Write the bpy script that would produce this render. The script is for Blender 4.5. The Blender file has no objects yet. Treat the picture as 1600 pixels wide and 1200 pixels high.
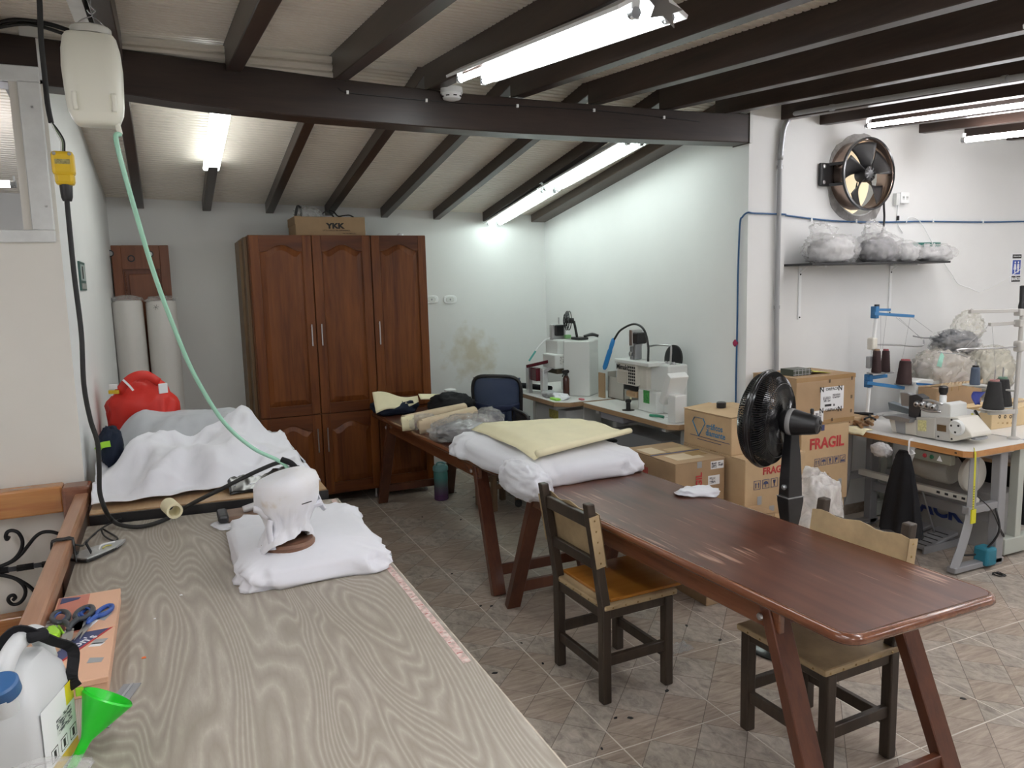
import bpy, math, random
from math import sin, cos, pi, radians
from mathutils import Vector, Matrix, noise

S = bpy.context.scene
COL = S.collection
random.seed(7)

# ---------------------------------------------------------------- camera, world, exposure
CAM_H, FPX = 1.92, 1188.0
YAW, PITCH, ROLL = radians(24.35), radians(-7.5), radians(-1.48)
_f = Vector((sin(YAW) * cos(PITCH), cos(YAW) * cos(PITCH), sin(PITCH)))
_r0 = Vector((cos(YAW), -sin(YAW), 0.0))
_u0 = _r0.cross(_f)
_r = cos(ROLL) * _r0 + sin(ROLL) * _u0
_u = -sin(ROLL) * _r0 + cos(ROLL) * _u0
_C = Vector((0, 0, CAM_H))
cam_data = bpy.data.cameras.new('camera')
cam_data.sensor_width = 36.0
cam_data.lens = 36.0 * FPX / 1600.0
cam_data.clip_start = 0.05
cam = bpy.data.objects.new('camera', cam_data)
COL.objects.link(cam)
M = Matrix.Identity(4)
for i in range(3):
    M[i][0], M[i][1], M[i][2], M[i][3] = _r[i], _u[i], -_f[i], _C[i]
cam.matrix_world = M
S.camera = cam

world = bpy.data.worlds.new('daylight')
S.world = world
world.use_nodes = True
bg = world.node_tree.nodes['Background']
bg.inputs[0].default_value = (0.86, 0.92, 1.0, 1)
bg.inputs[1].default_value = 4.0

S.view_settings.view_transform = 'Standard'
S.view_settings.look = 'None'
S.view_settings.gamma = 1.0
S.view_settings.exposure = 0.58
S.view_settings.use_curve_mapping = False
S.cycles.use_denoising = True
S.cycles.max_bounces = 8
S.cycles.diffuse_bounces = 5
S.cycles.transparent_max_bounces = 12
S.cycles.caustics_reflective = False
S.cycles.caustics_refractive = False
S.cycles.sample_clamp_indirect = 6.0

TUBE_POWER = 34.0       # emission of the fluorescent tubes

# ---------------------------------------------------------------- sight lines of the surveyed photograph
def _ray(x, y):
    return _f + (x - 800) / FPX * _r - (y - 600) / FPX * _u
def on_z(x, y, z):
    d = _ray(x, y); return _C + d * ((z - CAM_H) / d.z)
def on_y(x, y, Y):
    d = _ray(x, y); return _C + d * (Y / d.y)
def on_x(x, y, X):
    d = _ray(x, y); return _C + d * (X / d.x)

# ---------------------------------------------------------------- mesh builder
def V(*a):
    return Vector(a)

def frame_from_axis(axis, up=None):
    z = Vector(axis).normalized()
    up = Vector(up) if up is not None else (Vector((0, 0, 1)) if abs(z.z) < 0.95 else Vector((0, 1, 0)))
    x = up.cross(z).normalized()
    y = z.cross(x)
    m = Matrix.Identity(4)
    for i in range(3):
        m[i][0], m[i][1], m[i][2] = x[i], y[i], z[i]
    return m

def catmull(pts, sub=8):
    P = [Vector(p) for p in pts]
    if len(P) < 3 or sub <= 1:
        return P
    out = []
    for i in range(len(P) - 1):
        p0 = P[i - 1] if i else P[0] * 2 - P[1]
        p1, p2 = P[i], P[i + 1]
        p3 = P[i + 2] if i + 2 < len(P) else P[-1] * 2 - P[-2]
        for k in range(sub):
            t = k / sub
            out.append(0.5 * ((2 * p1) + (p2 - p0) * t + (2 * p0 - 5 * p1 + 4 * p2 - p3) * t * t + (3 * p1 - p0 - 3 * p2 + p3) * t ** 3))
    out.append(P[-1])
    return out

class MB:
    def __init__(s):
        s.v, s.f, s.m = [], [], []
        s.cur = 0
    def add(s, vs, fs):
        o = len(s.v)
        s.v += [Vector(v) for v in vs]
        s.f += [tuple(i + o for i in f) for f in fs]
        s.m += [s.cur] * len(fs)
        return s
    def bb(s, x0, x1, y0, y1, z0, z1):
        return s.add([(x0, y0, z0), (x1, y0, z0), (x1, y1, z0), (x0, y1, z0), (x0, y0, z1), (x1, y0, z1), (x1, y1, z1), (x0, y1, z1)],
                     [(0, 3, 2, 1), (4, 5, 6, 7), (0, 1, 5, 4), (1, 2, 6, 5), (2, 3, 7, 6), (3, 0, 4, 7)])
    def box(s, c, d, rz=0.0, mat=None):
        m = mat if mat is not None else Matrix.Rotation(rz, 4, 'Z')
        x, y, z = d[0] / 2, d[1] / 2, d[2] / 2
        vs = [Vector(c) + (m @ Vector(p)) for p in [(-x, -y, -z), (x, -y, -z), (x, y, -z), (-x, y, -z), (-x, -y, z), (x, -y, z), (x, y, z), (-x, y, z)]]
        return s.add(vs, [(0, 3, 2, 1), (4, 5, 6, 7), (0, 1, 5, 4), (1, 2, 6, 5), (2, 3, 7, 6), (3, 0, 4, 7)])
    def bar(s, p0, p1, w, h, up=(0, 0, 1), w1=None, h1=None):
        p0, p1 = Vector(p0), Vector(p1)
        m = frame_from_axis(p1 - p0, up)
        x, y = m.to_3x3() @ Vector((1, 0, 0)), m.to_3x3() @ Vector((0, 1, 0))
        w1, h1 = w1 or w, h1 or h
        vs = []
        for p, a, b in ((p0, w, h), (p1, w1, h1)):
            vs += [p - x * a / 2 - y * b / 2, p + x * a / 2 - y * b / 2, p + x * a / 2 + y * b / 2, p - x * a / 2 + y * b / 2]
        return s.add(vs, [(0, 3, 2, 1), (4, 5, 6, 7), (0, 1, 5, 4), (1, 2, 6, 5), (2, 3, 7, 6), (3, 0, 4, 7)])
    def post(s, pts, ws):
        vs = []
        for p, w in zip(pts, ws):
            h = w / 2; vs += [(p[0] - h, p[1] - h, p[2]), (p[0] + h, p[1] - h, p[2]), (p[0] + h, p[1] + h, p[2]), (p[0] - h, p[1] + h, p[2])]
        n = len(pts)
        return s.add(vs, [(3, 2, 1, 0), (4 * n - 4, 4 * n - 3, 4 * n - 2, 4 * n - 1)] + [(4 * k + j, 4 * k + (j + 1) % 4, 4 * k + 4 + (j + 1) % 4, 4 * k + 4 + j) for k in range(n - 1) for j in range(4)])
    def tube(s, pts, r, n=8, sub=6, flat=1.0, closed=False):
        P = catmull(pts, sub)
        if closed: P = P[:-1]
        k = len(P)
        rr = r if hasattr(r, '__len__') else None
        vs, fs = [], []
        prev = None
        for i, p in enumerate(P):
            if closed: t = P[(i + 1) % k] - P[i - 1]
            else: t = (P[min(i + 1, k - 1)] - P[max(i - 1, 0)])
            if t.length < 1e-9: t = Vector((0, 0, 1))
            t.normalize()
            if prev is None:
                x = frame_from_axis(t).to_3x3() @ Vector((1, 0, 0))
            else:
                x = prev - t * prev.dot(t)
                if x.length < 1e-6: x = frame_from_axis(t).to_3x3() @ Vector((1, 0, 0))
            x.normalize(); prev = x
            y = t.cross(x)
            if rr:
                q = i / max(1, k - 1) * (len(rr) - 1); a = int(q); b = min(a + 1, len(rr) - 1)
                R = rr[a] + (rr[b] - rr[a]) * (q - a)
            else: R = r
            for j in range(n):
                a = 2 * pi * j / n
                vs.append(p + x * cos(a) * R + y * sin(a) * R * flat)
        for i in range(k if closed else k - 1):
            for j in range(n):
                i2 = (i + 1) % k
                fs.append((i * n + j, i * n + (j + 1) % n, i2 * n + (j + 1) % n, i2 * n + j))
        if not closed:
            fs.append(tuple(range(n - 1, -1, -1)))
            fs.append(tuple((k - 1) * n + j for j in range(n)))
        return s.add(vs, fs)
    def lathe(s, prof, n=24, c=(0, 0, 0), axis=(0, 0, 1), sx=1.0, sy=1.0, cap=True):
        m = frame_from_axis(axis).to_3x3() if tuple(axis) != (0, 0, 1) else Matrix.Identity(3)
        c = Vector(c); vs, fs = [], []
        k = len(prof)
        for r, z in prof:
            for j in range(n):
                a = 2 * pi * j / n
                vs.append(c + m @ Vector((r * cos(a) * sx, r * sin(a) * sy, z)))
        for i in range(k - 1):
            for j in range(n):
                fs.append((i * n + j, i * n + (j + 1) % n, (i + 1) * n + (j + 1) % n, (i + 1) * n + j))
        if cap:
            fs.append(tuple(range(n - 1, -1, -1)))
            fs.append(tuple((k - 1) * n + j for j in range(n)))
        return s.add(vs, fs)
    def cyl(s, p0, p1, r, r1=None, n=16):
        p0, p1 = Vector(p0), Vector(p1)
        return s.lathe([(r, 0), (r1 if r1 is not None else r, (p1 - p0).length)], n, p0, tuple((p1 - p0).normalized()))
    def prism(s, poly, d, m=None):
        """poly: 2-D points (x, y), extruded d along local z, placed by matrix m"""
        m = m or Matrix.Identity(4)
        n = len(poly)
        vs = [m @ Vector((p[0], p[1], 0)) for p in poly] + [m @ Vector((p[0], p[1], d)) for p in poly]
        return s.add(vs, [tuple(range(n - 1, -1, -1)), tuple(range(n, 2 * n))] + [(i, (i + 1) % n, n + (i + 1) % n, n + i) for i in range(n)])
    def grid(s, nu, nv, fn, wrap=False):
        vs = [fn(i / nu, j / nv) for j in range(nv + 1) for i in range(nu + 1)]
        w = nu + 1
        return s.add(vs, [(j * w + i, j * w + i + 1, (j + 1) * w + i + 1, (j + 1) * w + i) for j in range(nv) for i in range(nu)])
    def mesh(s, name, mats, off=None):
        me = bpy.data.meshes.new(name)
        me.from_pydata([tuple(v) for v in s.v], [], s.f)
        for m in (mats if isinstance(mats, (list, tuple)) else [mats]): me.materials.append(m)
        if any(s.m):
            me.polygons.foreach_set('material_index', s.m)
        me.update()
        return me
    def build(s, name, mats, parent=None, smooth=False, bevel=0.0, seg=2, solid=0.0, subd=0, local=False, **tags):
        if parent is not None and not local:
            inv = world_matrix(parent).inverted()
            s.v = [inv @ v for v in s.v]
        me = s.mesh(name, mats)
        o = bpy.data.objects.new(name, me)
        COL.objects.link(o)
        o.parent = parent
        if smooth is True:
            me.polygons.foreach_set('use_smooth', [True] * len(me.polygons))
        elif smooth:
            me.polygons.foreach_set('use_smooth', [True] * len(me.polygons))
            me.set_sharp_from_angle(angle=radians(smooth))
        if solid:
            q = o.modifiers.new('solid', 'SOLIDIFY'); q.thickness = solid; q.offset = 0
        if bevel:
            q = o.modifiers.new('bevel', 'BEVEL'); q.width = bevel; q.segments = seg; q.limit_method = 'ANGLE'; q.angle_limit = radians(40)
        if subd:
            q = o.modifiers.new('sub', 'SUBSURF'); q.levels = q.render_levels = subd
        for k, v in tags.items(): o[k] = v
        return o

def fbm(p, oct=3):
    a, f, r = 1.0, 1.0, 0.0
    for _ in range(oct):
        r += a * noise.noise(Vector(p) * f); a *= 0.5; f *= 2.1
    return r
def crease(p, oct=3):
    a, f, r = 1.0, 1.0, 0.0
    for _ in range(oct):
        r += a * (1 - abs(noise.noise(Vector(p) * f)) * 2); a *= 0.5; f *= 2.0
    return r
def spow(x, e):
    return math.copysign(abs(x) ** e, x)
def blob(c, r, seed=0, p=2.4, amp=0.10, freq=2.2, cr=0.06, nu=40, nv=24, zmin=None, lean=(0, 0), pinch=0.0, rz=0.0):
    """lumpy closed bag or bundle: superellipsoid with lumps and creases; pinch draws the top together"""
    c = Vector(c); e = 2 / p; b = MB(); vs = []
    sd = seed * 7.31
    for j in range(nv + 1):
        ph = -pi / 2 + pi * j / nv
        for i in range(nu):
            th = 2 * pi * i / nu
            d = Vector((spow(cos(ph), e) * spow(cos(th), e), spow(cos(ph), e) * spow(sin(th), e), spow(sin(ph), e)))
            n = Vector((cos(ph) * cos(th), cos(ph) * sin(th), sin(ph)))
            k = 1 + amp * fbm(n * freq + Vector((sd, sd * 0.3, 0))) + cr * (crease(n * freq * 1.6 + Vector((0, sd, sd))) - 0.9)
            q = Vector((d.x * r[0], d.y * r[1], d.z * r[2])) * k
            t = (sin(ph) + 1) / 2
            if pinch and t > 0.6:
                f = 1 - pinch * ((t - 0.6) / 0.4) ** 1.2; q.x *= f; q.y *= f
            q.x += lean[0] * t; q.y += lean[1] * t
            if rz: q = Matrix.Rotation(rz, 3, 'Z') @ q
            q += c
            if zmin is not None and q.z < zmin: q.z = zmin + 0.0005
            vs.append(q)
    b.add(vs, [(j * nu + i, j * nu + (i + 1) % nu, (j + 1) * nu + (i + 1) % nu, (j + 1) * nu + i) for j in range(nv) for i in range(nu)])
    return b
def pad(c, sx, sy, h, seed=0, p=6.0, rnd=0.45, amp=0.01, freq=6.0, rz=0.0, nu=72, folds=0.0, dome=0.25, skew=0.0):
    """soft slab lying on z = c.z: rounded outline, rounded shoulder, creased sides"""
    c = Vector(c); b = MB(); vs = []
    rings = [(0.0, 1.0), (0.25, 1.0), (0.5, 0.99), (0.7, 0.97), (0.82, 0.93), (0.90, 0.86), (0.96, 0.72), (0.99, 0.5), (1.0, 0.3), (0.995, 0.12), (0.985, 0.0)]
    R = Matrix.Rotation(rz, 3, 'Z'); sd = seed * 3.7
    for s_, zz in rings:
        for i in range(nu):
            a = 2 * pi * i / nu
            d = Vector((spow(cos(a), 2 / p), spow(sin(a), 2 / p), 0))
            q = Vector((d.x * sx / 2 * s_, d.y * sy / 2 * s_, 0))
            z = h * (zz * (1 - dome) + dome * zz * (1 - s_ ** 2 * 0.7))
            nn = fbm((q.x * freq + sd, q.y * freq, sd), 3)
            z += amp * nn * min(1, zz * 1.5)
            if folds:
                f = folds * (crease((q.x * 9 + sd, q.y * 9, zz * 1.5), 2) - 0.7) * (s_ ** 3)
                q += d * f * 0.6; z += f * 0.25 * zz
            q.x += skew * q.y
            vs.append(c + R @ q + Vector((0, 0, max(0.0, z))))
    n = len(rings)
    b.add(vs, [(j * nu + i, (j + 1) * nu + i, (j + 1) * nu + (i + 1) % nu, j * nu + (i + 1) % nu) for j in range(n - 1) for i in range(nu)] + [tuple((n - 1) * nu + i for i in range(nu - 1, -1, -1))])
    return b
def slab_x(pix, X, dx):
    P = [on_x(x, y, X) for x, y in pix]; n = len(P); b = MB()
    return b.add(P + [q + Vector((dx, 0, 0)) for q in P], [tuple(range(n - 1, -1, -1)), tuple(range(n, 2 * n))] + [(i, (i + 1) % n, n + (i + 1) % n, n + i) for i in range(n)])
def slab_y(pix, Y, dy):
    P = [on_y(x, y, Y) for x, y in pix]; n = len(P); b = MB()
    return b.add(P + [q + Vector((0, dy, 0)) for q in P], [tuple(range(n - 1, -1, -1)), tuple(range(n, 2 * n))] + [(i, (i + 1) % n, n + (i + 1) % n, n + i) for i in range(n)])

def world_matrix(o):
    m = Matrix.Identity(4)
    while o is not None:
        m = o.matrix_basis @ m
        o = o.parent
    return m

def thing(name, label, cat, loc=(0, 0, 0), rz=0.0, group=None):
    o = bpy.data.objects.new(name, None)
    COL.objects.link(o)
    o.empty_display_size = 0.05
    o.location = loc
    o.rotation_euler = (0, 0, rz)
    o['label'] = label
    o['category'] = cat
    if group: o['group'] = group
    return o

def tag(o, label, cat, group=None, kind=None):
    o['label'] = label; o['category'] = cat
    if group: o['group'] = group
    if kind: o['kind'] = kind
    return o

def struct(name, label=None):
    o = bpy.data.objects.new(name, None)
    COL.objects.link(o)
    o['kind'] = 'structure'
    if label: o['label'] = label
    return o

def dup(root, loc, rz, label=None, group=None, skip=()):
    r = root.copy(); COL.objects.link(r); r.location = loc; r.rotation_euler = (0, 0, rz)
    if label: r['label'] = label
    if group: r['group'] = group
    for ch in list(root.children):
        if ch.name.split('.')[0] in skip: continue
        c = ch.copy(); COL.objects.link(c); c.parent = r
        for g in list(ch.children):
            d = g.copy(); COL.objects.link(d); d.parent = c
    return r

FACE = {'-y': Matrix.Rotation(pi / 2, 4, 'X'),
        '-x': Matrix.Rotation(-pi / 2, 4, 'Z') @ Matrix.Rotation(pi / 2, 4, 'X'),
        '+x': Matrix.Rotation(pi / 2, 4, 'Z') @ Matrix.Rotation(pi / 2, 4, 'X'),
        'up': Matrix.Identity(4)}

def text(body, size, loc, face, mat, parent, name='lettering', align='CENTER', spin=0.0, depth=0.0006, sx=1.0, bold=0.0, label=None):
    cu = bpy.data.curves.new(name, 'FONT')
    cu.body = body; cu.size = size; cu.align_x = align; cu.align_y = 'CENTER'
    cu.extrude = depth; cu.resolution_u = 3; cu.offset = bold
    cu.materials.append(mat)
    tmp = bpy.data.objects.new(name, cu)
    me = bpy.data.meshes.new_from_object(tmp)
    bpy.data.objects.remove(tmp); bpy.data.curves.remove(cu)
    if not me.materials: me.materials.append(mat)
    o = bpy.data.objects.new(name, me)
    COL.objects.link(o)
    rot = FACE[face] if isinstance(face, str) else face
    m = Matrix.Translation(Vector(loc)) @ rot @ Matrix.Rotation(spin, 4, 'Z') @ Matrix.Diagonal((sx, 1, 1, 1))
    o.parent = parent
    o.matrix_basis = (world_matrix(parent).inverted() @ m) if parent is not None else m
    if label: o['label'] = label
    return o

# ---------------------------------------------------------------- materials
_MATS = {}
class NT:
    def __init__(s, name):
        s.mat = bpy.data.materials.new(name)
        s.mat.use_nodes = True
        s.t = s.mat.node_tree
        s.b = s.t.nodes['Principled BSDF']
        s.out = s.t.nodes['Material Output']
    def n(s, typ, **kw):
        q = s.t.nodes.new(typ)
        for k, v in kw.items():
            if k in ('operation', 'blend_type', 'data_type', 'wave_type', 'bands_direction', 'wave_profile', 'feature', 'distance', 'noise_dimensions', 'interpolation', 'rings_direction', 'clamp', 'invert'):
                setattr(q, k, v)
            else:
                q.inputs[k].default_value = v
        return q
    def l(s, a, b):
        s.t.links.new(a, b)
    def obj(s, scale=(1, 1, 1), rot=(0, 0, 0), world=False):
        if world:
            tc = s.n('ShaderNodeNewGeometry').outputs['Position']
        else:
            tc = s.n('ShaderNodeTexCoord').outputs['Object']
        mp = s.n('ShaderNodeMapping', Scale=scale, Rotation=rot)
        s.l(tc, mp.inputs['Vector'])
        return mp.outputs['Vector']
    def ramp(s, fac, stops, interp='LINEAR'):
        q = s.n('ShaderNodeValToRGB')
        q.color_ramp.interpolation = interp
        e = q.color_ramp.elements
        while len(e) < len(stops): e.new(0.5)
        for i, (p, c) in enumerate(stops):
            e[i].position = p; e[i].color = (*c, 1)
        s.l(fac, q.inputs['Fac'])
        return q.outputs['Color']
    def bump(s, h, strength=0.3, dist=0.01):
        q = s.n('ShaderNodeBump', Strength=strength, Distance=dist)
        s.l(h, q.inputs['Height'])
        s.l(q.outputs['Normal'], s.b.inputs['Normal'])
    def set(s, **kw):
        for k, v in kw.items():
            s.b.inputs[k.replace('_', ' ')].default_value = v
        return s

def mat(name, c, rough=0.5, metal=0.0, var=0.0, scale=6.0, bump=0.0, bscale=60.0, stretch=(1, 1, 1), alpha=1.0, trans=0.0, coat=0.0, emit=0.0, sss=0.0, spec=0.5, sheen=0.0, world=False):
    if name in _MATS: return _MATS[name]
    t = NT(name)
    t.set(Base_Color=(*c, 1), Roughness=rough, Metallic=metal, Alpha=alpha, Transmission_Weight=trans, Coat_Weight=coat, Specular_IOR_Level=spec, Sheen_Weight=sheen)
    if sss:
        t.set(Subsurface_Weight=sss, Subsurface_Radius=(0.05, 0.05, 0.05))
    if emit:
        t.set(Emission_Color=(*c, 1), Emission_Strength=emit)
    vec = None
    if var:
        vec = t.obj(stretch, world=world)
        nz = t.n('ShaderNodeTexNoise', Scale=scale, Detail=5.0, Roughness=0.6)
        t.l(vec, nz.inputs['Vector'])
        lo = [max(0, x * (1 - var)) for x in c]; hi = [min(1, x * (1 + var)) for x in c]
        t.l(t.ramp(nz.outputs['Fac'], [(0.3, lo), (0.7, hi)]), t.b.inputs['Base Color'])
    if bump:
        vec = vec or t.obj(stretch)
        nb = t.n('ShaderNodeTexNoise', Scale=bscale, Detail=4.0)
        t.l(vec, nb.inputs['Vector'])
        t.bump(nb.outputs['Fac'], bump, 0.004)
    _MATS[name] = t.mat
    return t.mat

def wood(name, dark, light, rough=0.35, scale=(1, 1, 1), freq=6.0, dist=3.0, coat=0.0, axis='Y', spec=0.5, bump=0.08):
    """grain running along the given local axis"""
    t = NT(name)
    k = {'X': (0.08, 1, 1), 'Y': (1, 0.08, 1), 'Z': (1, 1, 0.08)}[axis]
    vec = t.obj((k[0] * scale[0], k[1] * scale[1], k[2] * scale[2]))
    n1 = t.n('ShaderNodeTexNoise', Scale=freq * 2.2, Detail=6.0, Roughness=0.65, Distortion=dist * 0.15)
    t.l(vec, n1.inputs['Vector'])
    n2 = t.n('ShaderNodeTexNoise', Scale=freq * 14, Detail=3.0)
    t.l(vec, n2.inputs['Vector'])
    mx = t.n('ShaderNodeMath', operation='MULTIPLY_ADD')
    t.l(n2.outputs['Fac'], mx.inputs[0]); mx.inputs[1].default_value = 0.35
    t.l(n1.outputs['Fac'], mx.inputs[2])
    mid = [(a + b) / 2 for a, b in zip(dark, light)]
    t.l(t.ramp(mx.outputs[0], [(0.45, dark), (0.66, mid), (0.9, light)]), t.b.inputs['Base Color'])
    t.set(Roughness=rough, Coat_Weight=coat, Coat_Roughness=0.15, Specular_IOR_Level=spec)
    if bump: t.bump(mx.outputs[0], bump, 0.003)
    return t.mat

def emission(name, c, strength):
    t = NT(name)
    e = t.n('ShaderNodeEmission', Color=(*c, 1), Strength=strength)
    t.l(e.outputs[0], t.out.inputs['Surface'])
    return t.mat

# --- setting
def wall_paint(name, c, stain=None):
    t = NT(name)
    vec = t.obj((1, 1, 1), world=True)
    a = t.n('ShaderNodeTexNoise', Scale=1.3, Detail=4.0, Roughness=0.6)
    t.l(vec, a.inputs['Vector'])
    b = t.n('ShaderNodeTexNoise', Scale=220.0, Detail=2.0)
    t.l(vec, b.inputs['Vector'])
    base = t.ramp(a.outputs['Fac'], [(0.3, [x * 0.95 for x in c]), (0.7, c)])
    if stain:      # a yellowed grease stain where the chair backs rub the wall
        dv = t.n('ShaderNodeVectorMath', operation='DISTANCE'); t.l(vec, dv.inputs[0]); dv.inputs[1].default_value = stain
        n3 = t.n('ShaderNodeTexNoise', Scale=9.0, Detail=5.0); t.l(vec, n3.inputs['Vector'])
        ma = t.n('ShaderNodeMath', operation='MULTIPLY_ADD'); t.l(n3.outputs['Fac'], ma.inputs[0]); ma.inputs[1].default_value = 0.55; t.l(dv.outputs['Value'], ma.inputs[2])
        mk = t.ramp(ma.outputs[0], [(0.34, (0.65, 0.65, 0.65)), (0.58, (0, 0, 0))])
        mx = t.n('ShaderNodeMix', data_type='RGBA'); t.l(mk, mx.inputs['Factor']); t.l(base, mx.inputs['A']); mx.inputs['B'].default_value = (0.50, 0.43, 0.28, 1)
        base = mx.outputs['Result']
    t.l(base, t.b.inputs['Base Color'])
    t.set(Roughness=0.62, Specular_IOR_Level=0.35)
    t.bump(b.outputs['Fac'], 0.06, 0.002)
    return t.mat

M_WALL = wall_paint('wall_paint_white', (0.80, 0.81, 0.80))
_st = on_y(738, 553, 7.4)
M_WALL_STAINED = wall_paint('wall_paint_stained', (0.80, 0.81, 0.80), (_st.x, _st.y, _st.z))
M_WALL2 = wall_paint('wall_paint_warm', (0.80, 0.78, 0.72))
M_BEAM = wood('dark_beam_wood', (0.016, 0.010, 0.008), (0.040, 0.024, 0.018), rough=0.42, axis='X', freq=5)
M_RAFTER = wood('dark_rafter_wood', (0.020, 0.012, 0.010), (0.048, 0.029, 0.022), rough=0.34, axis='Y', freq=5)
M_RAFTER_BROWN = wood('brown_rafter_wood', (0.055, 0.036, 0.028), (0.10, 0.07, 0.055), rough=0.45, axis='Y', freq=5)
M_CEIL = mat('corrugated_plastic', (0.85, 0.80, 0.71), 0.34, var=0.04, scale=2.0, spec=0.5)
M_ALU = mat('painted_aluminium', (0.72, 0.74, 0.73), 0.45, var=0.08, scale=9)
M_CONCRETE = mat('raw_concrete', (0.30, 0.29, 0.28), 0.9, var=0.35, scale=14, bump=0.5, bscale=50)
M_TUBE = emission('fluorescent_tube_glow', (0.985, 0.968, 1.0), TUBE_POWER)
M_TUBE_FAR = emission('greenish_tube_glow', (0.87, 1.0, 0.95), TUBE_POWER * 0.44)
M_TUBE_NEAR = emission('near_tube_glow', (0.96, 0.99, 1.0), TUBE_POWER * 0.5)
M_TUBE_DIM = emission('dim_diffuser_glow', (0.97, 1.0, 0.96), TUBE_POWER * 0.26)
M_REFLECTOR = mat('white_enamel_reflector', (0.86, 0.88, 0.88), 0.3)

def floor_material():
    t = NT('floor_tile_stone')
    pos = t.n('ShaderNodeNewGeometry').outputs['Position']
    sub = t.n('ShaderNodeVectorMath', operation='SUBTRACT'); sub.inputs[1].default_value = (1.59, 2.49, 0)
    t.l(pos, sub.inputs[0])
    sp = t.n('ShaderNodeSeparateXYZ'); t.l(sub.outputs[0], sp.inputs[0])
    cells = []
    for op in ('ADD', 'SUBTRACT'):
        a = t.n('ShaderNodeMath', operation=op); t.l(sp.outputs[0], a.inputs[0]); t.l(sp.outputs[1], a.inputs[1])
        b = t.n('ShaderNodeMath', operation='MULTIPLY_ADD'); t.l(a.outputs[0], b.inputs[0]); b.inputs[1].default_value = 1 / 0.27; b.inputs[2].default_value = 0.5
        c = t.n('ShaderNodeMath', operation='FLOOR'); t.l(b.outputs[0], c.inputs[0])
        cells.append(c.outputs[0])
    cb = t.n('ShaderNodeCombineXYZ'); t.l(cells[0], cb.inputs[0]); t.l(cells[1], cb.inputs[1])
    wn = t.n('ShaderNodeTexWhiteNoise'); t.l(cb.outputs[0], wn.inputs['Vector'])
    # streaks whose direction changes from piece to piece
    def streak(rot, sc):
        mp = t.n('ShaderNodeMapping', Scale=sc, Rotation=(0, 0, rot)); t.l(pos, mp.inputs['Vector'])
        off = t.n('ShaderNodeVectorMath', operation='ADD'); t.l(mp.outputs[0], off.inputs[0]); t.l(wn.outputs['Color'], off.inputs[1])
        q = t.n('ShaderNodeTexNoise', Scale=9.0, Detail=6.0, Roughness=0.68, Distortion=0.6); t.l(off.outputs[0], q.inputs['Vector'])
        return q.outputs['Fac']
    s1 = streak(radians(8), (0.7, 5.0, 1)); s2 = streak(radians(50), (2.6, 1.6, 1))
    pick = t.n('ShaderNodeMath', operation='GREATER_THAN'); t.l(wn.outputs['Value'], pick.inputs[0]); pick.inputs[1].default_value = 0.5
    tan = t.ramp(s1, [(0.28, (0.24, 0.187, 0.15)), (0.5, (0.395, 0.325, 0.265)), (0.75, (0.54, 0.46, 0.39))])
    gry = t.ramp(s2, [(0.28, (0.21, 0.183, 0.158)), (0.5, (0.41, 0.362, 0.312)), (0.75, (0.58, 0.52, 0.45))])
    mx = t.n('ShaderNodeMix', data_type='RGBA'); t.l(pick.outputs[0], mx.inputs['Factor']); t.l(gry, mx.inputs['A']); t.l(tan, mx.inputs['B'])
    # sole dirt and scuffs that lie on the floor itself
    d = t.n('ShaderNodeTexNoise', Scale=1.7, Detail=7.0, Roughness=0.7); t.l(pos, d.inputs['Vector'])
    dr = t.ramp(d.outputs['Fac'], [(0.35, (0.80, 0.79, 0.77)), (0.62, (1, 1, 1))])
    mm = t.n('ShaderNodeMix', data_type='RGBA', blend_type='MULTIPLY'); mm.inputs['Factor'].default_value = 1.0
    t.l(mx.outputs['Result'], mm.inputs['A']); t.l(dr, mm.inputs['B'])
    t.l(mm.outputs['Result'], t.b.inputs['Base Color'])
    t.set(Roughness=0.38, Specular_IOR_Level=0.45)
    t.bump(s2, 0.05, 0.003)
    return t.mat
M_TILE = floor_material()
M_GROOVE = mat('tile_groove_dirt', (0.16, 0.135, 0.115), 0.8)
M_GROUT = mat('pale_grout', (0.66, 0.62, 0.56), 0.85, var=0.2, scale=5, world=True)

# --- generic surfaces
M_BLACK = mat('black_plastic', (0.012, 0.012, 0.013), 0.38)
M_BLACK_GLOSS = mat('black_gloss_plastic', (0.010, 0.010, 0.011), 0.2)
M_RUBBER = mat('black_rubber', (0.014, 0.014, 0.014), 0.6)
M_IRON = mat('wrought_iron', (0.018, 0.018, 0.020), 0.45, metal=0.6)
M_STEEL = mat('steel', (0.55, 0.55, 0.56), 0.28, metal=1.0)
M_DULL = mat('dull_metal', (0.36, 0.37, 0.38), 0.45, metal=0.8)
M_WHITE_CLOTH = mat('white_cotton', (0.78, 0.79, 0.84), 0.85, var=0.03, scale=4, bump=0.12, bscale=25, sheen=0.2)
M_GREY_CLOTH = mat('pale_grey_cotton', (0.47, 0.49, 0.52), 0.85, var=0.05, scale=4, bump=0.12, bscale=25)
M_CREAM = mat('cream_pattern_paper', (0.80, 0.74, 0.50), 0.7, var=0.05, scale=5)
M_KRAFT = mat('kraft_paper', (0.55, 0.44, 0.30), 0.75, var=0.08, scale=6)
M_PAPER = mat('white_paper', (0.82, 0.83, 0.84), 0.7)
M_CARD = mat('corrugated_cardboard', (0.50, 0.355, 0.205), 0.8, var=0.08, scale=5)
M_CARD2 = mat('dull_cardboard', (0.36, 0.24, 0.135), 0.8, var=0.10, scale=5)
M_CARD_TAPE = mat('brown_packing_tape', (0.40, 0.27, 0.13), 0.25)
M_INK = mat('black_ink', (0.02, 0.02, 0.02), 0.7)
M_INK_RED = mat('red_ink', (0.42, 0.035, 0.035), 0.7)
M_INK_BLUE = mat('blue_ink', (0.03, 0.16, 0.32), 0.7)
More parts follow.
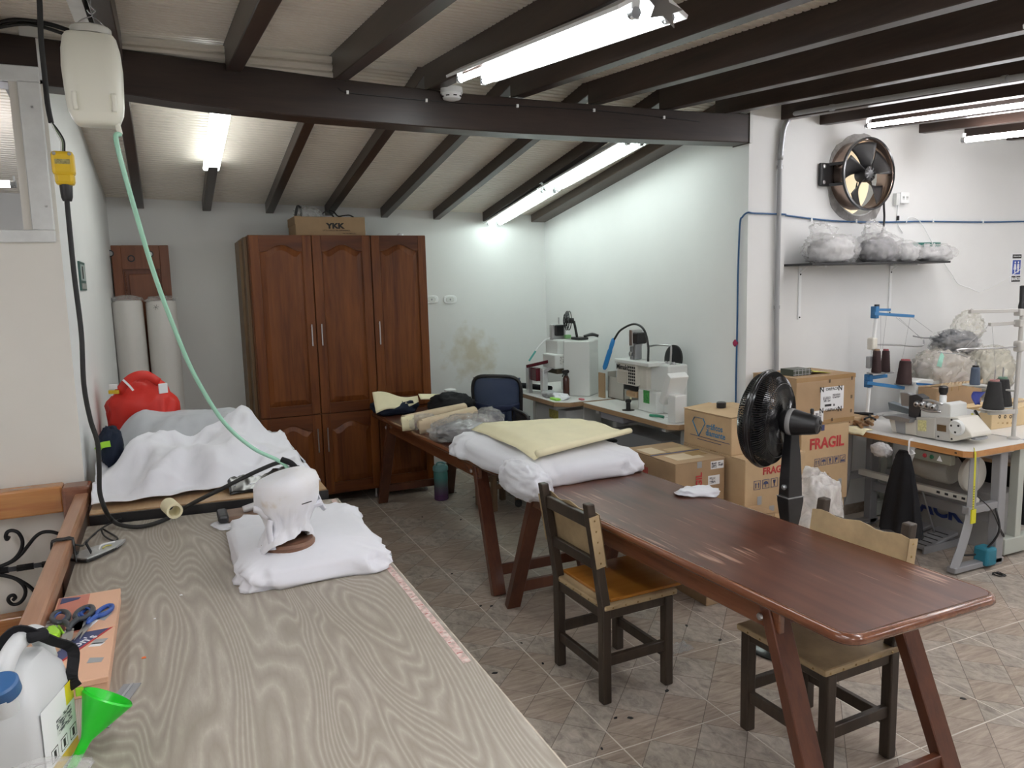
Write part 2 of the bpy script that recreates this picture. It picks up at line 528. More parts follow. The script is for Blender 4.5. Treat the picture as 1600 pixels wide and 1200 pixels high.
M_INK_NAVY = mat('navy_ink', (0.05, 0.06, 0.14), 0.7)
M_BLACK_CLOTH = mat('black_cloth', (0.012, 0.012, 0.014), 0.85, bump=0.2, bscale=40, spec=0.25)
M_NAVY_CLOTH = mat('navy_cloth', (0.012, 0.018, 0.035), 0.85, bump=0.2, bscale=40, spec=0.25)
M_MACHINE = mat('cream_machine_enamel', (0.66, 0.64, 0.57), 0.35)
M_MACHINE_W = mat('white_machine_enamel', (0.72, 0.74, 0.72), 0.35)
M_MACHINE_G = mat('grey_machine_enamel', (0.33, 0.34, 0.35), 0.42)
M_LAM = mat('white_laminate', (0.74, 0.74, 0.72), 0.3)
M_EDGE = wood('orange_edge_banding', (0.36, 0.16, 0.05), (0.50, 0.25, 0.09), rough=0.4, axis='Y')
M_EDGE2 = wood('tan_edge_banding', (0.36, 0.23, 0.12), (0.48, 0.32, 0.18), rough=0.4, axis='Y')

def film(name, c, alpha, rough=0.12):
    t = NT(name)
    vec = t.obj((1, 1, 1))
    nz = t.n('ShaderNodeTexNoise', Scale=7.0, Detail=4.0, Roughness=0.55, Distortion=1.2); t.l(vec, nz.inputs['Vector'])
    rp = t.n('ShaderNodeMapRange'); t.l(nz.outputs['Fac'], rp.inputs['Value'])
    rp.inputs['From Min'].default_value = 0.3; rp.inputs['From Max'].default_value = 0.7
    rp.inputs['To Min'].default_value = alpha * 0.55; rp.inputs['To Max'].default_value = min(1, alpha * 1.45)
    t.l(rp.outputs[0], t.b.inputs['Alpha'])
    t.set(Base_Color=(*c, 1), Roughness=rough, Specular_IOR_Level=0.7)
    n2 = t.n('ShaderNodeTexNoise', Scale=9.0, Detail=3.0, Distortion=1.6); t.l(vec, n2.inputs['Vector'])
    t.bump(n2.outputs['Fac'], 0.55, 0.025)
    return t.mat
M_BAG = film('clear_plastic_film', (0.74, 0.74, 0.73), 0.26)
M_BAG_WARM = film('yellowed_plastic_film', (0.72, 0.70, 0.60), 0.28)
M_BAG_MILK = film('milky_plastic_film', (0.80, 0.80, 0.80), 0.55)
# ================================================================= THE SETTING
YB, XS, YP, YF, YBEAM = 7.40, 3.78, 4.26, 4.33, 4.20      # back wall, right wall, pier, fan wall, ridge beam
def z_far(x, y): return 2.725 - 0.024 * x + 0.165 * (YB - y)
def z_near(x, y): return 3.150 - 0.083 * (YBEAM - y)

# floor: slab (grout) with individual tiles, each pressed with a diagonal pattern
b = MB(); b.bb(-3.6, 8.1, -4.1, 7.6, -0.10, -0.0010)
floor = b.build('floor', M_GROUT); floor['kind'] = 'structure'; floor['label'] = 'beige stone pattern tiled floor of the workshop'
def tile_mesh():
    t = 0.54; g = 0.0036; gr = 0.0016
    b = MB()
    b.cur = 1
    b.bb(g, t - g, g, t - g, -0.0012, -0.0007)
    b.cur = 0
    def clip(poly, nx, ny, d):
        out = []
        for i in range(len(poly)):
            p, q = poly[i], poly[(i + 1) % len(poly)]
            a, c = nx * p[0] + ny * p[1] - d, nx * q[0] + ny * q[1] - d
            if a <= 0: out.append(p)
            if a * c < 0:
                k = a / (a - c); out.append((p[0] + (q[0] - p[0]) * k, p[1] + (q[1] - p[1]) * k))
        return out
    h = t / 4 - gr * 1.414
    for i in range(-1, 6):
        for j in range(-1, 6):
            if (i + j) % 2: continue
            cx, cy = i * t / 4, j * t / 4
            poly = [(cx + h, cy), (cx, cy + h), (cx - h, cy), (cx, cy - h)]
            for nx, ny, d in ((-1, 0, -g), (1, 0, t - g), (0, -1, -g), (0, 1, t - g)):
                poly = clip(poly, nx, ny, d)
                if len(poly) < 3: break
            if len(poly) >= 3:
                b.prism(poly, 0.0013, Matrix.Translation((0, 0, -0.0013)))
    return b.mesh('tile', [M_TILE, M_GROOVE])
TM = tile_mesh()
for i in range(-3, 9):
    for j in range(-3, 10):
        x, y = 1.59 + 0.54 * i, 2.49 + 0.54 * j
        if y + 0.54 > YB or (x + 0.54 > XS and y + 0.54 > YF + 0.2): continue
        o = bpy.data.objects.new('tile', TM); COL.objects.link(o); o.parent = floor; o.location = (x, y, 0)

# walls
def wall_box(name, label, boxes, m):
    b = MB()
    for q in boxes: b.bb(*q)
    o = b.build(name, m); o['kind'] = 'structure'; o['label'] = label
    return o
wall_box('wall_back', 'white back wall behind the brown wardrobe', [(-3.5, 3.9, YB, YB + 0.12, 0, 3.0)], M_WALL_STAINED)
wall_box('wall_right', 'white side wall behind the two white machines', [(XS, XS + 0.12, YP + 0.35, YB, 0, 3.3)], M_WALL)
b = MB(); b.prism([(-0.42, 4.205), (-0.375, YB), (-0.50, YB), (-0.50, 4.205)], 3.3)
o = b.build('wall_left', M_WALL); o['kind'] = 'structure'; o['label'] = 'narrow white return wall beside the fabric rolls'
b = MB(); b.bb(XS, XS + 0.34, YP, YP + 0.35, 0, 3.25)
o = b.build('wall_pier', M_WALL); o['kind'] = 'structure'; o['label'] = 'white pier at the end of the dark ridge beam'
wall_far_left = wall_box('wall_far_left', 'white partition with an opening above the stair railing',
         [(-3.5, -0.42, 4.2, 4.30, 0, 2.20), (-3.5, -0.42, 4.225, 4.30, 2.90, 3.2), (-0.50, -0.42, 4.2, 4.30, 2.20, 2.90), (-3.5, -1.9, 4.2, 4.30, 2.20, 2.90)], M_WALL2)
wall_box('wall_outer_left', 'outer wall beyond the stairwell', [(-3.6, -3.5, -4, YB, 0, 3.3)], M_WALL)
wall_box('wall_outer_right', 'outer wall of the sewing room', [(8.0, 8.1, -4, YF + 0.2, 0, 3.3)], M_WALL)
wall_box('wall_rear', 'wall behind the cutting desk', [(-3.5, 8.0, -4.1, -4, 0, 3.0)], M_WALL)
# fan wall with its round hole
FX, FZ, FR = 4.93, 2.655, 0.275
b = MB()
x0, x1, z0, z1 = FX - 0.5, FX + 0.5, FZ - 0.5, FZ + 0.5
XW = XS + 0.30
b.bb(XW, x0, YF, YF + 0.15, 0, 3.3); b.bb(x1, 8.0, YF, YF + 0.15, 0, 3.3)
b.bb(x0, x1, YF, YF + 0.15, 0, z0); b.bb(x0, x1, YF, YF + 0.15, z1, 3.3)
N = 48
for yy, flip in ((YF, 0), (YF + 0.15, 1)):
    ci = [(FX + FR * cos(2 * pi * k / N), yy, FZ + FR * sin(2 * pi * k / N)) for k in range(N)]
    so = []
    for k in range(N):
        a = 2 * pi * k / N; c, s_ = cos(a), sin(a); m = max(abs(c), abs(s_))
        so.append((FX + 0.5 * c / m, yy, FZ + 0.5 * s_ / m))
    b.add(ci + so, [(k, (k + 1) % N, N + (k + 1) % N, N + k) if flip else (k, N + k, N + (k + 1) % N, (k + 1) % N) for k in range(N)])
ci = [(FX + FR * cos(2 * pi * k / N), yy, FZ + FR * sin(2 * pi * k / N)) for yy in (YF, YF + 0.15) for k in range(N)]
b.add(ci, [(k, (k + 1) % N, N + (k + 1) % N, N + k) for k in range(N)])
wall_fan = b.build('wall_far_right', M_WALL); wall_fan['kind'] = 'structure'; wall_fan['label'] = 'white wall that carries the round exhaust fan and the shelf'
# rough concrete ring around the hole
b = MB(); rnd = random.Random(4)
N = 64
ro = [0.335 + 0.035 * noise.noise((cos(2 * pi * k / N) * 2.2, sin(2 * pi * k / N) * 2.2, 3)) + rnd.uniform(-.006, .006) for k in range(N)]
vs = []
for r_, y in ((FR, YF - 0.006), (None, YF - 0.006), (None, YF + 0.001)):
    for k in range(N):
        a = 2 * pi * k / N; R = r_ or ro[k]
        vs.append((FX - 0.01 + R * cos(a), y, FZ - 0.01 + R * sin(a)))
b.add(vs, [(i * N + k, (i + 1) * N + k, (i + 1) * N + (k + 1) % N, i * N + (k + 1) % N) for i in range(2) for k in range(N)])
b.build('concrete_surround', M_CONCRETE, wall_fan, label='rough grey concrete ring around the fan opening')
# neighbouring facade seen through the fan
b = MB(); b.bb(4.3, 9.5, 6.2, 6.4, 0, 3.35)
o = b.build('wall_neighbour', wall_paint('ochre_facade', (0.75, 0.58, 0.36))); o['kind'] = 'structure'; o['label'] = 'ochre facade outside seen through the exhaust fan'

# ceiling: corrugated sheets between dark rafters, ridge beam
ceiling = struct('ceiling', 'cream corrugated sheets carried on dark timber rafters')
def sheet(x0, x1, y0, y1, zf, pitch=0.046, depth=0.013):
    b = MB(); n = int((y1 - y0) / pitch); vs = []
    for k in range(n + 1):
        for f, d in ((0.0, 0.0), (0.66, 0.0), (0.74, depth), (0.92, depth)):
            y = min(y1, y0 + (k + f) * pitch); vs += [(x0, y, zf(x0, y) + d), (x1, y, zf(x1, y) + d)]
    m = len(vs) // 2
    b.add(vs, [(2 * k, 2 * k + 2, 2 * k + 3, 2 * k + 1) for k in range(m - 1)])
    return b.build('corrugated_sheet', M_CEIL, ceiling)
XR = [-0.122 + 0.5355 * k for k in range(-6, 8)]       # rafter lines of the far slope
edges = [-3.5] + [x for x in XR[1::2]] + [4.0]
for x0, x1 in zip(edges[:-1], edges[1:]):
    sheet(x0 - 0.01, x1 + 0.01, YBEAM - 0.05, YB + 0.05, z_far)
XN = [-0.122 + 0.5355 * k for k in range(-6, 7)] + [3.55, 4.10, 4.54, 5.07, 5.60, 6.14, 6.68, 7.2, 7.75]
en = [-3.5] + XN[1::2] + [8.05]
for x0, x1 in zip(en[:-1], en[1:]):
    sheet(x0 - 0.01, x1 + 0.01, 0.6, YBEAM + 0.14, z_near)
b = MB(); b.add([(-3.6, -4.1, z_near(0, -4.1)), (8.1, -4.1, z_near(0, -4.1)), (8.1, 0.65, z_near(0, 0.65)), (-3.6, 0.65, z_near(0, 0.65))], [(0, 1, 2, 3)])
b.build('corrugated_sheet', M_CEIL, ceiling)
b = MB(); b.bb(-3.6, 8.1, -4.1, 7.6, 3.42, 3.5); b.bb(-3.6, 8.1, 7.5, 7.6, 2.5, 3.45)
b.build('sky_light_block', M_CONCRETE, ceiling)  # unseen slab added over the sheets to keep sky light from leaking in
def rafter(x, y0, y1, zb, h, w=0.07, m=M_RAFTER):
    b = MB()
    vs = []
    for y in (y0, y1):
        z = zb(x, y)
        vs += [(x - w / 2, y, z), (x + w / 2, y, z), (x + w / 2, y, z + h), (x - w / 2, y, z + h)]
    b.add(vs, [(0, 1, 2, 3), (4, 7, 6, 5), (0, 4, 5, 1), (1, 5, 6, 2), (2, 6, 7, 3), (3, 7, 4, 0)])
    return b.build('rafter', m, ceiling, bevel=0.004, seg=1)
for x in XR[:-1]:
    rafter(x, YBEAM + 0.1, YB - 0.02, lambda x, y: z_far(x, y) - 0.090, 0.105)
rafter(3.70, YBEAM + 0.1, YB - 0.01, lambda x, y: z_far(x, y) - 0.075, 0.08, 0.17, M_RAFTER_BROWN)
for x in XN:
    rafter(x, -3.95, (YBEAM + 0.10) if x < 3.9 else YF + 0.02, lambda x, y: z_near(x, y) - 0.136, 0.150, 0.075)
M_FLASH = mat('pale_flashing', (0.78, 0.75, 0.69), 0.4)
# flashing strips under the near sheets, standing on the beam
for x0, x1 in zip(XN[:8], XN[1:9]):
    vs, fs = [], []
    prof = [(0.0, 3.135), (0.0, 3.115), (0.016, 3.105), (0.0, 3.09), (0.0, 3.075), (0.016, 3.065), (0.0, 3.05), (0.0, 2.99)]
    for x in (x0 + 0.034, x1 - 0.034):
        vs += [(x, YBEAM + 0.012 + d, z) for d, z in prof]
    n = len(prof)
    MB().add(vs, [(k, n + k, n + k + 1, k + 1) for k in range(n - 1)]).build('flashing_strip', M_FLASH, ceiling)
# ridge beam, sagging a little
def interp(x, pts):
    for (a, p), (c, q) in zip(pts[:-1], pts[1:]):
        if x <= c: return p + (q - p) * (x - a) / (c - a)
    return pts[-1][1]
BT = [(-3.5, 3.16), (-0.57, 3.097), (-0.11, 3.074), (0.344, 3.052), (0.92, 3.024), (1.55, 3.003), (2.3, 3.000), (3.2, 3.010), (3.75, 3.027)]
BBm = [(-3.5, 2.93), (-0.57, 2.885), (-0.1, 2.868), (0.2, 2.840), (0.785, 2.815), (1.4, 2.803), (1.94, 2.800), (2.8, 2.812), (3.75, 2.836)]
b = MB(); xs = [-3.5 + 7.225 * k / 40 for k in range(41)]
vs = []
for x in xs:
    t, q = interp(x, BT), interp(x, BBm)
    vs += [(x, YBEAM, q), (x, YBEAM + 0.16, q), (x, YBEAM + 0.16, t), (x, YBEAM, t)]
fs = [(4 * k + j, 4 * k + 4 + j, 4 * k + 4 + (j + 1) % 4, 4 * k + (j + 1) % 4) for k in range(40) for j in range(4)]
fs = [tuple(reversed(f)) for f in fs] + [(0, 1, 2, 3), (163, 162, 161, 160)]
b.add(vs, fs)
beam = b.build('ridge_beam', M_BEAM, bevel=0.006, seg=1); beam['kind'] = 'structure'; beam['label'] = 'long dark timber ridge beam across the room'
b = MB(); b.bb(XS - 0.03, XS - 0.004, YBEAM + 0.02, YBEAM + 0.06, 2.84, 3.06); b.build('beam_end_strip', M_ALU, beam)
# thin bell wire and clips pinned along the beam
b = MB(); b.tube([(0.93, YBEAM - 0.004, 2.975)] + [(x, YBEAM - 0.004, 2.955 - 0.01 * sin((x - 0.95) * 3) ) for x in (0.98, 1.2, 1.45, 1.7, 2.0, 2.4, 2.8, 3.1, 3.3)], 0.0025, 5, 4)
b.build('bell_wire', M_BLACK, beam)
for x in (0.98, 1.42, 1.98, 2.50, 3.02):
    b = MB(); b.box((x, YBEAM - 0.005, 2.955 - 0.01 * sin((x - 0.95) * 3)), (0.012, 0.012, 0.018)); b.build('wire_clip', M_REFLECTOR, beam)

# opening in the partition with its aluminium frame
win = struct('window_1', 'white aluminium framed opening high in the left partition')
for q in ((-1.95, -0.435, 4.176, 4.2, 2.168, 2.225), (-1.95, -0.435, 4.176, 4.2, 2.885, 2.955), (-0.525, -0.435, 4.17, 4.2, 2.225, 2.885)):
    b = MB(); b.bb(*q); b.build('frame_bar', M_ALU, win, bevel=0.004, seg=1)
b = MB(); b.bb(-0.560, -0.525, 4.19, 4.30, 2.225, 2.885); b.build('frame_reveal', M_WALL2, win)
for p in ((50, 167), (72, 322)):
    q = on_y(p[0], p[1], 4.168); b = MB(); b.lathe([(0.006, 0), (0.004, 0.004)], 8, q, (0, -1, 0)); b.build('screw', M_STEEL, win)
b = MB(); b.bb(-0.435, -0.41, 4.18, 4.194, 2.9, 3.08); b.build('frame_upright', M_ALU, win)
# skirting boards
for nm, q in (('baseboard_back', (-0.38, XS, YB - 0.012, YB, 0, 0.08)), ('baseboard_right', (XS - 0.012, XS, YP, YB, 0, 0.08)), ('baseboard_far_right', (XS + 0.34, 8.0, YF - 0.012, YF, 0, 0.08))):
    b = MB(); b.bb(*q); o = b.build(nm, M_TILE); o['kind'] = 'structure'

# ---------------------------------------------------------------- stair railing
M_RAIL = wood('honey_rail_wood', (0.30, 0.105, 0.025), (0.52, 0.24, 0.075), rough=0.25, axis='X', freq=5, coat=0.4)
M_RAIL_Y = wood('worn_rail_wood', (0.30, 0.135, 0.07), (0.46, 0.25, 0.15), rough=0.32, axis='Y', freq=5, coat=0.2)
M_RAIL_D = wood('red_rail_wood', (0.13, 0.04, 0.02), (0.23, 0.09, 0.045), rough=0.28, axis='Y', freq=5, coat=0.3)
rail = thing('stair_railing', 'varnished wooden stair railing with black wrought iron scrolls along the left of the desk', 'railing', (-0.45, 4.1, 0))
b = MB(); b.bb(-3.4, -0.505, 4.09, 4.19, 0.895, 1.025); b.build('long_rail', M_RAIL, rail, bevel=0.01)
b = MB(); b.bb(-0.508, -0.385, 4.06, 4.19, 0.62, 1.018); b.build('corner_post', M_RAIL_D, rail, bevel=0.015)
b = MB(); b.bb(-3.4, -0.47, 4.10, 4.18, 0.29, 0.42); b.build('bottom_rail', M_RAIL, rail, bevel=0.008)
b = MB(); b.bb(-0.455, -0.392, 2.08, 4.10, 0.925, 0.985); b.build('hand_rail', M_RAIL_Y, rail, bevel=0.012)
b = MB(); b.bb(-0.447, -0.402, 2.1, 4.08, 0.70, 0.925); b.build('rail_board', M_RAIL_D, rail)
b = MB(); b.bb(-0.47, -0.41, 2.1, 4.08, 0.30, 0.42); b.build('bottom_rail', M_RAIL_D, rail, bevel=0.008)
for y in (2.10, 3.0):
    b = MB(); b.bb(-0.462, -0.402, y, y + 0.06, 0, 0.925); b.build('baluster', M_RAIL_D, rail, bevel=0.006)
def scroll(pts, r=0.0085):
    P = [on_y(x, y, 4.13) for x, y in pts]
    b = MB(); b.tube(P, r, 8, 6); return b.build('iron_scroll', M_IRON, rail, smooth=True)
scroll([(14, 838), (11, 843), (9, 838), (12, 831), (20, 829), (29, 833), (35, 845), (33, 859), (24, 872), (10, 881), (-15, 889), (-60, 893)])
scroll([(95, 835), (80, 831), (66, 832), (55, 839), (45, 851), (33, 866), (18, 878), (-5, 886), (-40, 890)])
scroll([(20, 938), (24, 934), (21, 930), (15, 932), (13, 938), (19, 944), (29, 943), (37, 935), (40, 924), (36, 914), (25, 905), (8, 900), (-20, 897), (-60, 896)])
scroll([(60, 935), (52, 922), (40, 912), (22, 903), (0, 898), (-40, 894)])
b = MB()
for k in range(46):
    x = -1.9 + k * 0.034
    b.box((x, 4.13, 0.655 - 0.01), (0.036, 0.022, 0.022), mat=Matrix.Rotation(k * 0.5, 4, 'X'))
b.build('twisted_bar', M_IRON, rail, smooth=60)

# ---------------------------------------------------------------- lamps
def fluorescent(name, label, p0, p1, cat='lamp', glow=None, wide=0.16, tubes=2, up=(0, 0, 1), group=None, housing=True, r=0.016):
    p0, p1 = Vector(p0), Vector(p1)
    t = thing(name, label, cat, (p0 + p1) / 2, 0, group)
    d = (p1 - p0); L = d.length; m = frame_from_axis(d, up); m.translation = p0
    # local: x = across (sideways), y = up, z = along
    w = wide / 2
    if housing:
        b = MB(); b.prism([(-w, 0.012), (-w + 0.004, 0.0), (-w * 0.35, 0.045), (w * 0.35, 0.045), (w - 0.004, 0.0), (w, 0.012), (w * 0.4, 0.058), (-w * 0.4, 0.058)], L, m)
        b.build('reflector', M_REFLECTOR, t)
        b = MB(); b.prism([(-0.03, 0.05), (0.03, 0.05), (0.03, 0.085), (-0.03, 0.085)], L * 0.9, m @ Matrix.Translation((0, 0, L * 0.05))); b.build('ballast_channel', M_ALU, t)
    xs = [0.0] if tubes == 1 else [-w * 0.48, w * 0.48]
    for x in xs:
        a, c = m @ Vector((x, -0.002, 0.03)), m @ Vector((x, -0.002, L - 0.03))
        b = MB(); b.cyl(a, c, r, n=12); tb = b.build('tube', glow or M_TUBE, t, smooth=40)
        for e0, e1 in ((m @ Vector((x, -0.002, 0.0)), a), (c, m @ Vector((x, -0.002, L)))):
            b = MB(); b.cyl(e0, e1, r * 1.1, n=10); b.build('end_cap', M_DULL, t, smooth=40)
        for z in (0.004, L - 0.012):
            b = MB(); b.prism([(x - 0.014, -0.02), (x + 0.014, -0.02), (x + 0.014, 0.045), (x - 0.014, 0.045)], 0.008, m @ Matrix.Translation((0, 0, z))); b.build('lamp_holder', M_REFLECTOR, t)
    return t
l1 = fluorescent('fluorescent_fixture', 'double tube fluorescent lamp with open white reflector in front of the ridge beam', (1.50, 2.14, 2.765), (1.50, 3.72, 2.945), wide=0.27, glow=M_TUBE_NEAR)
# sheet metal star hanging at its near end
sc_ = on_y(1036, 12, 2.10)
star = thing('metal_star', 'grey sheet metal star hanging from the near end of the lamp before the beam', 'ornament', sc_)
b = MB(); b.prism([((0.075 if k % 2 == 0 else 0.034) * sin(pi * k / 5 + 0.3), (0.075 if k % 2 == 0 else 0.034) * cos(pi * k / 5 + 0.3)) for k in range(10)], 0.003,
                  Matrix.Translation(sc_) @ Matrix.Rotation(radians(70), 4, 'X'))
b.build('star_plate', M_DULL, star)
b = MB(); b.tube([sc_ + V(0, 0, 0.03), sc_ + V(0, 0.02, z_near(1.6, 2.1) - sc_.z - 0.1)], 0.0015, 5, 1); b.build('hanging_wire', M_BLACK, star)
fluorescent('fluorescent_fixture', 'double tube lamp just beyond the ridge beam, end to end with another', (3.17, 4.75, 2.905), (3.17, 6.07, 2.735), wide=0.24, glow=M_TUBE_FAR)
fluorescent('fluorescent_fixture', 'double tube lamp beyond the beam that reaches down to the back wall', (3.17, 6.11, 2.728), (3.17, 7.36, 2.540), wide=0.24, glow=M_TUBE_FAR)
fl = thing('lamp_batten', 'single rounded diffuser lamp under a rafter above the brown wardrobe', 'lamp', (0.40, 5.3, 2.9))
b = MB(); a0, a1 = V(0.385, 4.55, 2.975), V(0.405, 6.28, 2.835)
b.bar(a0, a1, 0.115, 0.03); b.build('diffuser', M_TUBE_DIM, fl, bevel=0.012)
b = MB(); b.bar(a0 + V(0, 0, 0.025), a1 + V(0, 0, 0.025), 0.08, 0.03); b.build('backplate', M_REFLECTOR, fl)
b = MB(); b.bar(a1, a1 + V(0, 0.03, -0.0025), 0.115, 0.03); b.build('end_cap', M_REFLECTOR, fl, bevel=0.01)
fluorescent('fluorescent_strip', 'slim tube lamp under the rafters to the right of the exhaust fan', (4.62, 4.02, 2.965), (4.62, 2.75, 2.86), tubes=1, housing=False, r=0.015)
fluorescent('fluorescent_strip', 'slim tube lamp farthest to the right above the exit sign', (5.48, 3.90, 2.893), (5.48, 2.6, 2.80), tubes=1, housing=False, r=0.02)
fluorescent('fluorescent_strip', 'slim tube lamp in the next room seen through the partition opening', (-1.6, 5.5, 2.592), (-0.75, 5.5, 2.592), tubes=1, housing=False, r=0.02)
# unseen lamps added behind the camera to brighten desk, room and partition
for k, (x, y) in enumerate(((0.55, 0.2), (0.55, -2.2), (2.6, 0.3), (2.6, -2.0), (4.6, 0.9), (4.6, -1.6), (6.4, 1.6), (6.6, -0.6), (-1.7, 1.0), (-1.7, -1.2))):
    z = z_near(x, y) - 0.26
    fluorescent('fluorescent_fixture', 'unseen double tube lamp added on the ceiling behind the photographer for brightness', (x, y, z), (x, y + 1.3, z + 0.1), wide=0.2, group='added unseen lamps behind the photographer')
# smoke detector on the beam
q = V(1.56, YBEAM - 0.035, 2.985)
sd = thing('smoke_detector', 'round white smoke detector on the front of the dark ridge beam', 'smoke detector', q)
b = MB(); b.lathe([(0.062, 0.0), (0.062, 0.03), (0.054, 0.034)], 24, q + V(0, 0.0, 0.0)); b.build('base', M_REFLECTOR, sd, smooth=40)
b = MB(); b.lathe([(0.030, -0.036), (0.048, -0.030), (0.056, -0.012), (0.056, 0.0)], 24, q); b.build('sensor_head', M_REFLECTOR, sd, smooth=40)
for a in range(8):
    b = MB(); b.box(q + V(cos(a * pi / 4) * 0.053, sin(a * pi / 4) * 0.053, -0.018), (0.02, 0.006, 0.006), rz=a * pi / 4 + pi / 2); b.build('vent_slot', M_BLACK, sd)
# ceiling hooks
for px, py, lab in ((338, 22, 'small steel hook screwed into the corrugated ceiling'),):
    q = on_y(px, py, 3.0); q.z = z_near(q.x, 3.0) - 0.01
    b = MB(); b.tube([q, q + V(0, 0, -0.03), q + V(0.012, 0, -0.045), q + V(0.0, 0, -0.058), q + V(-0.014, 0, -0.045)], 0.0022, 6, 6)
    tag(b.build('ceiling_hook', M_DULL, None, smooth=True), lab, 'hook')

# white conduit strip beside the first rafter and loose black cables over the partition
b = MB(); b.bar((-0.205, 2.6, z_near(0, 2.6) - 0.06), (-0.205, 4.19, z_near(0, 4.19) - 0.07), 0.05, 0.10)
b.build('cover_strip', M_ALU, ceiling)
b = MB(); b.tube([V(-0.62, 4.15, 3.10), V(-0.50, 4.13, 3.135), V(-0.38, 4.12, 3.13), V(-0.28, 4.1, 3.10), V(-0.22, 4.05, 3.06)], 0.010, 8, 5); b.tube([V(-0.60, 4.14, 3.09), V(-0.45, 4.12, 3.12), V(-0.30, 4.1, 3.085)], 0.008, 8, 5)
b.build('loose_cables', M_BLACK, ceiling, smooth=True, kind='stuff')
# ================================================================= FURNITURE
# ---------------------------------------------------------------- brown wardrobe
M_WARD = wood('wardrobe_wood', (0.060, 0.013, 0.003), (0.210, 0.066, 0.014), rough=0.38, axis='Z', freq=3.2, spec=0.3)
M_WARD_X = wood('wardrobe_rail_wood', (0.055, 0.012, 0.003), (0.155, 0.046, 0.011), rough=0.38, axis='X', freq=3.2, spec=0.3)
M_WARD_SIDE = wood('wardrobe_side_wood', (0.13, 0.075, 0.035), (0.22, 0.14, 0.07), rough=0.5, axis='Z', freq=3)
def arch_door(parent, x0, x1, z0, z1, y, arch, name='door'):
    """cathedral door facing -y: stiles, rails and a raised panel, all one moving leaf"""
    g = 0.004; x0 += g; x1 -= g; z0 += g; z1 -= g
    st, th = 0.075, 0.022
    b = MB(); b.bb(x0, x1, y, y + th * 0.6, z0, z1); d = b.build(name, M_WARD, parent)
    for xa, xb in ((x0, x0 + st), (x1 - st, x1)):
        b = MB(); b.bb(xa, xb, y - 0.012, y, z0, z1); b.build('stile', M_WARD, d, bevel=0.004, seg=2)
    b = MB(); b.bb(x0 + st, x1 - st, y - 0.012, y, z0, z0 + st * 1.15); b.build('rail', M_WARD_X, d)
    b = MB()
    n = 20; cx = (x0 + x1) / 2; hw = (x1 - x0) / 2 - st
    def az(t):     # lower outline of the top rail
        s = max(0.0, 1 - abs(t) / 0.86)
        return z1 - st * 1.0 - arch + arch * (0.5 - 0.5 * cos(pi * s)) ** 0.8
    pts = [(cx + hw * t, az(t)) for t in [-1 + 2 * k / n for k in range(n + 1)]]
    vs = []
    for yy in (y - 0.012, y):
        vs += [(p[0], yy, p[1]) for p in pts] + [(p[0], yy, z1) for p in pts]
    m = n + 1
    fs = []
    for k in range(n):
        fs += [(k, k + 1, m + k + 1, m + k), (2 * m + k, 3 * m + k, 3 * m + k + 1, 2 * m + k + 1), (k, 2 * m + k, 2 * m + k + 1, k + 1), (m + k, m + k + 1, 3 * m + k + 1, 3 * m + k)]
    b.add(vs, fs); b.build('rail', M_WARD_X, d)
    # raised panel with chamfered border following the arch
    def outline(inset, yy):
        o = [(cx - hw + inset, yy, z0 + st * 1.15 + inset), (cx + hw - inset, yy, z0 + st * 1.15 + inset)]
        return o + [(cx + (hw - inset) * t, yy, az(t) - inset) for t in [1 - 2 * k / n for k in range(n + 1)]]
    A, B_, C_ = outline(0.006, y), outline(0.012, y - 0.003), outline(0.048, y - 0.013)
    k = len(A); b = MB()
    b.add(A + B_ + C_, [(i, (i + 1) % k, k + (i + 1) % k, k + i) for i in range(k)] + [(k + i, k + (i + 1) % k, 2 * k + (i + 1) % k, 2 * k + i) for i in range(k)] + [tuple(range(2 * k, 3 * k))])
    b.build('raised_panel', M_WARD, d)
    return d
def pull(d, x, z0, z1, y):
    b = MB(); b.cyl((x, y - 0.035, z0), (x, y - 0.035, z1), 0.006, n=10)
    for z in (z0 + 0.02, z1 - 0.02): b.cyl((x, y - 0.035, z), (x, y - 0.010, z), 0.004, n=8)
    b.build('handle', M_STEEL, d, smooth=40, label='brushed steel bar handle')
WX0, WX1, WY, WZ = 0.674, 2.200, 6.68, 2.375
ward = thing('wardrobe', 'tall reddish brown wooden wardrobe with three arched panel doors over lower doors', 'wardrobe', ((WX0 + WX1) / 2, 7.0, 0))
b = MB()
b.bb(WX0, WX1, WY + 0.016, 7.33, 0.10, WZ); b.build('carcass', M_WARD, ward)
b = MB(); b.bb(WX0 - 0.025, WX0 - 0.002, WY + 0.12, 7.34, 0.10, WZ - 0.01); b.build('side_panel', M_WARD_SIDE, ward)
b = MB(); b.bb(WX0 - 0.05, WX0 - 0.027, WY + 0.30, 7.35, 0.10, WZ - 0.03); b.build('side_panel', M_WARD_SIDE, ward)
dx = (WX1 - WX0) / 3
ZS = 0.835
for k in range(3):
    xa, xb = WX0 + dx * k, WX0 + dx * (k + 1)
    d = arch_door(ward, xa, xb, ZS, WZ, WY, 0.055)
    hx = (xb - 0.042) if k == 0 else (xa + 0.042)
    pull(d, hx, 1.415 - 0.02 * (k == 2) + 0.02, 1.62, WY)
    d = arch_door(ward, xa, xb, 0.12, ZS, WY, 0.060)
    if k < 2: pull(d, hx, 0.50, 0.71, WY)
for x in (WX0 + 0.06, 1.18, 1.66, WX1 - 0.06):
    for y in (6.78, 7.25):
        b = MB(); b.lathe([(0.016, 0.0), (0.016, 0.012), (0.010, 0.02), (0.010, 0.085), (0.02, 0.09), (0.02, 0.10)], 12, (x, y, 0)); b.build('foot', M_STEEL, ward, smooth=40)

